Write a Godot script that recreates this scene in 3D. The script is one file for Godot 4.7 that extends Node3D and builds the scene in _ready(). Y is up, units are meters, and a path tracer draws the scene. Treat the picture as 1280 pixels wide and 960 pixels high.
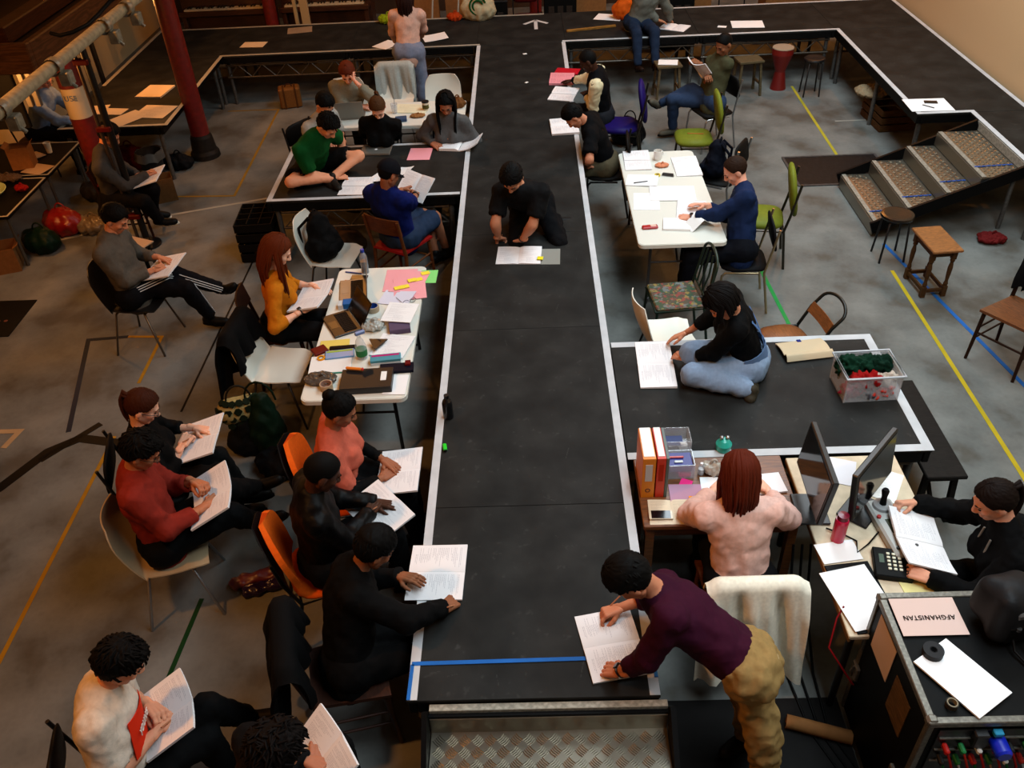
extends Node3D

# A rehearsal room seen from a gallery: a black platform runway with a table reading around it.

var mats := {}
var used_names := {}
var noise := FastNoiseLite.new()
var fold_noise := FastNoiseLite.new()
var tex := {}
const DECK := 0.70
const TABLE := 0.72

func _ready() -> void:
	setup_view()
	make_textures()
	build_room()
	build_platforms()
	build_furniture()
	build_people()
	build_table_things()
	build_side_things()

# ---------------------------------------------------------------- camera, light, exposure
func setup_view() -> void:
	var cam := Camera3D.new()
	cam.name = "camera"
	cam.transform = Transform3D(Basis(Vector3(0.99905, -0.04345, -0.00234), Vector3(0.03265, 0.78430, -0.61953), Vector3(0.02875, 0.61886, 0.78497)).orthonormalized(), Vector3(0.0686, 4.4682, 2.3443))
	cam.fov = 47.4975
	cam.near = 0.05
	cam.far = 100.0
	add_child(cam)
	cam.make_current()
	var we := WorldEnvironment.new()
	we.name = "environment"
	var env := Environment.new()
	env.background_mode = Environment.BG_COLOR
	env.background_color = Color(0.55, 0.62, 0.7)
	env.background_energy_multiplier = 0.3
	env.tonemap_mode = Environment.TONE_MAPPER_LINEAR
	env.tonemap_exposure = 1.0
	env.sdfgi_enabled = true
	env.ssao_enabled = true
	env.ssil_enabled = true
	we.environment = env
	add_child(we)
	# overcast daylight through the two roof lights
	roof_light(Vector3(2.9, 6.9, -6.2), Vector2(2.6, 5.0), 52.0)
	roof_light(Vector3(2.4, 6.9, 0.2), Vector2(2.6, 4.2), 40.0)
	# warm lamps hung over the side aisle
	warm_lamp(Vector3(-2.9, 5.4, 0.2), 11.0)
	warm_lamp(Vector3(-2.9, 4.7, -9.2), 6.0)
	warm_lamp(Vector3(-4.95, 1.98, -8.75), 1.7, 2.25)
	warm_lamp(Vector3(-5.0, 1.98, -5.5), 1.6, 2.25)
	warm_lamp(Vector3(4.6, 5.6, -12.2), 11.0)

func roof_light(at: Vector3, size: Vector2, energy: float) -> void:
	var t := thing("roof_light", "pale frosted daylight panel set in the roof " + ("over the far tables" if at.z < -3 else "over the near desk"), "roof light", at)
	var m := StandardMaterial3D.new()
	m.albedo_color = Color(0.9, 0.93, 0.95)
	m.emission_enabled = true
	m.emission = Color(0.90, 0.96, 1.0)
	m.emission_energy_multiplier = 1.0
	var mb := MB.new()
	mb.box(Vector3(0, 0.05, 0), Vector3(size.x, 0.02, size.y))
	part(t, "glowing_light_pane", mb, m)
	mb = MB.new()
	for s in [-1, 1]:
		mb.box(Vector3(s * (size.x / 2 + 0.04), 0.04, 0), Vector3(0.08, 0.12, size.y + 0.16))
		mb.box(Vector3(0, 0.04, s * (size.y / 2 + 0.04)), Vector3(size.x, 0.12, 0.08))
	part(t, "frame", mb, mat("white_metal", Color(0.75, 0.75, 0.72), 0.5))
	var l := AreaLight3D.new()
	l.name = "daylight"
	l.area_size = size
	l.light_color = Color(0.90, 0.965, 1.0)
	l.light_energy = energy
	l.area_range = 40.0
	l.shadow_enabled = true
	l.position = at
	l.rotation_degrees = Vector3(-90, 0, 0)
	add_child(l)

func warm_lamp(at: Vector3, energy: float, hung := 7.0) -> void:
	var where := "over the far table's white chairs" if at.z < -9 and at.x < 0 else "under the gallery over the far wing" if at.z < -8 and at.x < 0 else "under the gallery over the craft table" if at.y < 3.0 else ("over the far storage corner" if at.x > 0 else "over the near side aisle")
	var t := thing("pendant_lamp", "warm hanging work lamp with a dark shade " + where, "lamp", at)
	var mb := MB.new()
	mb.lathe([[0.04, 0.22], [0.07, 0.2], [0.2, 0.02], [0.21, 0.0]], 20)
	part(t, "shade", mb, mat("dark_metal", Color(0.06, 0.06, 0.06), 0.5))
	mb = MB.new()
	mb.tube([Vector3(0, 0.2, 0), Vector3(0, hung - at.y, 0)], 0.008, 6)
	part(t, "cord", mb, mat("black_rubber", Color(0.02, 0.02, 0.02), 0.6))
	var m := StandardMaterial3D.new()
	m.albedo_color = Color(1, 0.8, 0.5)
	m.emission_enabled = true
	m.emission = Color(1.0, 0.62, 0.28)
	m.emission_energy_multiplier = 2.0
	mb = MB.new()
	mb.ellipsoid(Vector3(0, 0.05, 0), Vector3(0.06, 0.06, 0.06))
	part(t, "bulb", mb, m)
	var l := OmniLight3D.new()
	l.name = "lamp_light"
	l.light_color = Color(1.0, 0.66, 0.34)
	l.light_energy = energy
	l.omni_range = 30.0
	l.omni_attenuation = 2.0
	l.light_size = 0.12
	l.shadow_enabled = true
	l.position = at + Vector3(0, -0.16, 0)
	add_child(l)

# ---------------------------------------------------------------- scene helpers
func numbered(called: String) -> String:
	if not used_names.has(called):
		used_names[called] = 0
		return called
	used_names[called] += 1
	return "%s_%03d" % [called, used_names[called]]

func thing(called: String, label: String, category: String, at := Vector3.ZERO, yaw := 0.0, group := "") -> Node3D:
	var o := Node3D.new()
	o.name = numbered(called)
	add_child(o, true)
	o.position = at
	o.rotation.y = deg_to_rad(yaw)
	o.set_meta("label", label)
	o.set_meta("category", category)
	if group != "":
		o.set_meta("group", group)
	return o

func part(parent: Node, called: String, mb: MB, m: Material, label := "") -> MeshInstance3D:
	var o := MeshInstance3D.new()
	o.name = called
	o.mesh = mb.done()
	o.material_override = m
	o.cast_shadow = GeometryInstance3D.SHADOW_CASTING_SETTING_ON
	parent.add_child(o, true)
	if label != "":
		o.set_meta("label", label)
	return o

func same_part(parent: Node, called: String, mesh: Mesh, m: Material, xf := Transform3D()) -> MeshInstance3D:
	var o := MeshInstance3D.new()
	o.name = called
	o.mesh = mesh
	o.material_override = m
	o.transform = xf
	parent.add_child(o, true)
	return o

func struct(called: String, mb: MB, m: Material) -> MeshInstance3D:
	var o := part(self, called, mb, m)
	o.set_meta("kind", "structure")
	o.set_meta("label", called.replace("_", " ") + " of the rehearsal hall")
	return o

func dup(src: Node3D, at: Vector3, yaw: float, label: String, group := "") -> Node3D:
	var r: Node3D = src.duplicate()
	var base: String = src.name
	var cut := base.rfind("_")
	if cut > 0 and base.substr(cut + 1).is_valid_int():
		base = base.substr(0, cut)
	r.name = numbered(base)
	add_child(r, true)
	r.position = at
	r.rotation = Vector3(0, deg_to_rad(yaw), 0)
	r.set_meta("label", label)
	if group != "":
		r.set_meta("group", group)
	return r

static func yawdir(a: float) -> Vector3:
	var r := deg_to_rad(a)
	return Vector3(sin(r), 0, -cos(r))

# ---------------------------------------------------------------- materials
func noise_image(size: int, freq: float, lo: float, hi: float, oct := 4, sd := 1, sx := 1.0) -> Image:
	var n := FastNoiseLite.new()
	n.seed = sd
	n.frequency = freq
	n.fractal_octaves = oct
	var src := n.get_seamless_image(size, size)
	var img := Image.create(size, size, false, Image.FORMAT_RGB8)
	for y in size:
		for x in size:
			var v := src.get_pixel(int(x * sx) % size, y).r
			var g := lo + (hi - lo) * v
			img.set_pixel(x, y, Color(g, g, g))
	return img

func make_textures() -> void:
	fold_noise.seed = 5
	fold_noise.frequency = 1.0
	fold_noise.fractal_octaves = 2
	noise.seed = 9
	noise.frequency = 1.0
	# soft blotches
	tex["soft"] = ImageTexture.create_from_image(noise_image(256, 0.02, 0.88, 1.0, 4, 3))
	# worn floor paint: broad stains, scuffs
	var fl := Image.create(1024, 1024, false, Image.FORMAT_RGB8)
	var a := FastNoiseLite.new()
	a.seed = 21
	a.frequency = 0.006
	a.fractal_octaves = 6
	var ai := a.get_seamless_image(1024, 1024)
	var b := FastNoiseLite.new()
	b.seed = 22
	b.frequency = 0.05
	b.fractal_octaves = 3
	var bi := b.get_seamless_image(1024, 1024)
	for y in 1024:
		for x in 1024:
			var v := ai.get_pixel(x, y).r
			var u := bi.get_pixel(x, y).r
			var g := 0.72 + 0.34 * v - 0.10 * absf(u - 0.5)
			var c := Color(g, g, g)
			if v < 0.38:
				c = c.lerp(Color(0.66, 0.58, 0.50), clampf((0.38 - v) * 2.0, 0, 0.45))
			fl.set_pixel(x, y, c)
	tex["floor"] = ImageTexture.create_from_image(fl)
	# platform tops: black with pale scuff flecks
	var dk := Image.create(512, 512, false, Image.FORMAT_RGB8)
	for y in 512:
		for x in 512:
			var v := ai.get_pixel(x * 2, y * 2).r
			var u := bi.get_pixel(x, y).r
			var g := 0.56 + 0.28 * v
			if u > 0.72 and v > 0.5:
				g += (u - 0.72) * 1.4
			dk.set_pixel(x, y, Color(g, g, g * 0.985))
	var srng := RandomNumberGenerator.new()
	srng.seed = 8
	for k in 70:
		var sx := srng.randi_range(10, 480)
		var sy := srng.randi_range(10, 480)
		var dd := Vector2.from_angle(srng.randf() * PI)
		for i in srng.randi_range(4, 26):
			var q := Vector2(sx, sy) + dd * i
			if q.x > 0 and q.y > 0 and q.x < 511 and q.y < 511 and srng.randf() < 0.7:
				dk.set_pixel(int(q.x), int(q.y), Color(1, 1, 0.98))
	tex["deck"] = ImageTexture.create_from_image(dk)
	# cloth weave as fine relief
	var wv := Image.create(256, 256, false, Image.FORMAT_RGB8)
	for y in 256:
		for x in 256:
			var g := 0.5 + 0.25 * sin(x * TAU / 8.0) * (1.0 if (y / 8) % 2 == 0 else -1.0) + 0.25 * (bi.get_pixel(x * 4, y * 4).r - 0.5)
			wv.set_pixel(x, y, Color(g, g, g))
	wv.bump_map_to_normal_map(3.0)
	tex["weave"] = ImageTexture.create_from_image(wv)
	# wood grain
	var wd := Image.create(512, 512, false, Image.FORMAT_RGB8)
	for y in 512:
		for x in 512:
			var u := bi.get_pixel((x / 8) % 1024, y * 2).r
			var v := ai.get_pixel((x / 3) % 1024, y * 2).r
			var r := 0.5 + 0.5 * sin((y * 0.16 + v * 30.0))
			var g := 0.68 + 0.18 * r + 0.2 * (u - 0.5)
			wd.set_pixel(x, y, Color(g, g * 0.97, g * 0.93))
	tex["wood"] = ImageTexture.create_from_image(wd)
	# scratches and rust blotches for painted metal
	tex["metal"] = ImageTexture.create_from_image(noise_image(256, 0.03, 0.7, 1.0, 5, 31))
	# lines of type on a page
	var rng := RandomNumberGenerator.new()
	rng.seed = 77
	var pg := Image.create(256, 384, false, Image.FORMAT_RGB8)
	pg.fill(Color(1, 1, 1))
	var yy := 34
	while yy < 350:
		var x0 := 30 if rng.randf() < 0.75 else 90
		var x1 := x0 + rng.randi_range(50, 190 if x0 == 30 else 110)
		var xx := x0
		while xx < x1:
			var wl := rng.randi_range(6, 20)
			pg.fill_rect(Rect2i(xx, yy, mini(wl, x1 - xx), 3), Color(0.80, 0.80, 0.82))
			xx += wl + 4
		yy += 9 if rng.randf() < 0.8 else 18
	tex["page"] = ImageTexture.create_from_image(pg)

func mat(key: String, c: Color, rough := 0.6, metal := 0.0, kind := "", scale := 1.0) -> StandardMaterial3D:
	if mats.has(key):
		return mats[key]
	var m := StandardMaterial3D.new()
	m.albedo_color = c
	m.roughness = rough
	m.metallic = metal
	m.metallic_specular = 0.5 if rough < 0.48 else 0.22
	if kind != "" and kind != "page" and kind != "glass":
		m.uv1_triplanar = true
		m.uv1_scale = Vector3.ONE * scale
	if kind == "cloth":
		m.albedo_texture = tex["soft"]
		m.uv1_scale = Vector3.ONE * 6.0 * scale
		m.normal_enabled = true
		m.normal_texture = tex["weave"]
		m.normal_scale = 0.35
	elif kind == "glass":
		m.transparency = BaseMaterial3D.TRANSPARENCY_ALPHA
		m.albedo_color.a = scale
	elif kind == "page":
		m.albedo_texture = tex["page"]
	elif kind != "":
		m.albedo_texture = tex[kind]
	mats[key] = m
	return m

func skin_mat(c: Color) -> StandardMaterial3D:
	var k := "skin" + c.to_html()
	var m := mat(k, c, 0.5)
	m.subsurf_scatter_enabled = true
	m.subsurf_scatter_strength = 0.08
	return m

func cloth(c: Color) -> StandardMaterial3D:
	return mat("cloth" + c.to_html(), c, 0.85, 0.0, "cloth")

func flat(c: Color, rough := 0.6) -> StandardMaterial3D:
	return mat("flat" + c.to_html() + str(rough), c, rough)

func paper() -> StandardMaterial3D:
	return mat("paper", Color(0.86, 0.86, 0.85), 0.8)

func chrome() -> StandardMaterial3D:
	return mat("chrome", Color(0.62, 0.62, 0.62), 0.3, 0.9)

func black_metal() -> StandardMaterial3D:
	return mat("black_metal", Color(0.035, 0.035, 0.037), 0.45, 0.2)

# ---------------------------------------------------------------- mesh builder
class MB:
	var v := PackedVector3Array()
	var n := PackedVector3Array()
	var uv := PackedVector2Array()
	var ix := PackedInt32Array()
	var t := Transform3D()

	func at(p: Vector3, yaw := 0.0, pitch := 0.0, roll := 0.0) -> MB:
		t = Transform3D(Basis.from_euler(Vector3(deg_to_rad(pitch), deg_to_rad(yaw), deg_to_rad(roll))), p)
		return self

	func put(p: Vector3, nn: Vector3, u := Vector2.ZERO) -> int:
		v.append(t * p)
		n.append(t.basis * nn)
		uv.append(u)
		return v.size() - 1

	# corners counter-clockwise seen from outside
	func quad(a: Vector3, b: Vector3, c: Vector3, d: Vector3) -> void:
		var nn := (b - a).cross(c - a)
		if nn.length_squared() < 1e-16:
			nn = (c - a).cross(d - a)
		nn = nn.normalized()
		var i := put(a, nn, Vector2(0, 1))
		put(b, nn, Vector2(1, 1))
		put(c, nn, Vector2(1, 0))
		put(d, nn, Vector2(0, 0))
		ix.append_array([i, i + 2, i + 1, i, i + 3, i + 2])

	func tri(a: Vector3, b: Vector3, c: Vector3) -> void:
		var nn := (b - a).cross(c - a).normalized()
		var i := put(a, nn)
		put(b, nn)
		put(c, nn)
		ix.append_array([i, i + 2, i + 1])

	func box(c: Vector3, s: Vector3, bev := 0.0, bs := Basis()) -> void:
		var h := s * 0.5
		if bev <= 0.0:
			var k := func(x: float, y: float, z: float) -> Vector3: return c + bs * Vector3(x * h.x, y * h.y, z * h.z)
			quad(k.call(-1, -1, 1), k.call(1, -1, 1), k.call(1, 1, 1), k.call(-1, 1, 1))
			quad(k.call(1, -1, -1), k.call(-1, -1, -1), k.call(-1, 1, -1), k.call(1, 1, -1))
			quad(k.call(1, -1, 1), k.call(1, -1, -1), k.call(1, 1, -1), k.call(1, 1, 1))
			quad(k.call(-1, -1, -1), k.call(-1, -1, 1), k.call(-1, 1, 1), k.call(-1, 1, -1))
			quad(k.call(-1, 1, 1), k.call(1, 1, 1), k.call(1, 1, -1), k.call(-1, 1, -1))
			quad(k.call(-1, -1, -1), k.call(1, -1, -1), k.call(1, -1, 1), k.call(-1, -1, 1))
			return
		var b := minf(bev, minf(h.x, minf(h.y, h.z)) * 0.95)
		# corner points: for each sign triple, three points pulled in on two axes
		var g := func(x: int, y: int, z: int, ax: int) -> Vector3:
			var q := Vector3(x * (h.x - b), y * (h.y - b), z * (h.z - b))
			q[ax] = [x, y, z][ax] * h[ax]
			return c + bs * q
		for ax in 3:
			var a1 := (ax + 1) % 3
			var a2 := (ax + 2) % 3
			for sg in [-1, 1]:
				var ps := []
				for e in [[-1, -1], [1, -1], [1, 1], [-1, 1]]:
					var q := [0, 0, 0]
					q[ax] = sg
					q[a1] = e[0]
					q[a2] = e[1]
					ps.append(g.call(q[0], q[1], q[2], ax))
				if sg > 0:
					quad(ps[0], ps[1], ps[2], ps[3])
				else:
					quad(ps[3], ps[2], ps[1], ps[0])
			# edges running along ax
			for e in [[-1, -1], [1, -1], [1, 1], [-1, 1]]:
				var q0 := [0, 0, 0]
				q0[ax] = -1
				q0[a1] = e[0]
				q0[a2] = e[1]
				var q1 := q0.duplicate()
				q1[ax] = 1
				var p0: Vector3 = g.call(q0[0], q0[1], q0[2], a1)
				var p1: Vector3 = g.call(q1[0], q1[1], q1[2], a1)
				var p2: Vector3 = g.call(q1[0], q1[1], q1[2], a2)
				var p3: Vector3 = g.call(q0[0], q0[1], q0[2], a2)
				_edge(p0, p1, p2, p3, c)
		for x in [-1, 1]:
			for y in [-1, 1]:
				for z in [-1, 1]:
					var p0: Vector3 = g.call(x, y, z, 0)
					var p1: Vector3 = g.call(x, y, z, 1)
					var p2: Vector3 = g.call(x, y, z, 2)
					if (p1 - p0).cross(p2 - p0).dot(p0 - c) > 0:
						tri(p0, p1, p2)
					else:
						tri(p0, p2, p1)

	func _edge(a: Vector3, b: Vector3, c2: Vector3, d: Vector3, mid: Vector3) -> void:
		if (b - a).cross(c2 - a).dot((a + c2) * 0.5 - mid) > 0:
			quad(a, b, c2, d)
		else:
			quad(d, c2, b, a)

	# a beam of rectangular section between two points
	func bar(a: Vector3, b: Vector3, wx: float, wy: float, up := Vector3.UP) -> void:
		var z := (b - a).normalized()
		if absf(z.dot(up)) > 0.98:
			up = Vector3.RIGHT
		var x := up.cross(z).normalized()
		var y := z.cross(x)
		box((a + b) * 0.5, Vector3(wx, wy, a.distance_to(b)), 0.0, Basis(x, y, z))

	func tube(pts: Array, r, sides := 8, closed := false) -> void:
		var m := pts.size()
		var first := v.size()
		var prev := Vector3.ZERO
		for i in m:
			var p: Vector3 = pts[i]
			var d: Vector3
			if closed:
				d = pts[(i + 1) % m] - pts[(i - 1 + m) % m]
			elif i == 0:
				d = pts[1] - pts[0]
			elif i == m - 1:
				d = pts[i] - pts[i - 1]
			else:
				d = (pts[i + 1] - p).normalized() + (p - pts[i - 1]).normalized()
			d = d.normalized()
			var x: Vector3
			if prev == Vector3.ZERO:
				x = d.cross(Vector3.UP if absf(d.y) < 0.9 else Vector3.RIGHT).normalized()
			else:
				x = (prev - d * prev.dot(d)).normalized()
			prev = x
			var y := d.cross(x)
			var rr: float = r if r is float or r is int else r[i]
			for s in sides:
				var an := TAU * s / sides
				var o := x * cos(an) + y * sin(an)
				put(p + o * rr, o)
		var rings := m if closed else m - 1
		for i in rings:
			for s in sides:
				var a := first + i * sides + s
				var b := first + i * sides + (s + 1) % sides
				var c := first + ((i + 1) % m) * sides + (s + 1) % sides
				var d2 := first + ((i + 1) % m) * sides + s
				ix.append_array([a, c, b, a, d2, c])
		if not closed:
			for e in [0, m - 1]:
				var nn: Vector3 = (pts[0] - pts[1]).normalized() if e == 0 else (pts[m - 1] - pts[m - 2]).normalized()
				var f := v.size()
				for s in sides:
					v.append(v[first + e * sides + s])
					n.append(t.basis * nn)
					uv.append(Vector2.ZERO)
				for s in range(1, sides - 1):
					if e == 0:
						ix.append_array([f, f + s, f + s + 1])
					else:
						ix.append_array([f, f + s + 1, f + s])

	# profile of [radius, height] pairs from bottom or top, turned about y
	func lathe(prof: Array, sides := 16, c := Vector3.ZERO, bs := Basis()) -> void:
		for i in prof.size() - 1:
			var r0: float = prof[i][0]
			var y0: float = prof[i][1]
			var r1: float = prof[i + 1][0]
			var y1: float = prof[i + 1][1]
			var up := y1 > y0 or (is_equal_approx(y0, y1) and r1 < r0)
			var nl := Vector2(y1 - y0, r0 - r1).normalized()
			if not up:
				nl = -nl
			var f := v.size()
			for s in sides + 1:
				var an := TAU * s / sides
				var o := Vector3(cos(an), 0, sin(an))
				var nn := bs * (o * nl.x + Vector3.UP * nl.y)
				put(c + bs * (o * r0 + Vector3.UP * y0), nn)
				put(c + bs * (o * r1 + Vector3.UP * y1), nn)
			for s in sides:
				var a := f + s * 2
				if up:
					ix.append_array([a, a + 2, a + 1, a + 1, a + 2, a + 3])
				else:
					ix.append_array([a, a + 1, a + 2, a + 1, a + 3, a + 2])

	func ellipsoid(c: Vector3, r: Vector3, bs := Basis(), sides := 14, rings := 9) -> void:
		var f := v.size()
		for i in rings + 1:
			var ph := PI * i / rings
			for s in sides + 1:
				var an := TAU * s / sides
				var o := Vector3(sin(ph) * cos(an), cos(ph), sin(ph) * sin(an))
				put(c + bs * (o * r), (bs * (o / r)).normalized())
		for i in rings:
			for s in sides:
				var a := f + i * (sides + 1) + s
				var b := a + sides + 1
				ix.append_array([a, b, b + 1, a, b + 1, a + 1])

	# polygon in the XZ plane (any winding) raised from y0 to y1
	func prism(poly: Array, y0: float, y1: float) -> void:
		var pv := PackedVector2Array()
		for q in poly:
			pv.append(Vector2(q[0], q[1]) if q is Array else q)
		if not Geometry2D.is_polygon_clockwise(pv):
			pv.reverse()
		var tr := Geometry2D.triangulate_polygon(pv)
		for lv in 2:
			var y: float = y1 if lv == 0 else y0
			var nn := Vector3.UP if lv == 0 else Vector3.DOWN
			var f := v.size()
			for q in pv:
				put(Vector3(q.x, y, q.y), nn, q)
			for k in range(0, tr.size(), 3):
				var p0 := pv[tr[k]]
				var p1 := pv[tr[k + 1]]
				var p2 := pv[tr[k + 2]]
				var ccw := (p1 - p0).cross(p2 - p0) > 0
				# seen from +y with z towards the viewer, positive cross is clockwise
				if ccw == (lv == 0):
					ix.append_array([f + tr[k], f + tr[k + 1], f + tr[k + 2]])
				else:
					ix.append_array([f + tr[k], f + tr[k + 2], f + tr[k + 1]])
		for i in pv.size():
			var a := pv[i]
			var b := pv[(i + 1) % pv.size()]
			var o := Vector2(b.y - a.y, -(b.x - a.x)).normalized() * 0.01
			if not _inside(pv, a, b):
				o = -o
			_edge(Vector3(a.x, y0, a.y), Vector3(b.x, y0, b.y), Vector3(b.x, y1, b.y), Vector3(a.x, y1, a.y), Vector3((a.x + b.x) / 2 + o.x, (y0 + y1) / 2, (a.y + b.y) / 2 + o.y))

	func _inside(pv: PackedVector2Array, a: Vector2, b: Vector2) -> bool:
		var q := (a + b) / 2 + Vector2(b.y - a.y, -(b.x - a.x)).normalized() * 0.0005
		return Geometry2D.is_point_in_polygon(q, pv)

	# a sheet: f(u, v) gives a point; th gives it thickness along its own normal
	func sheet(nu: int, nv: int, f: Callable, th := 0.0) -> void:
		var g := []
		for j in nv + 1:
			for i in nu + 1:
				g.append(f.call(float(i) / nu, float(j) / nv))
		var nr := []
		for j in nv + 1:
			for i in nu + 1:
				var a: Vector3 = g[j * (nu + 1) + mini(i + 1, nu)] - g[j * (nu + 1) + maxi(i - 1, 0)]
				var b: Vector3 = g[mini(j + 1, nv) * (nu + 1) + i] - g[maxi(j - 1, 0) * (nu + 1) + i]
				nr.append(b.cross(a).normalized())
		for side in (2 if th > 0.0 else 1):
			var f0 := v.size()
			for k in g.size():
				var sg := 1.0 if side == 0 else -1.0
				put(g[k] - (nr[k] * th if side == 1 else Vector3.ZERO), nr[k] * sg, Vector2(float(k % (nu + 1)) / nu, float(k / (nu + 1)) / nv))
			for j in nv:
				for i in nu:
					var a := f0 + j * (nu + 1) + i
					var b := a + nu + 1
					if side == 0:
						ix.append_array([a, a + 1, b + 1, a, b + 1, b])
					else:
						ix.append_array([a, b + 1, a + 1, a, b, b + 1])
		if th > 0.0:
			var rim := []
			for i in nu + 1:
				rim.append(i)
			for j in range(1, nv + 1):
				rim.append(j * (nu + 1) + nu)
			for i in range(nu - 1, -1, -1):
				rim.append(nv * (nu + 1) + i)
			for j in range(nv - 1, 0, -1):
				rim.append(j * (nu + 1))
			for k in rim.size():
				var a: int = rim[k]
				var b: int = rim[(k + 1) % rim.size()]
				quad(g[a] - nr[a] * th, g[b] - nr[b] * th, g[b], g[a])

	func take(o: MB) -> void:
		var f := v.size()
		for k in o.v.size():
			v.append(t * o.v[k])
			n.append(t.basis * o.n[k])
			uv.append(o.uv[k])
		for k in o.ix:
			ix.append(k + f)

	func done() -> ArrayMesh:
		var arr := []
		arr.resize(Mesh.ARRAY_MAX)
		arr[Mesh.ARRAY_VERTEX] = v
		arr[Mesh.ARRAY_NORMAL] = n
		arr[Mesh.ARRAY_TEX_UV] = uv
		arr[Mesh.ARRAY_INDEX] = ix
		var m := ArrayMesh.new()
		if v.size() > 0:
			m.add_surface_from_arrays(Mesh.PRIMITIVE_TRIANGLES, arr)
		return m

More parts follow.
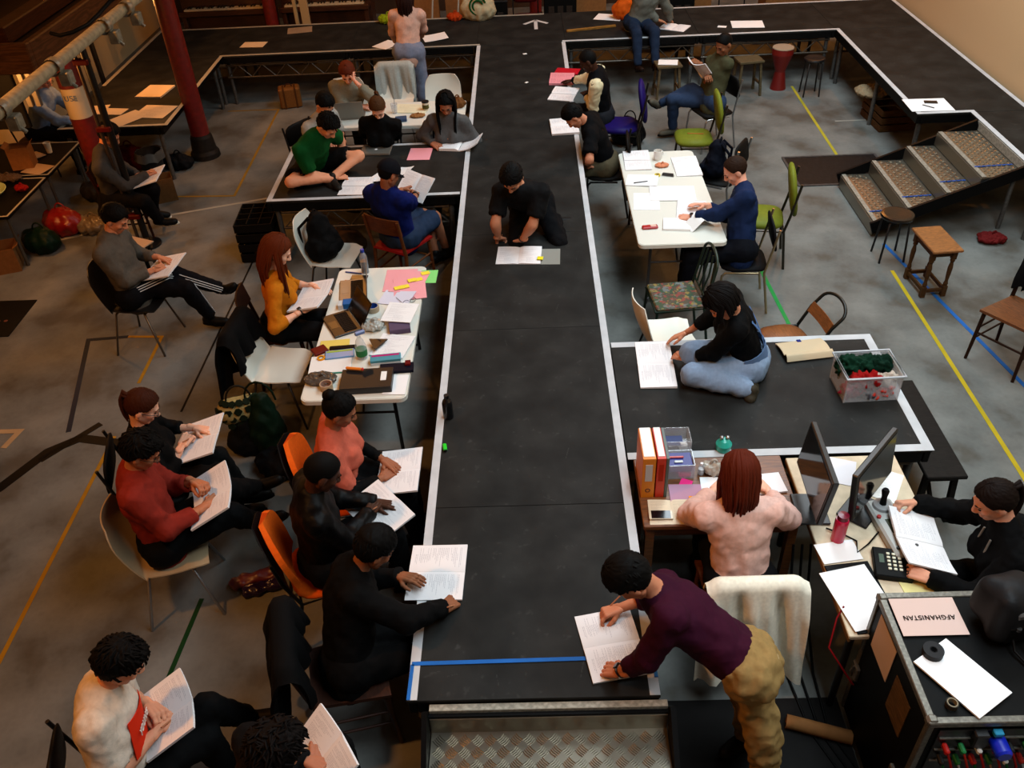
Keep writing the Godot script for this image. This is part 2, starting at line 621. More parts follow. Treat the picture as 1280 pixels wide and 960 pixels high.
# ---------------------------------------------------------------- smooth bodies from joints
# prim: [a, b, ra, rb, flatten_dir, flatten_factor, cut_a, cut_b] or, as an ellipsoid, ["e", centre, radii]
static func field_mesh(prims: Array, cell: float, k: float, folds: float, fnz: FastNoiseLite, freq := 9.0) -> MB:
	var lo := Vector3.INF
	var hi := -Vector3.INF
	for q in prims:
		if q[0] is String:
			lo = lo.min(q[1] - q[2])
			hi = hi.max(q[1] + q[2])
		else:
			var rm := maxf(q[2], q[3])
			lo = lo.min(q[0].min(q[1]) - Vector3.ONE * rm)
			hi = hi.max(q[0].max(q[1]) + Vector3.ONE * rm)
	var pad := 3.0 * cell
	lo -= Vector3.ONE * pad
	hi += Vector3.ONE * pad
	var nx := int((hi.x - lo.x) / cell) + 2
	var ny := int((hi.y - lo.y) / cell) + 2
	var nz := int((hi.z - lo.z) / cell) + 2
	var field := PackedFloat32Array()
	field.resize(nx * ny * nz)
	field.fill(1e9)
	var grow := k * 0.6 + 2.0 * cell
	for q in prims:
		var is_e: bool = q[0] is String
		var a: Vector3
		var b: Vector3
		var ra := 0.0
		var rb := 0.0
		var fd := Vector3.ZERO
		var fs := 0.0
		var ca := false
		var cb := false
		var er := Vector3.ONE
		var emin := 0.0
		var l0: Vector3
		var h0: Vector3
		if is_e:
			a = q[1]
			er = q[2]
			emin = minf(er.x, minf(er.y, er.z))
			b = a
			l0 = a - er
			h0 = a + er
		else:
			a = q[0]
			b = q[1]
			ra = q[2]
			rb = q[3]
			if q.size() > 5:
				fd = q[4]
				fs = q[5] - 1.0
			if q.size() > 7:
				ca = q[6]
				cb = q[7]
			var rm := maxf(ra, rb)
			l0 = a.min(b) - Vector3.ONE * rm
			h0 = a.max(b) + Vector3.ONE * rm
		l0 = (l0 - Vector3.ONE * grow - lo) / cell
		h0 = (h0 + Vector3.ONE * grow - lo) / cell
		var x0 := maxi(0, int(l0.x))
		var x1 := mini(nx - 1, int(h0.x) + 1)
		var y0 := maxi(0, int(l0.y))
		var y1 := mini(ny - 1, int(h0.y) + 1)
		var z0 := maxi(0, int(l0.z))
		var z1 := mini(nz - 1, int(h0.z) + 1)
		var ab := b - a
		var ln := ab.length()
		var inv := 0.0 if ln < 1e-6 else 1.0 / (ln * ln)
		var reach := grow + (0.0 if is_e else maxf(ra, rb))
		var a2 := Vector2(a.y, a.z)
		var b2 := Vector2(b.y, b.z)
		var xa := minf(a.x, b.x)
		var xb := maxf(a.x, b.x)
		for z in range(z0, z1 + 1):
			for y in range(y0, y1 + 1):
				var xs := x0
				var xe := x1
				if not is_e:
					var row := Vector2(lo.y + y * cell, lo.z + z * cell)
					var dd := row.distance_squared_to(Geometry2D.get_closest_point_to_segment(row, a2, b2))
					if dd > reach * reach:
						continue
					var hc := sqrt(reach * reach - dd)
					xs = maxi(x0, int((xa - hc - lo.x) / cell))
					xe = mini(x1, int((xb + hc - lo.x) / cell) + 1)
				var i := (z * ny + y) * nx + xs
				var o0 := lo + Vector3(xs * cell, y * cell, z * cell) - a
				for x in range(xs, xe + 1):
					var d: float
					if is_e:
						var qq := o0 / er
						d = (qq.length() - 1.0) * emin
					else:
						var tt := o0.dot(ab) * inv
						var h := clampf(tt, 0.0, 1.0)
						var off := o0 - ab * h
						if fs != 0.0:
							off += fd * (off.dot(fd) * fs)
						d = off.length() - (ra + (rb - ra) * h)
						if cb and tt > 1.0:
							d = maxf((o0 - ab * tt).length() - rb, (tt - 1.0) * ln)
						elif ca and tt < 0.0:
							d = maxf((o0 - ab * tt).length() - ra, -tt * ln)
					var e := field[i]
					if e > 1e8:
						field[i] = d
					else:
						var hh := k - absf(e - d)
						var m := minf(e, d)
						if hh > 0.0:
							m -= hh * hh * 0.25 / k
						field[i] = m
					i += 1
					o0.x += cell
	# surface nets
	var out := MB.new()
	var id := PackedInt32Array()
	id.resize(field.size())
	id.fill(-1)
	var sy := nx
	var sz := nx * ny
	var offs := PackedInt32Array([0, 1, sy, sy + 1, sz, sz + 1, sz + sy, sz + sy + 1])
	var edges := PackedInt32Array([0, 1, 2, 3, 4, 5, 6, 7, 0, 2, 1, 3, 4, 6, 5, 7, 0, 4, 1, 5, 2, 6, 3, 7])
	var lim := cell * 2.2
	for z in nz - 1:
		for y in ny - 1:
			var i := (z * ny + y) * nx - 1
			for x in nx - 1:
				i += 1
				if absf(field[i]) > lim:
					continue
				var mask := 0
				for c in 8:
					if field[i + offs[c]] < 0.0:
						mask |= 1 << c
				if mask == 0 or mask == 255:
					continue
				var sum := Vector3.ZERO
				var cnt := 0
				for e in 12:
					var c0 := edges[e * 2]
					var c1 := edges[e * 2 + 1]
					if ((mask >> c0) & 1) == ((mask >> c1) & 1):
						continue
					var f0 := field[i + offs[c0]]
					var f1 := field[i + offs[c1]]
					var s := f0 / (f0 - f1)
					var p0 := Vector3(c0 & 1, (c0 >> 1) & 1, c0 >> 2)
					var p1 := Vector3(c1 & 1, (c1 >> 1) & 1, c1 >> 2)
					sum += p0 + (p1 - p0) * s
					cnt += 1
				id[i] = out.v.size()
				out.v.append(lo + (Vector3(x, y, z) + sum / cnt) * cell)
	for z in range(1, nz - 1):
		for y in range(1, ny - 1):
			var i := (z * ny + y) * nx
			for x in range(1, nx - 1):
				i += 1
				var f0 := field[i]
				if absf(f0) > lim:
					continue
				var ins := f0 < 0.0
				if ins != (field[i + 1] < 0.0):
					_net_quad(out.ix, id[i], id[i - sy], id[i - sy - sz], id[i - sz], ins)
				if ins != (field[i + sy] < 0.0):
					_net_quad(out.ix, id[i], id[i - sz], id[i - sz - 1], id[i - 1], ins)
				if ins != (field[i + sz] < 0.0):
					_net_quad(out.ix, id[i], id[i - 1], id[i - 1 - sy], id[i - sy], ins)
	finish_normals(out)
	if folds > 0.0:
		for i in out.v.size():
			var q := out.v[i]
			var w := fnz.get_noise_3d(q.x * freq, q.y * freq * 0.8, q.z * freq)
			out.v[i] = q + out.n[i] * (w * folds)
		finish_normals(out)
	return out

static func _net_quad(ix: PackedInt32Array, a: int, b: int, c: int, d: int, ins: bool) -> void:
	if a < 0 or b < 0 or c < 0 or d < 0:
		return
	if ins:
		ix.append_array([a, b, c, a, c, d])
	else:
		ix.append_array([a, c, b, a, d, c])

static func finish_normals(m: MB) -> void:
	var n := PackedVector3Array()
	n.resize(m.v.size())
	var v := m.v
	var ix := m.ix
	for k in range(0, ix.size(), 3):
		var a := ix[k]
		var b := ix[k + 1]
		var c := ix[k + 2]
		var f := (v[c] - v[a]).cross(v[b] - v[a])
		n[a] += f
		n[b] += f
		n[c] += f
	for i in n.size():
		n[i] = n[i].normalized()
	m.n = n
	m.uv.resize(m.v.size())

var head_shape: MB
var hand_shapes := {}
var shoe_shape: MB
var sole_shape: MB

func make_body_templates() -> void:
	var pr := []
	pr.append(["e", Vector3(0, 0.026, -0.012), Vector3(0.077, 0.090, 0.096)])
	pr.append(["e", Vector3(0, -0.03, 0.03), Vector3(0.063, 0.082, 0.060)])
	for s in [-1.0, 1.0]:
		pr.append([Vector3(s * 0.048, -0.055, 0.0), Vector3(s * 0.012, -0.095, 0.062), 0.022, 0.018])
		pr.append(["e", Vector3(s * 0.042, -0.022, 0.062), Vector3(0.022, 0.02, 0.02)])
		pr.append(["e", Vector3(s * 0.080, -0.012, -0.012), Vector3(0.011, 0.032, 0.019)])
		pr.append(["e", Vector3(s * 0.012, -0.034, 0.098), Vector3(0.009, 0.008, 0.012)])
	pr.append(["e", Vector3(0, -0.100, 0.068), Vector3(0.02, 0.016, 0.018)])
	pr.append([Vector3(-0.032, 0.020, 0.079), Vector3(0.032, 0.020, 0.079), 0.012, 0.012])
	pr.append([Vector3(0, 0.014, 0.088), Vector3(0, -0.026, 0.110), 0.008, 0.012])
	pr.append([Vector3(-0.017, -0.061, 0.086), Vector3(0.017, -0.061, 0.086), 0.008, 0.008])
	pr.append([Vector3(-0.013, -0.073, 0.085), Vector3(0.013, -0.073, 0.085), 0.008, 0.008])
	head_shape = field_mesh(pr, 0.0055, 0.014, 0.0, fold_noise)
	for pose in ["flat", "hold", "write"]:
		pr = []
		for x in [-0.027, -0.009, 0.009, 0.027]:
			pr.append([Vector3(x * 0.75, 0, 0.005), Vector3(x * 1.2, 0.002, 0.082), 0.016, 0.012])
		pr.append([Vector3(0, 0, -0.05), Vector3(0, 0, 0.012), 0.026, 0.022, Vector3.UP, 1.25])
		var curl: Array = {"flat": [8.0, 12.0, 8.0], "hold": [42.0, 48.0, 30.0], "write": [50.0, 62.0, 30.0]}[pose]
		var fx := [-0.032, -0.011, 0.011, 0.031]
		var fl := [0.058, 0.074, 0.080, 0.072]
		for f in 4:
			var q := Vector3(fx[f], 0.002, 0.082)
			var ang := 0.0
			var spread: float = fx[f] * 2.2
			for sgm in 3:
				var more: float = curl[sgm]
				if pose == "write" and f == 3:
					more *= 0.7
				ang += deg_to_rad(more * (1.0 + (3 - f) * 0.06))
				var ln: float = fl[f] * [0.46, 0.30, 0.24][sgm]
				var e := q + Vector3(spread * cos(ang), -sin(ang), cos(ang)).normalized() * ln
				pr.append([q, e, 0.0095 - sgm * 0.0009, 0.0088 - sgm * 0.0009])
				q = e
		var td := Vector3(0.72, -0.25, 0.62) if pose == "flat" else Vector3(0.42, -0.62, 0.7)
		var tb := Vector3(0.022, -0.006, 0.022)
		var t1 := tb + td.normalized() * 0.038
		var t2 := t1 + (td + Vector3(-0.35, -0.05, 0.35)).normalized() * 0.03
		var t3 := t2 + (td + Vector3(-0.6, -0.05, 0.5)).normalized() * 0.024
		pr.append([tb, t1, 0.016, 0.012])
		pr.append([t1, t2, 0.0115, 0.010])
		pr.append([t2, t3, 0.010, 0.0085])
		hand_shapes[pose] = field_mesh(pr, 0.0038, 0.007, 0.0, fold_noise)
	pr = []
	pr.append([Vector3(0, -0.038, -0.045), Vector3(0, -0.052, 0.13), 0.038, 0.034, Vector3.UP, 1.05])
	pr.append([Vector3(-0.008, -0.048, 0.06), Vector3(0.006, -0.055, 0.15), 0.04, 0.03, Vector3.UP, 1.2])
	pr.append([Vector3(0, -0.03, -0.005), Vector3(0, 0.015, -0.012), 0.042, 0.04])
	shoe_shape = field_mesh(pr, 0.009, 0.02, 0.0, fold_noise)
	sole_shape = MB.new()
	var outl := []
	for i in 18:
		var an := TAU * i / 18
		outl.append([cos(an) * (0.042 if sin(an) > 0 else 0.034), 0.05 + sin(an) * 0.142])
	sole_shape.prism(outl, -0.088, -0.07)

# hair grown on the scalp; down = world down in head axes
func hair_mesh(style: String, sd: int, down: Vector3, back := Vector3.ZERO) -> MB:
	var m := MB.new()
	var thick: float = {"short": 0.014, "buzz": 0.004, "quiff": 0.018, "curly": 0.026, "bob": 0.020, "bun": 0.012, "pony": 0.012, "long": 0.014, "receding": 0.006, "cap": 0.010}.get(style, 0.012)
	var rough: float = {"curly": 0.016, "quiff": 0.012, "bob": 0.008, "buzz": 0.001, "receding": 0.003, "cap": 0.0}.get(style, 0.005)
	var nu := 72
	var nv := 34
	var c := Vector3(0, 0.024, -0.012)
	var rr := Vector3(0.079, 0.094, 0.099)
	for j in nv + 1:
		var ph := PI * j / nv
		for i in nu + 1:
			var th := TAU * i / nu
			var d := Vector3(sin(ph) * sin(th), cos(ph), sin(ph) * cos(th))
			var q := c + d * rr
			var limit := -0.062
			if q.z > -0.045:
				limit = lerpf(-0.062, 0.012, smoothstep(-0.045, -0.005, q.z))
			if q.z > 0.015:
				limit = lerpf(0.012, 0.078 if style != "receding" else 0.10, smoothstep(0.015, 0.078, q.z))
			if style == "curly" or style == "bob" or style == "long":
				limit -= 0.03 * smoothstep(0.06, 0.0, q.z)
			var mk := smoothstep(-0.010, 0.012, q.y - limit)
			var w := noise.get_noise_3d(d.x * 9.0 + sd, d.y * 9.0, d.z * 5.0) + 0.6 * noise.get_noise_3d(d.x * 26.0, d.y * 10.0 + sd, d.z * 26.0)
			var ex := thick
			if style == "quiff":
				ex += 0.018 * smoothstep(0.02, 0.08, q.z) * smoothstep(0.04, 0.09, q.y)
			if style == "short" and q.y > 0.05:
				ex += 0.006
			var rad := lerpf(-0.016, ex + w * rough, mk)
			if style != "buzz" and style != "cap":
				rad += mk * 0.0035 * noise.get_noise_2d(th * 22.0 + sd + 3.0 * sin(ph * 3.0), ph * 3.0)
			m.v.append(c + d * (rr + Vector3.ONE * rad))
	for j in nv:
		for i in nu:
			var a := j * (nu + 1) + i
			var b := a + nu + 1
			m.ix.append_array([a, b + 1, b, a, a + 1, b + 1])
	# the seam and poles share normals well enough once faces face outwards
	var probe := (m.v[m.ix[300 + 2]] - m.v[m.ix[300]]).cross(m.v[m.ix[301]] - m.v[m.ix[300]])
	if probe.dot(m.v[m.ix[300]] - c) < 0:
		for k in range(0, m.ix.size(), 3):
			var s := m.ix[k + 1]
			m.ix[k + 1] = m.ix[k + 2]
			m.ix[k + 2] = s
	finish_normals(m)
	var rng := RandomNumberGenerator.new()
	rng.seed = sd
	if style in ["short", "quiff", "curly", "bob"]:
		var cnt: int = {"short": 110, "quiff": 130, "curly": 200, "bob": 120}[style]
		for k in cnt:
			var d := Vector3(rng.randf_range(-1, 1), rng.randf_range(-0.15, 1.0), rng.randf_range(-1, 0.85)).normalized()
			var q := c + d * (rr + Vector3.ONE * (thick - 0.004))
			if q.z > 0.03 and q.y < 0.075 or q.z > -0.01 and q.y < 0.03:
				continue
			var comb := (Vector3(0, -0.25, 1.0) if style != "bob" else Vector3(d.x, -1.0, d.z * 0.4))
			if q.z < -0.05:
				comb = Vector3(d.x * 0.3, -1.0, 0.1)
			comb += Vector3(rng.randf_range(-1, 1), rng.randf_range(-1, 1), rng.randf_range(-1, 1)) * (1.2 if style == "curly" else 0.45)
			comb = (comb - d * comb.dot(d)).normalized()
			var ln := 0.022 if style == "short" else 0.032
			var lift := 0.004 if style == "short" else 0.009
			var p1 := q + comb * ln * 0.5 + d * lift
			var p2 := q + comb * ln + d * (lift * (0.4 if style != "curly" else 1.5))
			m.tube([q - comb * ln * 0.3, p1, p2], [0.007, 0.006, 0.0015], 5)
	if style == "pony":
		for k in 9:
			var o := Vector3(rng.randf_range(-1, 1), rng.randf_range(-1, 1), 0) * 0.014
			var p0 := Vector3(0, 0.045, -0.108) + o
			var pts := [p0, p0 + Vector3(0, 0.012, -0.035)]
			var q: Vector3 = pts[1]
			for s in 5:
				q += (down * 0.045 + Vector3(rng.randf_range(-1, 1) * 0.006, 0, -0.018 + s * 0.006))
				pts.append(q)
			m.tube(pts, [0.010, 0.016, 0.017, 0.016, 0.013, 0.010, 0.004], 7)
	elif style == "bun":
		for k in 7:
			var o := Vector3(rng.randf_range(-1, 1), rng.randf_range(-1, 1), rng.randf_range(-1, 1)) * 0.018
			m.ellipsoid(Vector3(0, 0.085, -0.098) + o, Vector3(0.032, 0.030, 0.030), Basis(), 10, 7)
	elif style == "long" or style == "bob":
		var ln := 10 if style == "long" else 3
		for k in 44:
			var az := lerpf(-1.8, 1.8, k / 43.0) + PI
			if absf(az - PI) > 1.9 and style == "bob":
				continue
			var pts := []
			var rs := []
			for s in 4:
				var pol: float = [0.35, 0.8, 1.25, 1.6][s]
				var d := Vector3(sin(pol) * sin(az), cos(pol), sin(pol) * cos(az))
				pts.append(c + d * (rr + Vector3.ONE * (thick + 0.002 + rng.randf() * 0.006)))
				rs.append([0.006, 0.010, 0.012, 0.013][s])
			var q: Vector3 = pts[3]
			var outw := Vector3(sin(az), 0, cos(az))
			for s in ln:
				q += down * (0.036 + rng.randf() * 0.006) + outw * (0.004 if s < 2 else -0.003) + back * (0.016 if s < 5 and absf(az - PI) < 1.3 else 0.0) + Vector3(rng.randf_range(-1, 1), 0, rng.randf_range(-1, 1)) * 0.004
				pts.append(q)
				rs.append(lerpf(0.0125, 0.004, float(s) / ln))
			m.tube(pts, rs, 7)
	return m

static func frame_of(z: Vector3, up: Vector3) -> Basis:
	var zz := z.normalized()
	var x := up.cross(zz)
	if x.length() < 0.05:
		x = Vector3.RIGHT.cross(zz)
	x = x.normalized()
	return Basis(x, zz.cross(x), zz)

# builds the meshes of one figure from its joints (runs on worker threads)
func figure_meshes(key: String, w: Dictionary) -> Dictionary:
	var j: Array = JOINTS[key]
	var g := []
	for i in 15:
		g.append(Vector3(j[i * 3], j[i * 3 + 1], j[i * 3 + 2]))
	var base := Vector3(g[0].x, 0, g[0].z)
	for i in 15:
		g[i] -= base
	var yaw: float = j[45]
	var face_yaw: float = j[46]
	var pitch: float = j[47]
	var s: float = j[48]
	var fem: bool = w.get("fem", false)
	var P: Vector3 = g[0]
	var N: Vector3 = g[1]
	var H: Vector3 = g[2]
	var sp := (N - P).normalized()
	var L: Vector3 = (g[3] - g[4]).normalized()
	var F := L.cross(sp)
	var W := P.lerp(N, 0.38)
	var C := P.lerp(N, 0.70)
	var S := P.lerp(N, 0.92)
	var rt := [0.155, 0.128, 0.145, 0.105] if fem else [0.150, 0.143, 0.165, 0.120]
	var bulk: float = w.get("bulk", 1.0) * s
	for i in 4:
		rt[i] *= bulk
	var arm := 0.9 if fem else 1.0
	arm *= s
	var body := []
	var shirt := []
	var loose: float = w.get("loose", 0.018)
	for pass_i in 2:
		var i := -0.006 if pass_i == 0 else loose
		var tgt := body if pass_i == 0 else shirt
		var low: Vector3 = P if pass_i == 0 else P - sp * w.get("hem", 0.05)
		tgt.append([low, W, rt[0] + i, rt[1] + i, F, 1.35])
		tgt.append([W, C, rt[1] + i, rt[2] + i, F, 1.42])
		tgt.append([C, S, rt[2] + i, rt[3] + i, F, 1.45])
		tgt.append([g[3] - L * 0.01, g[4] + L * 0.01, 0.058 * arm + i, 0.058 * arm + i])
		tgt.append([S + L * 0.10 * s - F * 0.01, N + L * 0.02 - F * 0.012, 0.055 * s + i * 0.5, 0.046 * s + i * 0.4])
		tgt.append([S - L * 0.10 * s - F * 0.01, N - L * 0.02 - F * 0.012, 0.055 * s + i * 0.5, 0.046 * s + i * 0.4])
		if fem:
			for sd in [-1.0, 1.0]:
				tgt.append([C + L * 0.06 * sd + F * 0.075 - sp * 0.02, C + L * 0.06 * sd + F * 0.09 - sp * 0.05, 0.06 + i, 0.062 + i])
	for sd in 2:
		body.append([g[3 + sd], g[5 + sd], 0.050 * arm, 0.041 * arm])
		body.append([g[5 + sd], g[7 + sd], 0.041 * arm, 0.027 * arm])
		body.append([g[5 + sd].lerp(g[7 + sd], 0.2), g[5 + sd].lerp(g[7 + sd], 0.4), 0.041 * arm, 0.037 * arm])
		body.append([g[9 + sd], g[11 + sd], 0.082 * s, 0.055 * s])
		body.append([g[11 + sd], g[13 + sd], 0.054 * s, 0.036 * s])
		var sf: float = w.get("sleeve", 2.0)
		if sf > 0.0 and sf <= 1.0:
			shirt.append([g[3 + sd], g[3 + sd].lerp(g[5 + sd], sf), 0.058 * arm + loose, 0.052 * arm + loose * 1.4, Vector3.UP, 1.0, false, true])
		elif sf > 1.0:
			shirt.append([g[3 + sd], g[5 + sd], 0.056 * arm + loose, 0.046 * arm + loose])
			shirt.append([g[5 + sd], g[5 + sd].lerp(g[7 + sd], sf - 1.0), 0.046 * arm + loose, lerpf(0.044, 0.032, sf - 1.0) * arm + loose * 0.8, Vector3.UP, 1.0, false, true])
	body.append([N - sp * 0.05, H + frame_of(yawdir(face_yaw) * cos(deg_to_rad(pitch)) - Vector3.UP * sin(deg_to_rad(pitch)), Vector3.UP) * Vector3(0, -0.045, -0.02), 0.058 * s, 0.05 * s])
	body.append([g[9], g[10], 0.11 * s, 0.11 * s])
	# trousers or shorts
	var legs := []
	var lf: float = w.get("legs", 2.0)
	var ll: float = w.get("leg_loose", 0.014)
	legs.append([g[9], g[10], 0.118 * s + ll * 0.5, 0.118 * s + ll * 0.5])
	legs.append([P - F * 0.05 * s, P + sp * 0.07, 0.125 * s, 0.13 * s, F, 1.15])
	for sd in 2:
		if lf <= 1.0:
			legs.append([g[9 + sd], g[9 + sd].lerp(g[11 + sd], lf), 0.090 * s + ll, 0.072 * s + ll * 1.5, Vector3.UP, 1.0, false, true])
		else:
			legs.append([g[9 + sd], g[11 + sd], 0.088 * s + ll, 0.058 * s + ll])
			var e: Vector3 = g[11 + sd].lerp(g[13 + sd], lf - 1.0)
			legs.append([g[11 + sd], e, 0.057 * s + ll, 0.042 * s + ll, Vector3.UP, 1.0, false, true])
			legs.append([g[11 + sd].lerp(e, 0.2) - F * 0.012, g[11 + sd].lerp(e, 0.45) - F * 0.016, 0.052 * s + ll, 0.046 * s + ll])
	var far := 1.3 if base.z < -5.0 else 1.0
	var bm := field_mesh(body, 0.021 * far, 0.03, 0.0, fold_noise)
	# head and hands join the same surface
	var hf := yawdir(face_yaw) * cos(deg_to_rad(pitch)) - Vector3.UP * sin(deg_to_rad(pitch))
	var hb := frame_of(hf, Vector3.UP)
	var hx := Transform3D(hb * s, H)
	bm.t = hx
	bm.take(head_shape)
	var hands := []
	for sd in 2:
		var wr: Vector3 = g[7 + sd]
		var fore: Vector3 = (wr - g[5 + sd]).normalized()
		var fd := fore
		fd.y = lerpf(fd.y, -0.12, 0.6)
		var inward := -L if sd == 0 else L
		fd = (fd + inward * 0.18).normalized()
		var pose: String = w.get("hands", ["flat", "hold"])[sd]
		var up := Vector3.UP + (inward * -0.35)
		if pose == "hold":
			up = Vector3.UP - inward * 0.7
		if w.get("chin_hand", -1) == sd:
			fd = (H - F * 0.0 - wr).normalized()
			up = F
		var fb := frame_of(fd, up.normalized())
		var hxf := Transform3D(fb * s, wr)
		if sd == 0:
			hxf = Transform3D(Basis(-fb.x, fb.y, fb.z) * s, wr)
			var src: MB = hand_shapes[pose]
			var f0 := bm.v.size()
			bm.t = hxf
			for k in src.v.size():
				bm.v.append(hxf * src.v[k])
				bm.n.append((hxf.basis * src.n[k]).normalized())
				bm.uv.append(Vector2.ZERO)
			for k in range(0, src.ix.size(), 3):
				bm.ix.append_array([f0 + src.ix[k], f0 + src.ix[k + 2], f0 + src.ix[k + 1]])
		else:
			bm.t = hxf
			bm.take(hand_shapes[pose])
		hands.append(hxf)
	bm.t = Transform3D()
	var out := {"base": base, "g": g, "F": F, "L": L, "sp": sp, "body": bm, "head": hx, "hands": hands}
	out["shirt"] = field_mesh(shirt, 0.0155 * far, 0.03, w.get("folds", 0.011), fold_noise, 11.0)
	out["legs"] = field_mesh(legs, 0.018 * far, 0.03, w.get("leg_folds", 0.010), fold_noise, 11.0)
	out["hair"] = null
	if w.get("hair", "") != "":
		out["hair"] = hair_mesh(w["hair"], key.hash() % 100, (hb.inverse() * Vector3.DOWN).normalized(), hb.inverse() * -F)
	return out

func _figure_job(i: int, keys: Array, results: Array) -> void:
	results[i] = figure_meshes(keys[i], PEOPLE[keys[i]])

func build_people() -> void:
	make_body_templates()
	var keys := PEOPLE.keys()
	var results := []
	results.resize(keys.size())
	var task := WorkerThreadPool.add_group_task(_figure_job.bind(keys, results), keys.size())
	WorkerThreadPool.wait_for_group_task_completion(task)
	for i in keys.size():
		finish_person(keys[i], PEOPLE[keys[i]], results[i])

func finish_person(key: String, w: Dictionary, r: Dictionary) -> void:
	var t := thing("person", w["label"], "person", r["base"])
	var skin := skin_mat(w["skin"])
	part(t, "body", r["body"], skin)
	part(t, w.get("top_name", "shirt"), r["shirt"], w.get("top_mat", cloth(w["top"])) if not w.has("top_gloss") else mat("leather" + w["top"].to_html(), w["top"], w["top_gloss"], 0.0, "soft", 5.0))
	part(t, w.get("bottom_name", "trousers"), r["legs"], cloth(w["bottom"]))
	var hx: Transform3D = r["head"]
	if r["hair"]:
		var hm := MB.new()
		hm.t = hx
		hm.take(r["hair"])
		part(t, "hair", hm, mat("hair" + w["hair_color"].to_html(), w["hair_color"], 0.72, 0.0, "wood", 20.0))
	# eyes, brows
	for s in [-1.0, 1.0]:
		var eye := MB.new()
		eye.t = hx
		eye.ellipsoid(Vector3(s * 0.031, -0.001, 0.083), Vector3(0.013, 0.005, 0.008), Basis(), 10, 6)
		part(t, "eye", eye, flat(Color(0.05, 0.035, 0.03), 0.3))
		var brow := MB.new()
		brow.t = hx
		brow.tube([Vector3(s * 0.016, 0.022, 0.095), Vector3(s * 0.032, 0.027, 0.091), Vector3(s * 0.047, 0.021, 0.077)], [0.003, 0.004, 0.002], 6)
		part(t, "eyebrow", brow, mat("brow" + w["hair_color"].to_html(), w["hair_color"].darkened(0.2), 0.8))
	if w.get("beard", false):
		var bd := MB.new()
		bd.v = PackedVector3Array()
		var src := head_shape
		var keep := PackedInt32Array()
		keep.resize(src.v.size())
		keep.fill(-1)
		for k in src.v.size():
			var q := src.v[k]
			var jaw := q.y < -0.030 - 0.35 * maxf(0.0, q.z - 0.035) and q.z > -0.012 and q.y > -0.125
			var tash := absf(q.x) < 0.026 and q.z > 0.085 and q.y < -0.040 and q.y > -0.056
			if (jaw and not (absf(q.x) < 0.02 and q.z > 0.082 and q.y > -0.078)) or tash:
				keep[k] = bd.v.size()
				bd.v.append(hx * (q + src.n[k] * (0.004 + 0.002 * noise.get_noise_3d(q.x * 90, q.y * 90, q.z * 90))))
		for k in range(0, src.ix.size(), 3):
			if keep[src.ix[k]] >= 0 and keep[src.ix[k + 1]] >= 0 and keep[src.ix[k + 2]] >= 0:
				bd.ix.append_array([keep[src.ix[k]], keep[src.ix[k + 1]], keep[src.ix[k + 2]]])
		finish_normals(bd)
		part(t, "beard", bd, mat("hair" + w["hair_color"].to_html(), w["hair_color"], 0.72, 0.0, "wood", 20.0))
	if w.get("glasses", false):
		var gl := MB.new()
		gl.t = hx
		for s in [-1.0, 1.0]:
			var ring := []
			for k in 14:
				var an := TAU * k / 14
				ring.append(Vector3(s * 0.032 + cos(an) * 0.024, -0.002 + sin(an) * 0.018, 0.103))
			gl.tube(ring, 0.0018, 5, true)
			gl.tube([Vector3(s * 0.056, 0.004, 0.102), Vector3(s * 0.082, 0.004, 0.04), Vector3(s * 0.086, 0.0, -0.015)], 0.002, 5)
		gl.tube([Vector3(-0.008, 0, 0.104), Vector3(0, 0.004, 0.108), Vector3(0.008, 0, 0.104)], 0.002, 5)
		part(t, "glasses", gl, flat(Color(0.02, 0.02, 0.02), 0.3))
	# shoes
	var g: Array = r["g"]
	if w.get("shoes", null) != null:
		for sd in 2:
			var k: Vector3 = g[11 + sd]
			var a: Vector3 = g[13 + sd]
			var shin := (a - k).normalized()
			var toe: Vector3 = r["F"]
			if w.has("toe"):
				toe = yawdir(w["toe"])
			toe = (toe - shin * toe.dot(shin))
			if a.y < 0.2 + w.get("ground", 0.0):
				toe.y = 0
			toe = toe.normalized()
			var fb := frame_of(toe, Vector3.UP if a.y < 0.2 + w.get("ground", 0.0) else -shin)
			var sm := MB.new()
			sm.t = Transform3D(fb, a)
			sm.take(shoe_shape)
			var so := part(t, "shoe", sm, mat("shoe" + w["shoes"].to_html(), w["shoes"], 0.55))
			sm = MB.new()
			sm.t = Transform3D(fb, a)
			sm.take(sole_shape)
			part(so, "sole", sm, flat(w.get("sole", Color(0.03, 0.03, 0.03)), 0.7))
	# watch or bracelet
	if w.has("watch"):
		var sd: int = w["watch"]
		var wr: Vector3 = g[7 + sd]
		var d: Vector3 = (wr - g[5 + sd]).normalized()
		var b := frame_of(d, Vector3.UP)
		var wm := MB.new()
		var ring := []
		for k in 16:
			var an := TAU * k / 16
			ring.append(wr - d * 0.02 + (b.x * cos(an) + b.y * sin(an)) * 0.031)
		wm.tube(ring, 0.006, 6, true)
		wm.box(wr - d * 0.02 + b.y * 0.034, Vector3(0.03, 0.008, 0.03), 0.002, b)
		part(t, "wristwatch", wm, w.get("watch_mat", flat(Color(0.04, 0.04, 0.04), 0.3)))
	extra_person_parts(key, t, r)

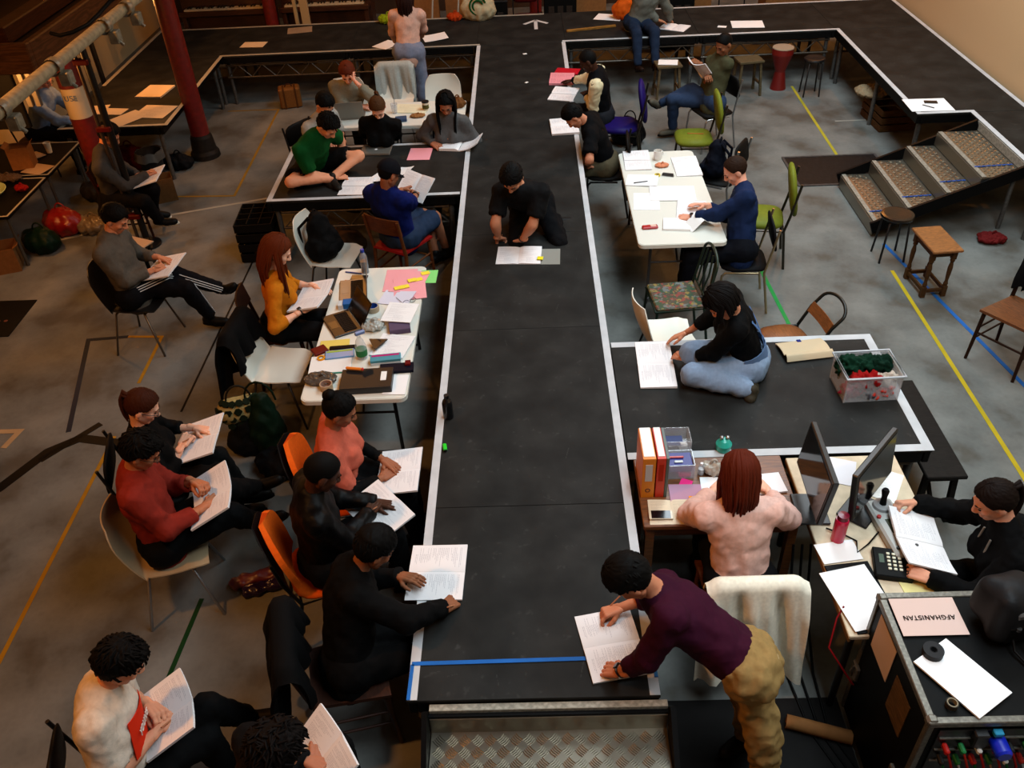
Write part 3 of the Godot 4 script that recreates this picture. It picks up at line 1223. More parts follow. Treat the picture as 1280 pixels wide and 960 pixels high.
var PEOPLE := {
	"blue_shirt": {"label": "older person in a pale blue shirt seated behind the red column, reading papers", "skin": Color(0.80, 0.55, 0.45), "top": Color(0.50, 0.58, 0.70), "bottom": Color(0.08, 0.08, 0.09), "hair": "receding", "hair_color": Color(0.45, 0.38, 0.30), "hands": ["flat", "flat"], "sleeve": 1.6, "glasses": true, "shoes": Color(0.05, 0.04, 0.04)},
	"dark_sweater": {"label": "person in a charcoal sweater writing on a pad behind the black pole", "skin": Color(0.70, 0.46, 0.34), "top": Color(0.24, 0.23, 0.22), "bottom": Color(0.03, 0.03, 0.035), "hair": "short", "hair_color": Color(0.03, 0.025, 0.02), "hands": ["flat", "write"], "shoes": Color(0.05, 0.05, 0.05), "sole": Color(0.8, 0.78, 0.72), "top_name": "sweater"},
	"tracksuit": {"label": "bearded person in a grey sweater and black tracksuit trousers with white side stripes", "skin": Color(0.74, 0.50, 0.38), "top": Color(0.33, 0.31, 0.28), "bottom": Color(0.03, 0.03, 0.045), "hair": "short", "hair_color": Color(0.025, 0.02, 0.018), "hands": ["flat", "write"], "beard": true, "sleeve": 1.75, "shoes": Color(0.05, 0.05, 0.045), "top_name": "sweater", "toe": 95.0},
	"mustard": {"label": "person with red hair in a mustard yellow top holding loose pages", "skin": Color(0.88, 0.66, 0.55), "top": Color(0.74, 0.43, 0.06), "bottom": Color(0.03, 0.03, 0.035), "hair": "long", "hair_color": Color(0.42, 0.18, 0.07), "hands": ["flat", "flat"], "fem": true, "sleeve": 1.45, "shoes": Color(0.05, 0.05, 0.05), "loose": 0.008, "watch": 1},
	"ponytail_glasses": {"label": "person with a brown ponytail and glasses in a black top, writing in an open script", "skin": Color(0.86, 0.64, 0.53), "top": Color(0.018, 0.018, 0.02), "bottom": Color(0.03, 0.03, 0.03), "hair": "pony", "hair_color": Color(0.26, 0.12, 0.06), "hands": ["flat", "write"], "fem": true, "glasses": true, "sleeve": 1.6, "shoes": Color(0.05, 0.04, 0.03)},
	"red_sweater": {"label": "person in a rust red sweater and glasses bent over a script on their knee", "skin": Color(0.66, 0.42, 0.30), "top": Color(0.50, 0.15, 0.11), "bottom": Color(0.018, 0.018, 0.02), "hair": "quiff", "hair_color": Color(0.02, 0.016, 0.014), "hands": ["hold", "flat"], "glasses": true, "sleeve": 1.7, "shoes": Color(0.04, 0.035, 0.03), "top_name": "sweater"},
	"salmon": {"label": "person with a dark top bun in a salmon pink top, script open on the lap", "skin": Color(0.55, 0.34, 0.24), "top": Color(0.74, 0.36, 0.28), "bottom": Color(0.018, 0.018, 0.022), "hair": "bun", "hair_color": Color(0.018, 0.015, 0.013), "hands": ["flat", "flat"], "fem": true, "sleeve": 0.85, "shoes": Color(0.03, 0.03, 0.03), "loose": 0.02},
	"leather": {"label": "person with cropped hair in a black leather jacket writing on a script", "skin": Color(0.26, 0.15, 0.10), "top": Color(0.018, 0.018, 0.02), "top_gloss": 0.5, "bottom": Color(0.02, 0.02, 0.022), "hair": "buzz", "hair_color": Color(0.03, 0.024, 0.02), "hands": ["flat", "write"], "shoes": Color(0.03, 0.03, 0.03), "top_name": "jacket", "folds": 0.010, "loose": 0.02},
	"black_sweater": {"label": "bearded person in a black sweater leaning on the runway with a pen", "skin": Color(0.50, 0.31, 0.21), "top": Color(0.014, 0.014, 0.016), "bottom": Color(0.015, 0.015, 0.017), "hair": "short", "hair_color": Color(0.016, 0.013, 0.012), "hands": ["flat", "write"], "beard": true, "shoes": Color(0.03, 0.03, 0.03), "bulk": 1.08, "loose": 0.02, "top_name": "sweater"},
	"white_tee": {"label": "dark haired person in a white T-shirt with an orange chest print", "skin": Color(0.80, 0.55, 0.43), "top": Color(0.83, 0.77, 0.70), "bottom": Color(0.02, 0.02, 0.022), "hair": "quiff", "hair_color": Color(0.035, 0.022, 0.016), "hands": ["hold", "write"], "sleeve": 0.8, "loose": 0.022, "shoes": Color(0.025, 0.025, 0.025), "toe": 85.0, "bulk": 1.04},
	"curly": {"label": "person with dark curly hair holding a marked script by the maroon chair", "skin": Color(0.62, 0.40, 0.30), "top": Color(0.03, 0.03, 0.035), "bottom": Color(0.03, 0.03, 0.03), "hair": "curly", "hair_color": Color(0.05, 0.025, 0.02), "hands": ["hold", "hold"], "fem": true, "shoes": Color(0.04, 0.04, 0.04)},
	"burgundy": {"label": "person in a burgundy sweater and khaki trousers bending over the runway script", "skin": Color(0.72, 0.46, 0.34), "hem": -0.06, "top": Color(0.20, 0.035, 0.12), "bottom": Color(0.56, 0.45, 0.27), "hair": "short", "hair_color": Color(0.025, 0.02, 0.017), "hands": ["flat", "write"], "sleeve": 1.65, "watch": 0, "shoes": Color(0.08, 0.06, 0.05), "leg_loose": 0.026, "leg_folds": 0.022, "bulk": 1.05, "top_name": "sweater", "loose": 0.016},
	"pink": {"label": "person with long auburn hair in a pale pink blouse at the wooden desk", "skin": Color(0.87, 0.66, 0.56), "top": Color(0.88, 0.70, 0.64), "bottom": Color(0.05, 0.05, 0.06), "hair": "long", "hair_color": Color(0.40, 0.14, 0.06), "hands": ["flat", "flat"], "fem": true, "sleeve": 1.8, "loose": 0.028, "folds": 0.012, "shoes": Color(0.05, 0.05, 0.05), "top_name": "blouse"},
	"hoodie": {"label": "person with tied back brown hair in a black hooded top by the control panel", "skin": Color(0.80, 0.56, 0.45), "top": Color(0.012, 0.013, 0.016), "bottom": Color(0.02, 0.02, 0.025), "hair": "pony", "hair_color": Color(0.10, 0.055, 0.035), "hands": ["write", "hold"], "fem": true, "shoes": Color(0.04, 0.04, 0.04), "loose": 0.026, "folds": 0.015, "top_name": "hooded_top"},
	"dungarees": {"label": "person in pale denim dungarees and a black top kneeling on the side platform", "skin": Color(0.74, 0.50, 0.38), "top": Color(0.012, 0.012, 0.014), "bottom": Color(0.50, 0.58, 0.68), "hair": "bob", "hair_color": Color(0.035, 0.02, 0.016), "hands": ["flat", "flat"], "fem": true, "sleeve": 1.55, "shoes": Color(0.20, 0.18, 0.14), "ground": 0.7, "toe": 80.0, "leg_loose": 0.022, "bottom_name": "dungarees"},
	"blue_sweater": {"label": "balding person in a royal blue sweater writing at the white folding table", "skin": Color(0.84, 0.60, 0.50), "top": Color(0.08, 0.14, 0.27), "bottom": Color(0.03, 0.04, 0.07), "hair": "receding", "hair_color": Color(0.20, 0.13, 0.09), "hands": ["flat", "flat"], "sleeve": 1.75, "shoes": Color(0.06, 0.05, 0.04), "watch": 0, "top_name": "sweater"},
	"kneeling": {"label": "person in a dark grey T-shirt kneeling on the runway, writing in a script", "skin": Color(0.72, 0.48, 0.36), "top": Color(0.045, 0.045, 0.05), "bottom": Color(0.02, 0.022, 0.032), "hair": "short", "hair_color": Color(0.018, 0.015, 0.014), "hands": ["flat", "write"], "sleeve": 0.75, "shoes": Color(0.04, 0.04, 0.04), "ground": 0.7, "watch": 0, "toe": 5.0},
	"black_tee": {"label": "bearded person in a black T-shirt and khaki trousers resting the chin over the platform edge", "skin": Color(0.70, 0.47, 0.36), "top": Color(0.014, 0.015, 0.022), "bottom": Color(0.30, 0.27, 0.20), "hair": "short", "hair_color": Color(0.02, 0.017, 0.015), "hands": ["flat", "flat"], "beard": true, "sleeve": 0.8, "shoes": Color(0.05, 0.05, 0.05)},
	"varsity": {"label": "person in a navy bomber jacket with cream sleeves reading at the platform edge", "skin": Color(0.22, 0.13, 0.09), "top": Color(0.015, 0.018, 0.03), "bottom": Color(0.10, 0.11, 0.13), "hair": "buzz", "hair_color": Color(0.025, 0.02, 0.018), "hands": ["flat", "flat"], "sleeve": 0.0, "shoes": Color(0.05, 0.05, 0.05), "top_name": "jacket", "loose": 0.02},
	"olive": {"label": "person in an olive sweater and blue jeans sitting cross-legged with a curled script", "skin": Color(0.50, 0.32, 0.22), "top": Color(0.25, 0.25, 0.17), "bottom": Color(0.16, 0.22, 0.32), "hair": "buzz", "hair_color": Color(0.02, 0.017, 0.015), "hands": ["hold", "hold"], "beard": true, "sleeve": 1.4, "shoes": Color(0.30, 0.29, 0.25), "toe": -100.0, "top_name": "sweater"},
	"jeans_deck": {"label": "person in a grey cardigan and blue jeans sitting on the far platform edge", "skin": Color(0.70, 0.46, 0.34), "top": Color(0.40, 0.41, 0.38), "bottom": Color(0.10, 0.15, 0.23), "hair": "short", "hair_color": Color(0.03, 0.02, 0.02), "hands": ["flat", "flat"], "shoes": Color(0.10, 0.05, 0.03), "top_name": "cardigan", "loose": 0.022},
	"striped": {"label": "person in a pale pink striped shirt and light jeans standing at the far platform", "skin": Color(0.85, 0.62, 0.52), "top": Color(0.78, 0.62, 0.55), "bottom": Color(0.44, 0.47, 0.55), "hair": "long", "hair_color": Color(0.16, 0.07, 0.05), "hands": ["flat", "flat"], "fem": true, "shoes": Color(0.4, 0.38, 0.35), "leg_loose": 0.03, "loose": 0.02},
	"ginger": {"label": "person with ginger hair in a grey shirt, hand at the mouth, behind the silver laptop", "skin": Color(0.84, 0.60, 0.50), "top": Color(0.48, 0.47, 0.41), "bottom": Color(0.05, 0.05, 0.06), "hair": "short", "hair_color": Color(0.42, 0.17, 0.08), "hands": ["hold", "flat"], "chin_hand": 0, "shoes": Color(0.05, 0.05, 0.05), "sleeve": 1.7},
	"black_top": {"label": "person with fair brown ponytail in a black top looking down at a closed laptop", "skin": Color(0.86, 0.64, 0.54), "top": Color(0.014, 0.014, 0.016), "bottom": Color(0.03, 0.03, 0.03), "hair": "pony", "hair_color": Color(0.34, 0.22, 0.12), "hands": ["flat", "flat"], "fem": true, "shoes": Color(0.04, 0.04, 0.04)},
	"long_hair": {"label": "person with long straight black hair in a grey jacket turning script pages", "skin": Color(0.62, 0.40, 0.30), "top": Color(0.32, 0.32, 0.32), "bottom": Color(0.04, 0.04, 0.05), "hair": "long", "hair_color": Color(0.014, 0.013, 0.015), "hands": ["hold", "flat"], "fem": true, "shoes": Color(0.04, 0.04, 0.04), "top_name": "jacket"},
	"green_tee": {"label": "person in a green T-shirt and black shorts sitting cross-legged on the small platform", "skin": Color(0.80, 0.55, 0.42), "top": Color(0.03, 0.28, 0.11), "bottom": Color(0.02, 0.02, 0.022), "hair": "quiff", "hair_color": Color(0.03, 0.022, 0.018), "hands": ["flat", "write"], "sleeve": 0.8, "legs": 0.75, "shoes": Color(0.10, 0.09, 0.08), "ground": 0.7, "toe": 100.0, "bottom_name": "shorts", "leg_loose": 0.024},
	"patterned": {"label": "person with black hair in a white T-shirt with dark splashes behind the green one", "skin": Color(0.78, 0.54, 0.42), "top": Color(0.62, 0.61, 0.58), "bottom": Color(0.04, 0.04, 0.05), "hair": "short", "hair_color": Color(0.02, 0.018, 0.016), "hands": ["flat", "flat"], "sleeve": 0.8, "shoes": Color(0.05, 0.05, 0.05)},
	"blue_cap": {"label": "person in a royal blue T-shirt, navy cap and denim shorts with papers in hand", "skin": Color(0.56, 0.35, 0.25), "top": Color(0.03, 0.08, 0.31), "bottom": Color(0.12, 0.18, 0.27), "hair": "buzz", "hair_color": Color(0.02, 0.017, 0.015), "hands": ["hold", "hold"], "sleeve": 0.85, "legs": 0.95, "beard": true, "watch": 1, "shoes": Color(0.05, 0.05, 0.05), "glasses": true, "loose": 0.02, "bulk": 1.05, "bottom_name": "shorts"},
}

# P N H, shoulders, elbows, wrists, hips, knees, ankles (left, right), then body yaw, face yaw, face pitch, size
var JOINTS := {
	"blue_shirt": [-5.953,0.550,-8.013, -5.689,0.967,-7.931, -5.667,1.152,-8.002, -5.703,0.945,-8.112, -5.733,0.896,-7.767, -5.481,0.780,-8.068, -5.506,0.752,-7.692, -5.259,0.740,-7.939, -5.246,0.740,-7.711, -5.945,0.563,-8.102, -5.961,0.537,-7.924, -5.524,0.527,-8.095, -5.545,0.493,-7.858, -5.496,0.108,-8.092, -5.514,0.074,-7.855, 95, 95, 35, 1.00],
	"dark_sweater": [-4.322,0.540,-6.130, -4.242,1.018,-6.007, -4.163,1.172,-6.107, -4.265,1.011,-6.189, -4.236,0.919,-5.852, -4.269,0.757,-6.307, -4.088,0.698,-5.940, -4.044,0.700,-6.190, -3.917,0.720,-6.135, -4.329,0.564,-6.217, -4.314,0.516,-6.044, -3.909,0.560,-6.126, -3.918,0.544,-5.879, -4.064,0.218,-6.314, -3.940,0.203,-6.123, 85, 85, 40, 1.00],
	"tracksuit": [-3.410,0.540,-4.117, -3.478,1.035,-4.137, -3.387,1.205,-4.188, -3.456,0.975,-4.309, -3.486,0.985,-3.961, -3.460,0.732,-4.448, -3.385,0.726,-3.987, -3.212,0.720,-4.370, -3.195,0.720,-4.164, -3.402,0.537,-4.207, -3.418,0.543,-4.027, -2.974,0.504,-4.178, -3.088,0.587,-4.299, -2.914,0.117,-4.330, -2.801,0.328,-4.464, 95, 95, 35, 1.00],
	"mustard": [-2.012,0.540,-3.561, -1.943,1.033,-3.516, -1.878,1.222,-3.514, -1.981,0.999,-3.692, -1.920,0.959,-3.349, -1.932,0.744,-3.798, -1.941,0.719,-3.206, -1.696,0.780,-3.695, -1.750,0.760,-3.377, -2.028,0.550,-3.649, -1.997,0.530,-3.473, -1.601,0.519,-3.611, -1.571,0.518,-3.410, -1.572,0.100,-3.616, -1.543,0.099,-3.415, 80, 80, 35, 1.00],
	"ponytail_glasses": [-2.457,0.540,-1.784, -2.394,1.007,-1.727, -2.327,1.185,-1.720, -2.443,0.981,-1.892, -2.358,0.931,-1.574, -2.440,0.751,-2.026, -2.300,0.673,-1.606, -2.194,0.760,-2.000, -2.223,0.780,-1.815, -2.479,0.553,-1.866, -2.436,0.527,-1.703, -2.075,0.559,-1.926, -2.034,0.556,-1.770, -2.004,0.171,-1.986, -2.024,0.164,-1.848, 75, 75, 35, 0.95],
	"red_sweater": [-2.231,0.540,-1.241, -2.284,1.035,-1.290, -2.184,1.208,-1.295, -2.323,0.959,-1.453, -2.233,1.002,-1.117, -2.211,0.710,-1.514, -2.109,0.751,-1.112, -2.011,0.840,-1.410, -1.935,0.740,-1.305, -2.254,0.529,-1.327, -2.207,0.551,-1.155, -1.909,0.596,-1.575, -1.844,0.578,-1.383, -1.874,0.317,-1.887, -1.813,0.242,-1.634, 75, 75, 40, 1.00],
	"salmon": [-1.208,0.540,-1.695, -1.194,1.010,-1.630, -1.108,1.180,-1.635, -1.210,0.982,-1.801, -1.181,0.935,-1.473, -1.137,0.732,-1.854, -1.108,0.681,-1.443, -0.928,0.660,-1.743, -0.924,0.640,-1.603, -1.216,0.552,-1.779, -1.201,0.528,-1.611, -0.809,0.517,-1.774, -0.793,0.519,-1.589, -0.781,0.119,-1.776, -0.766,0.121,-1.592, 85, 85, 30, 0.95],
	"leather": [-1.219,0.540,-1.061, -1.208,1.040,-1.075, -1.109,1.213,-1.069, -1.269,0.982,-1.238, -1.149,0.988,-0.909, -1.179,0.737,-1.340, -1.052,0.741,-0.997, -0.922,0.700,-1.330, -0.945,0.720,-1.233, -1.250,0.538,-1.146, -1.188,0.542,-0.977, -0.879,0.540,-1.364, -0.825,0.540,-1.207, -0.853,0.121,-1.374, -0.799,0.121,-1.217, 70, 70, 35, 1.00],
	"black_sweater": [-0.969,0.540,-0.348, -0.908,0.988,-0.561, -0.776,1.136,-0.588, -0.971,0.874,-0.690, -0.859,1.004,-0.385, -0.931,0.617,-0.793, -0.617,0.870,-0.341, -0.710,0.740,-0.732, -0.455,0.750,-0.504, -0.998,0.507,-0.427, -0.940,0.573,-0.270, -0.601,0.521,-0.593, -0.547,0.483,-0.418, -0.574,0.102,-0.603, -0.517,0.070,-0.429, 70, 60, 40, 1.00],
	"white_tee": [-1.937,0.540,0.277, -1.953,1.012,0.112, -1.830,1.162,0.062, -1.994,0.902,-0.030, -1.909,1.017,0.290, -2.038,0.639,-0.113, -1.878,0.746,0.353, -1.837,0.740,0.016, -1.762,0.720,0.122, -1.959,0.510,0.195, -1.915,0.570,0.359, -1.620,0.592,-0.058, -1.619,0.503,0.054, -1.549,0.216,-0.232, -1.625,0.088,-0.011, 75, 70, 40, 1.00],
	"curly": [-1.248,0.540,0.458, -1.113,1.019,0.507, -1.023,1.198,0.513, -1.213,1.005,0.354, -1.042,0.927,0.649, -1.244,0.742,0.264, -0.988,0.659,0.588, -1.002,0.800,0.339, -0.967,0.780,0.358, -1.292,0.560,0.382, -1.204,0.520,0.534, -0.943,0.527,0.146, -0.826,0.473,0.349, -0.918,0.108,0.132, -0.798,0.070,0.333, 60, 60, 30, 1.00],
	"burgundy": [0.995,0.930,-0.009, 0.589,1.212,-0.201, 0.456,1.359,-0.177, 0.616,1.274,-0.016, 0.645,1.090,-0.347, 0.535,1.007,-0.006, 0.697,0.857,-0.493, 0.415,0.788,-0.080, 0.457,0.760,-0.469, 0.988,0.974,0.069, 1.002,0.886,-0.088, 1.064,0.581,-0.088, 1.099,0.502,0.079, 1.111,0.163,-0.098, 1.149,0.090,0.139, -85, -85, 60, 1.00],
	"pink": [1.168,0.540,-0.822, 1.132,1.000,-0.936, 1.128,1.180,-0.996, 0.970,0.936,-0.923, 1.302,0.962,-0.923, 0.922,0.757,-1.113, 1.449,0.776,-1.045, 1.088,0.760,-1.296, 1.388,0.760,-1.284, 1.082,0.533,-0.822, 1.253,0.547,-0.822, 1.052,0.491,-1.221, 1.283,0.509,-1.221, 1.052,0.093,-1.251, 1.283,0.111,-1.249, 0, 0, 45, 0.95],
	"hoodie": [2.601,0.540,-0.703, 2.454,1.002,-0.724, 2.362,1.167,-0.766, 2.455,0.954,-0.553, 2.485,0.948,-0.891, 2.289,0.750,-0.486, 2.401,0.761,-1.069, 2.064,0.780,-0.596, 2.157,0.820,-1.092, 2.594,0.542,-0.616, 2.609,0.538,-0.790, 2.185,0.502,-0.622, 2.206,0.498,-0.855, 2.156,0.096,-0.624, 2.176,0.092,-0.858, -85, -85, 30, 0.97],
	"dungarees": [1.532,0.800,-2.508, 1.376,1.247,-2.472, 1.270,1.363,-2.366, 1.379,1.180,-2.312, 1.407,1.216,-2.641, 1.259,0.955,-2.389, 1.311,0.993,-2.749, 1.115,0.810,-2.527, 1.142,0.821,-2.805, 1.524,0.791,-2.424, 1.539,0.809,-2.593, 1.125,0.801,-2.340, 1.138,0.851,-2.528, 1.502,0.750,-2.221, 1.520,0.741,-2.496, -85, -80, 55, 0.95],
	"blue_sweater": [1.898,0.540,-4.449, 1.920,0.991,-4.663, 1.846,1.152,-4.756, 1.904,1.017,-4.483, 1.931,0.866,-4.797, 1.691,0.845,-4.544, 1.859,0.628,-4.926, 1.474,0.762,-4.661, 1.637,0.760,-4.897, 1.891,0.579,-4.368, 1.905,0.501,-4.530, 1.466,0.522,-4.403, 1.486,0.523,-4.624, 1.437,0.103,-4.406, 1.457,0.104,-4.627, -85, -90, 35, 1.00],
	"kneeling": [0.069,0.930,-4.753, -0.021,1.230,-4.363, -0.081,1.393,-4.264, 0.160,1.201,-4.370, -0.182,1.193,-4.443, 0.072,0.966,-4.246, -0.239,0.978,-4.273, -0.025,0.760,-4.371, -0.227,0.760,-4.415, 0.157,0.932,-4.734, -0.019,0.928,-4.772, 0.302,0.679,-4.418, -0.074,0.678,-4.426, 0.283,0.723,-4.836, -0.009,0.718,-4.839, 192, 200, 55, 1.00],
	"black_tee": [0.871,0.540,-6.380, 0.694,1.006,-6.347, 0.527,1.097,-6.285, 0.698,0.937,-6.177, 0.729,0.973,-6.524, 0.669,0.761,-5.962, 0.737,0.694,-6.539, 0.670,0.600,-6.166, 0.613,0.600,-6.330, 0.863,0.531,-6.291, 0.879,0.549,-6.469, 0.442,0.488,-6.298, 0.463,0.512,-6.536, 0.411,0.070,-6.300, 0.433,0.093,-6.538, -85, -85, 60, 1.00],
	"varsity": [0.935,0.540,-7.748, 0.867,1.032,-7.695, 0.761,1.196,-7.649, 0.844,0.955,-7.530, 0.904,1.001,-7.872, 0.828,0.686,-7.604, 0.797,0.848,-8.080, 0.761,0.730,-7.852, 0.622,0.770,-8.256, 0.920,0.528,-7.660, 0.951,0.552,-7.836, 0.501,0.484,-7.704, 0.542,0.516,-7.938, 0.470,0.070,-7.710, 0.513,0.097,-7.943, -80, -80, 35, 1.00],
	"olive": [2.271,0.540,-7.957, 2.348,1.014,-8.096, 2.356,1.199,-8.021, 2.398,1.000,-7.920, 2.281,0.924,-8.241, 2.276,0.812,-8.088, 2.222,0.670,-8.140, 2.117,0.920,-8.263, 2.185,0.850,-7.956, 2.302,0.559,-7.875, 2.241,0.521,-8.040, 2.059,0.616,-8.225, 1.829,0.520,-8.160, 1.717,0.407,-8.348, 1.877,0.116,-8.265, -110, -120, 30, 1.00],
	"jeans_deck": [1.640,0.800,-10.389, 1.767,1.267,-10.265, 1.858,1.437,-10.213, 1.919,1.183,-10.323, 1.587,1.249,-10.234, 2.050,0.954,-10.419, 1.712,1.006,-10.292, 2.118,0.768,-10.587, 1.907,0.839,-10.335, 1.725,0.783,-10.412, 1.554,0.817,-10.367, 1.827,0.788,-9.995, 1.576,0.794,-9.938, 1.839,0.402,-9.830, 1.599,0.396,-9.805, 165, 150, 35, 1.00],
	"striped": [-1.464,0.880,-9.298, -1.450,1.353,-9.424, -1.464,1.544,-9.469, -1.623,1.306,-9.410, -1.280,1.296,-9.410, -1.679,1.066,-9.531, -1.281,1.076,-9.573, -1.671,0.885,-9.709, -1.344,0.931,-9.774, -1.553,0.883,-9.298, -1.376,0.877,-9.298, -1.520,0.465,-9.340, -1.340,0.460,-9.340, -1.520,0.070,-9.297, -1.340,0.070,-9.297, 0, 0, 35, 0.98],
	"ginger": [-2.146,0.540,-8.220, -2.030,0.927,-7.926, -2.018,1.112,-7.850, -1.873,0.845,-7.973, -2.213,0.924,-7.943, -1.743,0.855,-7.725, -2.107,0.692,-7.828, -1.915,1.050,-7.722, -1.884,0.760,-7.714, -2.059,0.520,-8.228, -2.233,0.560,-8.212, -1.993,0.473,-7.812, -2.226,0.527,-7.791, -1.990,0.070,-7.779, -2.223,0.108,-7.763, 175, 175, 40, 1.00],
	"black_top": [-1.556,0.540,-6.779, -1.505,0.996,-6.655, -1.497,1.166,-6.571, -1.346,0.926,-6.663, -1.676,0.966,-6.675, -1.385,0.750,-6.859, -1.733,0.782,-6.858, -1.496,0.647,-7.054, -1.709,0.655,-7.069, -1.472,0.530,-6.776, -1.641,0.550,-6.782, -1.456,0.486,-6.376, -1.685,0.514,-6.384, -1.457,0.088,-6.346, -1.686,0.116,-6.356, 182, 180, 50, 0.95],
	"long_hair": [-0.805,0.540,-6.813, -0.783,0.993,-6.672, -0.788,1.168,-6.598, -0.620,0.931,-6.673, -0.950,0.956,-6.702, -0.501,0.697,-6.718, -1.102,0.761,-6.800, -0.712,0.800,-6.641, -0.964,0.740,-6.596, -0.720,0.534,-6.805, -0.890,0.546,-6.820, -0.725,0.491,-6.405, -0.955,0.509,-6.425, -0.728,0.093,-6.376, -0.957,0.111,-6.397, 185, 180, 40, 0.95],
	"green_tee": [-2.140,0.800,-6.045, -2.016,1.193,-5.762, -1.853,1.310,-5.754, -1.910,1.198,-5.912, -2.148,1.102,-5.674, -1.837,1.018,-6.114, -2.088,0.830,-5.704, -1.840,0.760,-6.086, -1.863,0.750,-5.807, -2.079,0.825,-6.106, -2.201,0.775,-5.984, -1.659,0.875,-6.028, -2.272,0.833,-5.563, -1.945,0.755,-5.744, -1.900,0.771,-5.749, 135, 125, 50, 1.00],
	"patterned": [-2.324,0.560,-6.959, -2.167,0.996,-6.771, -2.076,1.167,-6.723, -2.085,0.973,-6.934, -2.283,0.923,-6.650, -2.036,0.713,-7.024, -2.288,0.651,-6.581, -2.035,0.750,-6.767, -2.061,0.750,-6.662, -2.273,0.573,-7.032, -2.375,0.547,-6.886, -1.912,0.537,-6.816, -2.048,0.503,-6.621, -1.889,0.118,-6.800, -2.023,0.084,-6.604, 125, 130, 45, 1.00],
	"blue_cap": [-1.172,0.540,-4.948, -1.231,1.028,-4.856, -1.174,1.217,-4.824, -1.376,0.972,-4.954, -1.073,0.976,-4.779, -1.297,0.834,-5.184, -1.032,0.834,-5.017, -1.164,0.784,-5.402, -1.027,0.789,-5.273, -1.249,0.539,-4.993, -1.094,0.541,-4.903, -0.984,0.552,-5.331, -0.863,0.551,-5.266, -0.891,0.148,-5.269, -0.796,0.145,-5.350, 30, 45, 30, 1.00],
}

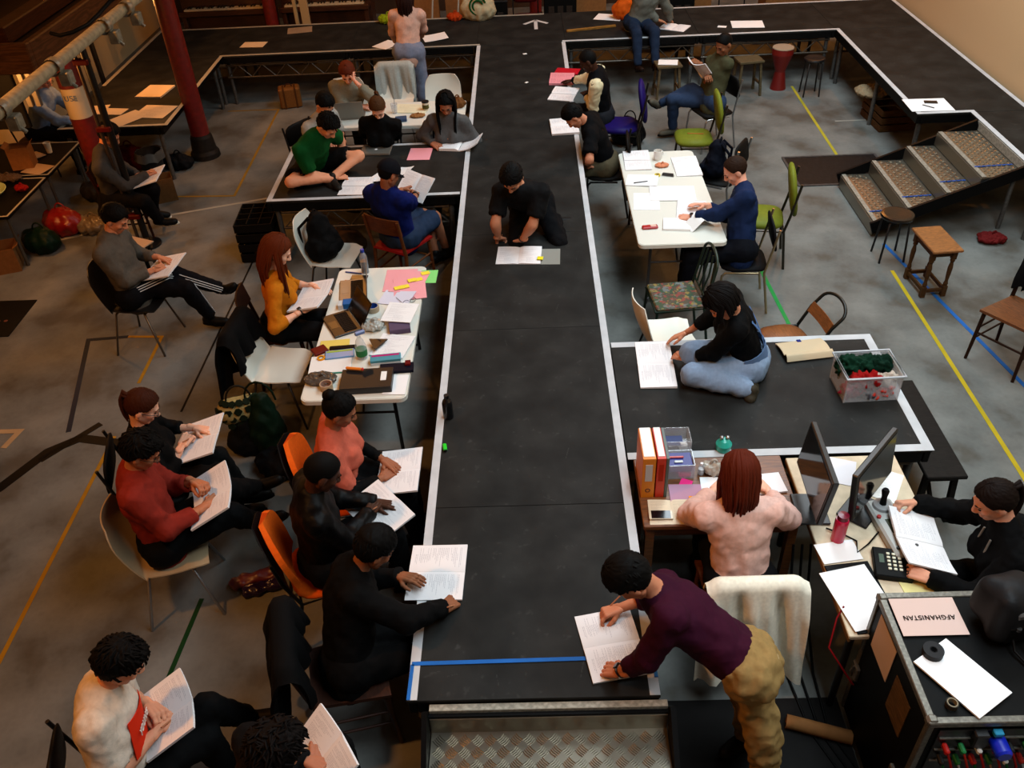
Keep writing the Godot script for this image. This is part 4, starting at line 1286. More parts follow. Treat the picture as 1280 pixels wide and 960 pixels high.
func extra_person_parts(key: String, t: Node3D, r: Dictionary) -> void:
	var g: Array = r["g"]
	var F: Vector3 = r["F"]
	var L: Vector3 = r["L"]
	var sp: Vector3 = r["sp"]
	var hx: Transform3D = r["head"]
	if key == "blue_cap":
		var c := MB.new()
		c.t = hx
		c.sheet(24, 8, func(u: float, v: float) -> Vector3:
			var th := u * TAU
			var ph := v * PI * 0.53
			return Vector3(0, 0.03, -0.012) + Vector3(sin(ph) * sin(th) * 0.096, cos(ph) * 0.106, sin(ph) * cos(th) * 0.116))
		c.sheet(12, 4, func(u: float, v: float) -> Vector3:
			var th := lerpf(-1.0, 1.0, u)
			var rr := 0.10 + v * 0.075 * cos(th * 0.9)
			return Vector3(sin(th) * 0.094, 0.028 - v * 0.02 - th * th * 0.012, cos(th) * rr - 0.0), 0.004)
		part(t, "cap", c, cloth(Color(0.02, 0.025, 0.05)))
		var lg := MB.new()
		lg.t = hx
		lg.tube([Vector3(-0.012, 0.085, 0.094), Vector3(-0.003, 0.065, 0.103), Vector3(0.012, 0.088, 0.092)], 0.003, 5)
		lg.tube([Vector3(-0.006, 0.06, 0.104), Vector3(0.008, 0.064, 0.103)], 0.003, 5)
		part(t, "cap_emblem", lg, flat(Color(0.75, 0.75, 0.75)))
	elif key == "tracksuit":
		for sd in 2:
			for k in 3:
				var m := MB.new()
				var h: Vector3 = g[9 + sd]
				var kn: Vector3 = g[11 + sd]
				var a: Vector3 = g[13 + sd]
				var side := -L if sd == 1 else L
				var pts := []
				for i in 13:
					var u := i / 12.0
					var q: Vector3
					var rad: float
					var along: Vector3
					if u < 0.5:
						q = h.lerp(kn, u * 2.0)
						rad = lerpf(0.110, 0.076, u * 2.0)
						along = (kn - h).normalized()
					else:
						q = kn.lerp(a, (u - 0.5) * 2.0)
						rad = lerpf(0.076, 0.060, (u - 0.5) * 2.0)
						along = (a - kn).normalized()
					var o := (side - along * side.dot(along)).normalized()
					var acr := along.cross(o)
					var an := (k - 1) * 0.02 / rad + (0.55 if sd == 1 else 0.55)
					var up := Vector3.UP - along * along.y
					up = (up - o * up.dot(o)).normalized()
					pts.append(q + (o * cos(an) + up * sin(an)) * (rad + 0.001))
				m.tube(pts, 0.0042, 5)
				part(t, "stripe", m, flat(Color(0.75, 0.75, 0.75), 0.8))
	elif key == "varsity":
		for sd in 2:
			var m := field_mesh([[g[3 + sd], g[5 + sd], 0.080, 0.064], [g[5 + sd], g[5 + sd].lerp(g[7 + sd], 0.82), 0.062, 0.046, Vector3.UP, 1.0, false, true]], 0.013, 0.03, 0.012, fold_noise, 14.0)
			part(t, "sleeve", m, mat("cream_leather", Color(0.80, 0.76, 0.62), 0.5), "cream leather sleeve")
			var cf := MB.new()
			cf.tube([g[5 + sd].lerp(g[7 + sd], 0.82), g[5 + sd].lerp(g[7 + sd], 0.95)], 0.042, 14)
			part(t, "cuff", cf, cloth(Color(0.03, 0.035, 0.05)))
		var cl := MB.new()
		var ring := []
		for k in 16:
			var an := TAU * k / 16
			ring.append(g[1] + L * cos(an) * 0.075 + F * (sin(an) * 0.07 + 0.01) - sp * 0.005)
		cl.tube(ring, 0.014, 6, true)
		var co := part(t, "collar", cl, cloth(Color(0.03, 0.035, 0.05)))
		cl = MB.new()
		ring = []
		for k in 16:
			var an := TAU * k / 16
			ring.append(g[1] + L * cos(an) * 0.082 + F * (sin(an) * 0.077 + 0.01) + sp * 0.004)
		cl.tube(ring, 0.006, 6, true)
		part(co, "stripe", cl, flat(Color(0.8, 0.8, 0.78), 0.8))
	elif key == "dungarees":
		for s in [-1.0, 1.0]:
			var m := MB.new()
			var pts := []
			for i in 15:
				var u := i / 14.0
				var q: Vector3 = g[1] - sp * 0.09 - F * 0.088 + L * s * 0.075
				var lowb: Vector3 = g[0] + sp * 0.08 - F * 0.122 - L * s * 0.045
				var mid := q.lerp(lowb, u)
				mid -= F * 0.012 * sin(u * PI)
				pts.append(mid)
			m.sheet(2, 14, func(u: float, v: float) -> Vector3: return pts[int(round(v * 14))] + L * (u - 0.5) * 0.035 - F * 0.004, 0.004)
			part(t, "strap", m, cloth(Color(0.30, 0.42, 0.60)), "pale denim strap")
		var bk := MB.new()
		bk.sheet(10, 4, func(u: float, v: float) -> Vector3:
			var an := lerpf(-1.7, 1.7, u)
			return g[0] + sp * (0.03 + v * 0.10) - F * cos(an) * 0.142 + L * sin(an) * 0.165, 0.004)
		part(t, "waistband", bk, cloth(Color(0.36, 0.46, 0.60)))
	elif key == "blue_sweater":
		for s in [-1.0, 1.0]:
			var m := MB.new()
			var ring := []
			for k in 9:
				var an := PI * k / 8 - PI / 2
				ring.append(g[1] + L * s * cos(an) * 0.068 + F * (sin(an) * 0.066 + 0.012) + sp * 0.012)
			m.tube(ring, 0.013, 6)
			part(t, "collar", m, cloth(Color(0.30, 0.36, 0.48)), "checked shirt collar")
	elif key == "white_tee":
		var ch: Vector3 = g[0].lerp(g[1], 0.66)
		var m := MB.new()
		m.sheet(10, 6, func(u: float, v: float) -> Vector3:
			var an := lerpf(-0.62, 0.62, u)
			return ch + F * (cos(an) * 0.146) + L * sin(an) * 0.215 + sp * lerpf(0.06, -0.14, v), 0.003)
		var pp := part(t, "chest_print", m, flat(Color(0.80, 0.16, 0.05), 0.8), "orange chest print")
		var fnt := TextMesh.new()
		fnt.text = "YOUNG"
		fnt.font_size = 22
		fnt.pixel_size = 0.0022
		fnt.depth = 0.004
		var tm := MeshInstance3D.new()
		tm.name = "lettering"
		tm.mesh = fnt
		tm.material_override = flat(Color(0.85, 0.8, 0.75), 0.8)
		tm.transform = Transform3D(Basis(L, sp, F), ch + F * 0.150 - sp * 0.03)
		pp.add_child(tm, true)
	elif key == "hoodie":
		var m := field_mesh([[g[1] - F * 0.05 + L * 0.07 - sp * 0.01, g[1] - F * 0.10 - sp * 0.05, 0.045, 0.05], [g[1] - F * 0.05 - L * 0.07 - sp * 0.01, g[1] - F * 0.10 - sp * 0.05, 0.045, 0.05], [g[1] - F * 0.10 - sp * 0.04, g[1] - F * 0.11 - sp * 0.16, 0.06, 0.035]], 0.012, 0.03, 0.012, fold_noise, 14.0)
		part(t, "hood", m, cloth(Color(0.012, 0.013, 0.016)))
		for s in [-1.0, 1.0]:
			var z := MB.new()
			z.tube([g[1] + F * 0.09 + L * s * 0.045 - sp * 0.02, g[1] + F * 0.125 + L * s * 0.05 - sp * 0.10, g[1] + F * 0.135 + L * s * 0.05 - sp * 0.2], 0.006, 5)
			part(t, "drawstring", z, flat(Color(0.5, 0.48, 0.45), 0.8))
	elif key == "salmon":
		for sd in 2:
			var m := field_mesh([[g[3 + sd].lerp(g[5 + sd], 0.6), g[5 + sd], 0.052, 0.045], [g[5 + sd], g[5 + sd].lerp(g[7 + sd], 0.85), 0.045, 0.034, Vector3.UP, 1.0, false, true]], 0.012, 0.03, 0.006, fold_noise, 14.0)
			part(t, "under_sleeve", m, cloth(Color(0.02, 0.017, 0.017)), "sheer black under-sleeve")
	elif key == "pink":
		var m := MB.new()
		m.t = hx
		for s in [-1.0, 1.0]:
			m.ellipsoid(Vector3(s * 0.012, 0.092, -0.088), Vector3(0.011, 0.014, 0.008), Basis(), 10, 6)
			m.ellipsoid(Vector3(s * 0.010, 0.078, -0.098), Vector3(0.009, 0.010, 0.007), Basis(), 10, 6)
		part(t, "hair_clip", m, mat("clip_gold", Color(0.75, 0.68, 0.5), 0.3, 0.6))
	elif key == "black_top":
		var m := MB.new()
		m.t = hx
		var ring := []
		for k in 12:
			ring.append(Vector3(cos(TAU * k / 12) * 0.026, 0.085, -0.085 + sin(TAU * k / 12) * 0.026))
		m.tube(ring, 0.006, 6, true)
		part(t, "hair_tie", m, flat(Color(0.03, 0.03, 0.03)))
	elif key == "patterned":
		var rng := RandomNumberGenerator.new()
		rng.seed = 4
		var src: MB = r["shirt"]
		for k in 16:
			var i := rng.randi_range(0, src.v.size() - 1)
			var q := src.v[i]
			var m := MB.new()
			var b := frame_of(src.n[i], Vector3.UP)
			m.ellipsoid(q, Vector3(rng.randf_range(0.02, 0.05), rng.randf_range(0.012, 0.03), 0.004), b.rotated(src.n[i].normalized(), rng.randf() * 3.0), 10, 5)
			part(t, "print_splash", m, flat(Color(0.04, 0.04, 0.045), 0.9))
	elif key == "burgundy":
		for s in [-1.0, 1.0]:
			var m := MB.new()
			var pc: Vector3 = g[0] - F * 0.13 + L * s * 0.07 - sp * 0.04
			m.tube([pc + L * s * 0.05, pc - F * 0.006, pc - L * s * 0.05], 0.004, 5)
			part(t, "pocket_seam", m, flat(Color(0.62, 0.52, 0.36), 0.8))
	elif key == "long_hair":
		for k in 4:
			var e: Vector3 = g[5].lerp(g[7], 0.15 + k * 0.18)
			var m := MB.new()
			var d: Vector3 = (g[7] - g[5]).normalized()
			var b := frame_of(d, Vector3.UP)
			m.box(e + b.y * 0.053, Vector3(0.03, 0.004, 0.022), 0.001, b)
			part(t, "sleeve_print", m, flat(Color(0.45, 0.45, 0.45), 0.8))

# ---------------------------------------------------------------- room
func build_room() -> void:
	var mb := MB.new()
	mb.box(Vector3(-0.5, -0.1, -4.6), Vector3(12.6, 0.2, 19.6))
	struct("floor", mb, mat("floor", Color(0.43, 0.435, 0.42), 0.5, 0.0, "floor", 0.22))
	mb = MB.new()
	mb.box(Vector3(5.72, 3.5, -4.6), Vector3(0.2, 7.2, 19.6))
	struct("wall_right", mb, mat("beige_wall", Color(0.78, 0.66, 0.50), 0.85))
	mb = MB.new()
	mb.box(Vector3(-6.7, 3.5, -4.6), Vector3(0.2, 7.2, 19.6))
	struct("wall_left", mb, mat("cream_wall", Color(0.76, 0.68, 0.52), 0.85))
	mb = MB.new()
	mb.box(Vector3(-0.5, 3.5, -14.5), Vector3(12.6, 7.2, 0.2))
	struct("wall_back", mb, mat("brown_wall", Color(0.24, 0.17, 0.12), 0.8, 0.0, "soft", 0.3))
	mb = MB.new()
	mb.box(Vector3(-0.5, 3.5, 5.3), Vector3(12.6, 7.2, 0.2))
	struct("wall_front", mb, mat("front_wall", Color(0.5, 0.45, 0.38), 0.85, 0.0, "soft", 0.3))
	# ceiling with two openings for the roof lights
	mb = MB.new()
	mb.box(Vector3(-0.5, 7.1, -4.6), Vector3(12.6, 0.2, 19.6))
	struct("ceiling", mb, mat("dark_ceiling", Color(0.34, 0.30, 0.26), 0.85, 0.0, "soft", 0.3))
	mb = MB.new()
	mb.box(Vector3(0.55, 6.1, -4.6), Vector3(0.3, 1.8, 19.4))
	struct("added_shade_beam", mb, mat("dark_ceiling", Color(0.34, 0.30, 0.26), 0.85))  # unseen downstand, added to hold the roof daylight off the left side
	# gallery over the side aisle
	mb = MB.new()
	mb.box(Vector3(-5.3, 2.30, -9.6), Vector3(2.6, 0.16, 9.4))
	var mz := struct("floor_gallery", mb, mat("gallery_boards", Color(0.16, 0.105, 0.07), 0.7, 0.0, "wood", 0.6))
	mb = MB.new()
	mb.box(Vector3(-3.98, 2.32, -9.6), Vector3(0.07, 0.24, 9.4), 0.01)
	mb.box(Vector3(-5.3, 2.32, -4.88), Vector3(2.7, 0.24, 0.07), 0.01)
	part(mz, "edge_board", mb, mat("edge_wood", Color(0.36, 0.24, 0.15), 0.6, 0.0, "wood", 0.8))
	for k in 3:
		mb = MB.new()
		mb.box(Vector3(-4.25 - k * 0.8, 2.46, -9.5), Vector3(0.16, 0.14, 9.0), 0.01)
		part(mz, "floor_joist", mb, mat("joist_wood", Color(0.26, 0.14, 0.08), 0.6, 0.0, "wood", 0.8))
	for k in 2:
		mb = MB.new()
		mb.box(Vector3(-4.76 + k * 0.08, 1.88, -6.0), Vector3(0.05, 0.7, 0.05), 0.005)
		part(mz, "hanger", mb, mat("grey_metal", Color(0.42, 0.40, 0.37), 0.5, 0.4))
	mb = MB.new()
	mb.box(Vector3(-5.75, 1.75, -6.1), Vector3(1.7, 0.94, 0.06), 0.01)
	part(mz, "black_drape_panel", mb, cloth(Color(0.03, 0.028, 0.026)))
	# floor tapes
	tape("yellow_tape", Color(0.62, 0.45, 0.10), [[-3.25, -0.4], [-3.25, -0.78], [-3.29, -2.82]], 0.03, "long yellow tape line beside the seated readers")
	tape("yellow_tape", Color(0.62, 0.45, 0.10), [[-3.67, -4.21], [-3.35, -4.19], [-3.33, -3.50]], 0.03, "yellow tape corner mark beside the tracksuit reader's chair")
	tape("yellow_tape", Color(0.52, 0.40, 0.12), [[-4.12, -7.10], [-3.41, -7.06], [-3.47, -9.79], [-4.2, -9.8]], 0.03, "faint yellow tape outline beside the red column base")
	tape("yellow_tape", Color(0.68, 0.60, 0.12), [[3.49, -4.88], [3.46, -1.6]], 0.035, "yellow tape line running past the turned wooden stool")
	tape("yellow_tape", Color(0.66, 0.62, 0.18), [[3.77, -9.85], [3.72, -7.06]], 0.035, "yellow tape line between the tall black stool and the floor hatch")
	tape("white_tape", Color(0.62, 0.60, 0.54), [[-3.0, -6.96], [-4.10, -6.61], [-4.69, -6.34], [-5.25, -6.06]], 0.04, "white tape line running under the charcoal sweater's shoe")
	tape("white_tape", Color(0.55, 0.55, 0.52), [[4.0, -8.55], [4.4, -8.55]], 0.03, "short white tape dash beside the yellow line under the wing")
	tape("blue_tape", Color(0.12, 0.37, 0.66), [[3.58, -5.39], [4.0, -2.6]], 0.035, "blue tape line passing under the turned wooden stool")
	tape("blue_tape", Color(0.10, 0.13, 0.18), [[-3.67, -4.21], [-4.03, -4.18], [-3.69, -2.89]], 0.04, "faded blue tape line on the brown floor")
	tape("green_tape", Color(0.14, 0.52, 0.24), [[2.26, -5.17], [2.31, -4.05]], 0.035, "green tape line by the chrome chair legs")
	tape("green_tape", Color(0.05, 0.20, 0.08), [[-2.17, -0.56], [-2.13, -1.2]], 0.03, "dark green tape line by the white T-shirt reader")
	tape("black_tape", Color(0.03, 0.028, 0.026), [[-4.3, -1.9], [-3.96, -2.27], [-3.76, -2.66], [-3.56, -2.81], [-3.2, -2.73]], 0.09, "black cable cover tape crossing the yellow line")
	tape("black_tape", Color(0.03, 0.028, 0.026), [[-3.78, -2.56], [-3.46, -2.98]], 0.06, "short black tape strip laid across the cable cover")
	tape("floor_joint", Color(0.06, 0.055, 0.05), [[-2.82, -5.9], [-2.84, -3.1]], 0.018, "dark joint line in the floor behind the coat chair")
	# floor hatches
	var h := thing("floor_hatch", "dark steel hatch plate in the floor beside the metal stairs", "hatch", Vector3(3.62, 0, -7.12))
	mb = MB.new()
	mb.box(Vector3(0, 0.004, 0), Vector3(1.06, 0.008, 0.72), 0.002)
	part(h, "plate", mb, mat("hatch_steel", Color(0.12, 0.125, 0.13), 0.5, 0.3, "metal", 2.0))
	mb = MB.new()
	for s in [-1, 1]:
		mb.box(Vector3(0, 0.006, s * 0.38), Vector3(1.1, 0.012, 0.03))
		mb.box(Vector3(s * 0.54, 0.006, 0), Vector3(0.03, 0.012, 0.74))
	part(h, "rim", mb, mat("hatch_rim", Color(0.3, 0.3, 0.3), 0.5, 0.3, "metal", 2.0))
	h = thing("floor_hatch", "black socket hatch plate in the brown floor", "hatch", Vector3(-5.12, 0, -4.58))
	mb = MB.new()
	mb.prism([[-0.3, -0.32], [0.3, -0.32], [0.3, 0.3], [-0.3, 0.3]], 0.0, 0.008)
	part(h, "plate", mb, mat("hatch_black", Color(0.03, 0.028, 0.027), 0.5))
	for k in 3:
		mb = MB.new()
		mb.lathe([[0.018, 0.008], [0.018, 0.014], [0.0, 0.014]], 10, Vector3(0.02 + k * 0.07, 0, 0.05))
		part(h, "socket", mb, flat(Color(0.35, 0.2, 0.16)))
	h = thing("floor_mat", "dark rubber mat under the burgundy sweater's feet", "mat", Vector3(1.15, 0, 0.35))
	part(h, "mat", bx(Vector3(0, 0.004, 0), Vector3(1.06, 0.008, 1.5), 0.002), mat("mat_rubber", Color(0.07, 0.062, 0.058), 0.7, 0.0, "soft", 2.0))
	h = thing("stage_weight", "black ballast weight beside the cable cover tape", "weight", Vector3(-4.20, 0, -2.42), 30)
	part(h, "weight", bx(Vector3(0, 0.06, 0), Vector3(0.28, 0.12, 0.36), 0.02), black_metal())
	mb = MB.new()
	mb.tube(arc(Vector3(0, 0.12, 0), Vector3(0.0, 0, 0.09), Vector3(0, 0.07, 0), 0, 180, 8), 0.012, 6)
	part(h, "handle", mb, black_metal())
	tape("beige_tape", Color(0.66, 0.56, 0.42), [[-4.28, -2.92], [-4.10, -2.92], [-4.14, -2.72]], 0.05, "beige tape corner beside the ballast weight")
	# red columns
	column(Vector3(-4.08, 0, -8.26), 0.115, 2.22, "red painted iron column with a flared grey foot")
	var c2 := column(Vector3(-4.71, 0, -6.76), 0.12, 2.22, "red painted iron column with a white notice wrapped on it")
	mb = MB.new()
	mb.lathe([[0.1215, 1.14], [0.1215, 1.46]], 20)
	var nt := part(c2, "notice", mb, mat("notice_paper", Color(0.72, 0.66, 0.56), 0.8))
	lettering(nt, "USE", 0.06, Vector3(0.012, 1.37, 0.124), Vector3(0, 0.0, 0), Color(0.35, 0.42, 0.55))
	column(Vector3(-3.95, 0, -12.1), 0.10, 6.9, "red column standing in front of the upright piano")
	column(Vector3(0.25, 0, -13.0), 0.10, 6.9, "dark red column at the back storage wall")
	# lighting bar on the gallery side
	var pipe := thing("lighting_bar", "pale grey steel lighting bar with hook clamps", "bar", Vector3(-1.795, 3.393, -0.666))
	mb = MB.new()
	mb.tube([Vector3(0, 0, 1.2), Vector3(-0.05, 0, -4.2)], 0.026, 16)
	part(pipe, "bar", mb, mat("pale_paint", Color(0.66, 0.60, 0.48), 0.5, 0.1, "metal", 3.0))
	for zz in [-0.02, -0.48, -1.02, -1.30]:
		var cl := MB.new()
		cl.lathe([[0.034, -0.022], [0.036, 0.0], [0.034, 0.022]], 14, Vector3(-0.01, 0, zz), Basis(Vector3.RIGHT, PI / 2))
		cl.box(Vector3(0.02, -0.05, zz - 0.012), Vector3(0.045, 0.055, 0.05), 0.005)
		cl.tube([Vector3(0.02, -0.05, zz), Vector3(0.055, -0.085, zz)], 0.008, 6)
		part(pipe, "hook_clamp", cl, mat("clamp_metal", Color(0.55, 0.52, 0.44), 0.45, 0.3, "metal", 3.0))
	var cab := MB.new()
	cab.tube([Vector3(-0.88, -0.34, -2.2), Vector3(-0.82, -0.35, -2.18), Vector3(-0.75, -0.34, -2.20), Vector3(-0.70, -0.33, -2.30), Vector3(-0.68, -0.31, -2.44), Vector3(-0.66, -0.28, -2.6), Vector3(-0.3, -0.1, -2.85), Vector3(-0.03, 0.0, -2.9)], 0.012, 6)
	part(pipe, "cable", cab, flat(Color(0.02, 0.02, 0.02)))
	# black lighting stand
	var st := thing("lighting_stand", "tall black lighting stand with paired tubes and a red clamp", "stand", Vector3(-4.06, 0, -5.95))
	mb = MB.new()
	mb.tube([Vector3(0, 0.02, 0), Vector3(0, 2.2, 0)], 0.035, 12)
	part(st, "pole", mb, mat("stand_black", Color(0.035, 0.03, 0.028), 0.4, 0.3))
	mb = MB.new()
	mb.tube([Vector3(-0.09, 0.02, 0.0), Vector3(-0.09, 2.2, 0)], 0.018, 10)
	part(st, "tube", mb, mat("stand_chrome", Color(0.35, 0.30, 0.26), 0.3, 0.8))
	for yy in [0.35, 1.3, 1.95]:
		mb = MB.new()
		mb.box(Vector3(-0.04, yy, 0.01), Vector3(0.14, 0.05, 0.09), 0.008)
		part(st, "clamp", mb, mat("clamp_red", Color(0.28, 0.04, 0.03), 0.5))
	mb = MB.new()
	mb.lathe([[0.14, 0.0], [0.14, 0.02], [0.05, 0.04]], 18)
	part(st, "base", mb, black_metal())
	st = thing("lighting_stand", "thin red and black stand against the cream wall", "stand", Vector3(-5.75, 0, -9.3))
	mb = MB.new()
	mb.tube([Vector3(0, 0.02, 0), Vector3(0.05, 1.9, 0.1)], 0.03, 10)
	part(st, "pole", mb, mat("stand_red", Color(0.25, 0.05, 0.04), 0.5))
	mb = MB.new()
	mb.tube([Vector3(0.12, 0.02, -0.1), Vector3(0.16, 2.0, 0.0)], 0.035, 10)
	part(st, "black_pole", mb, black_metal())
	mb = MB.new()
	mb.lathe([[0.13, 0.0], [0.13, 0.02], [0.04, 0.04]], 18)
	part(st, "base", mb, black_metal())

func lettering(parent: Node, text: String, height: float, at: Vector3, turn: Vector3, c: Color) -> MeshInstance3D:
	var fnt := TextMesh.new()
	fnt.text = text
	fnt.font_size = 32
	fnt.pixel_size = height / 24.0
	fnt.depth = 0.001
	fnt.curve_step = 2.0
	var tm := MeshInstance3D.new()
	tm.name = "lettering"
	tm.mesh = fnt
	tm.material_override = flat(c, 0.8)
	tm.position = at
	tm.rotation_degrees = turn
	parent.add_child(tm, true)
	return tm

func column(at: Vector3, r: float, h: float, label: String) -> Node3D:
	var t := thing("iron_column", label, "column", at)
	var mb := MB.new()
	mb.lathe([[r, 0.0], [r, h]], 24)
	part(t, "shaft", mb, mat("red_paint", Color(0.42, 0.05, 0.045), 0.45, 0.0, "metal", 1.5))
	mb = MB.new()
	mb.lathe([[r + 0.07, 0.0], [r + 0.065, 0.06], [r + 0.04, 0.10], [r + 0.022, 0.26], [r + 0.002, 0.30]], 24)
	part(t, "foot", mb, mat("foot_grey", Color(0.13, 0.115, 0.10), 0.6, 0.0, "metal", 2.0))
	return t

func strip(mb: MB, pts: Array, wd: float, y0: float, y1: float) -> void:
	var left := []
	var right := []
	for i in pts.size():
		var p := Vector2(pts[i][0], pts[i][1])
		var d := Vector2.ZERO
		if i > 0:
			d += (p - Vector2(pts[i - 1][0], pts[i - 1][1])).normalized()
		if i < pts.size() - 1:
			d += (Vector2(pts[i + 1][0], pts[i + 1][1]) - p).normalized()
		d = d.normalized()
		var nn := Vector2(-d.y, d.x) * wd * 0.5
		if i > 0 and i < pts.size() - 1:
			var e := (p - Vector2(pts[i - 1][0], pts[i - 1][1])).normalized()
			nn /= maxf(0.5, d.dot(e))
		left.append(p + nn)
		right.append(p - nn)
	for i in pts.size() - 1:
		mb.prism([left[i], left[i + 1], right[i + 1], right[i]], y0, y1)

func tape(called: String, c: Color, pts: Array, wd: float, label: String, y := 0.0) -> void:
	var o: Array = pts[0]
	var loc := []
	for q in pts:
		loc.append([q[0] - o[0], q[1] - o[1]])
	var mb := MB.new()
	strip(mb, loc, wd, 0.0, 0.0025)
	var m := part(self, numbered(called), mb, mat("tape" + c.to_html(), c, 0.55, 0.0, "soft", 0.7))
	m.position = Vector3(o[0], y, o[1])
	m.set_meta("label", label)
	m.set_meta("category", "tape")

# ---------------------------------------------------------------- platforms
func platform(label: String, x0: float, x1: float, z0: float, z1: float, legs: Array, truss := [], group := "") -> Node3D:
	var cx := (x0 + x1) / 2
	var cz := (z0 + z1) / 2
	var t := thing("stage_platform", label, "platform", Vector3(cx, 0, cz), 0.0, group)
	var sx := x1 - x0
	var szz := z1 - z0
	var mb := MB.new()
	mb.box(Vector3(0, DECK - 0.011, 0), Vector3(sx - 0.002, 0.022, szz - 0.003), 0.002)
	part(t, "top_board", mb, mat("deck_black", Color(0.195, 0.195, 0.19), 0.6, 0.0, "deck", 0.45))
	var fr := mat("deck_frame", Color(0.06, 0.06, 0.06), 0.5, 0.2, "metal", 2.0)
	for s in [-1, 1]:
		mb = MB.new()
		mb.box(Vector3(s * (sx / 2 - 0.025), DECK - 0.066, 0), Vector3(0.04, 0.088, szz - 0.01), 0.004)
		part(t, "frame_rail", mb, fr)
		mb = MB.new()
		mb.box(Vector3(0, DECK - 0.066, s * (szz / 2 - 0.025)), Vector3(sx - 0.1, 0.088, 0.04), 0.004)
		part(t, "frame_rail", mb, fr)
	for l in legs:
		mb = MB.new()
		mb.tube([Vector3(l[0] - cx, 0.0, l[1] - cz), Vector3(l[0] - cx, DECK - 0.03, l[1] - cz)], 0.026, 12)
		part(t, "leg", mb, mat("leg_steel", Color(0.40, 0.40, 0.39), 0.4, 0.6, "metal", 3.0))
	# zigzag truss rails under an edge: [ax, az, bx, bz]
	for e in truss:
		mb = MB.new()
		var a := Vector3(e[0] - cx, DECK - 0.14, e[1] - cz)
		var b := Vector3(e[2] - cx, DECK - 0.14, e[3] - cz)
		var dn := Vector3(0, -0.17, 0)
		mb.tube([a, b], 0.014, 8)
		mb.tube([a + dn, b + dn], 0.014, 8)
		var k := int(a.distance_to(b) / 0.16)
		for i in k:
			var p0 := a.lerp(b, float(i) / k)
			var p1 := a.lerp(b, float(i + 1) / k)
			mb.tube([p0 + (dn if i % 2 == 0 else Vector3.ZERO), p1 + (Vector3.ZERO if i % 2 == 0 else dn)], 0.009, 6)
		part(t, "truss_rail", mb, mat("truss_steel", Color(0.34, 0.31, 0.27), 0.4, 0.6, "metal", 3.0))
	return t

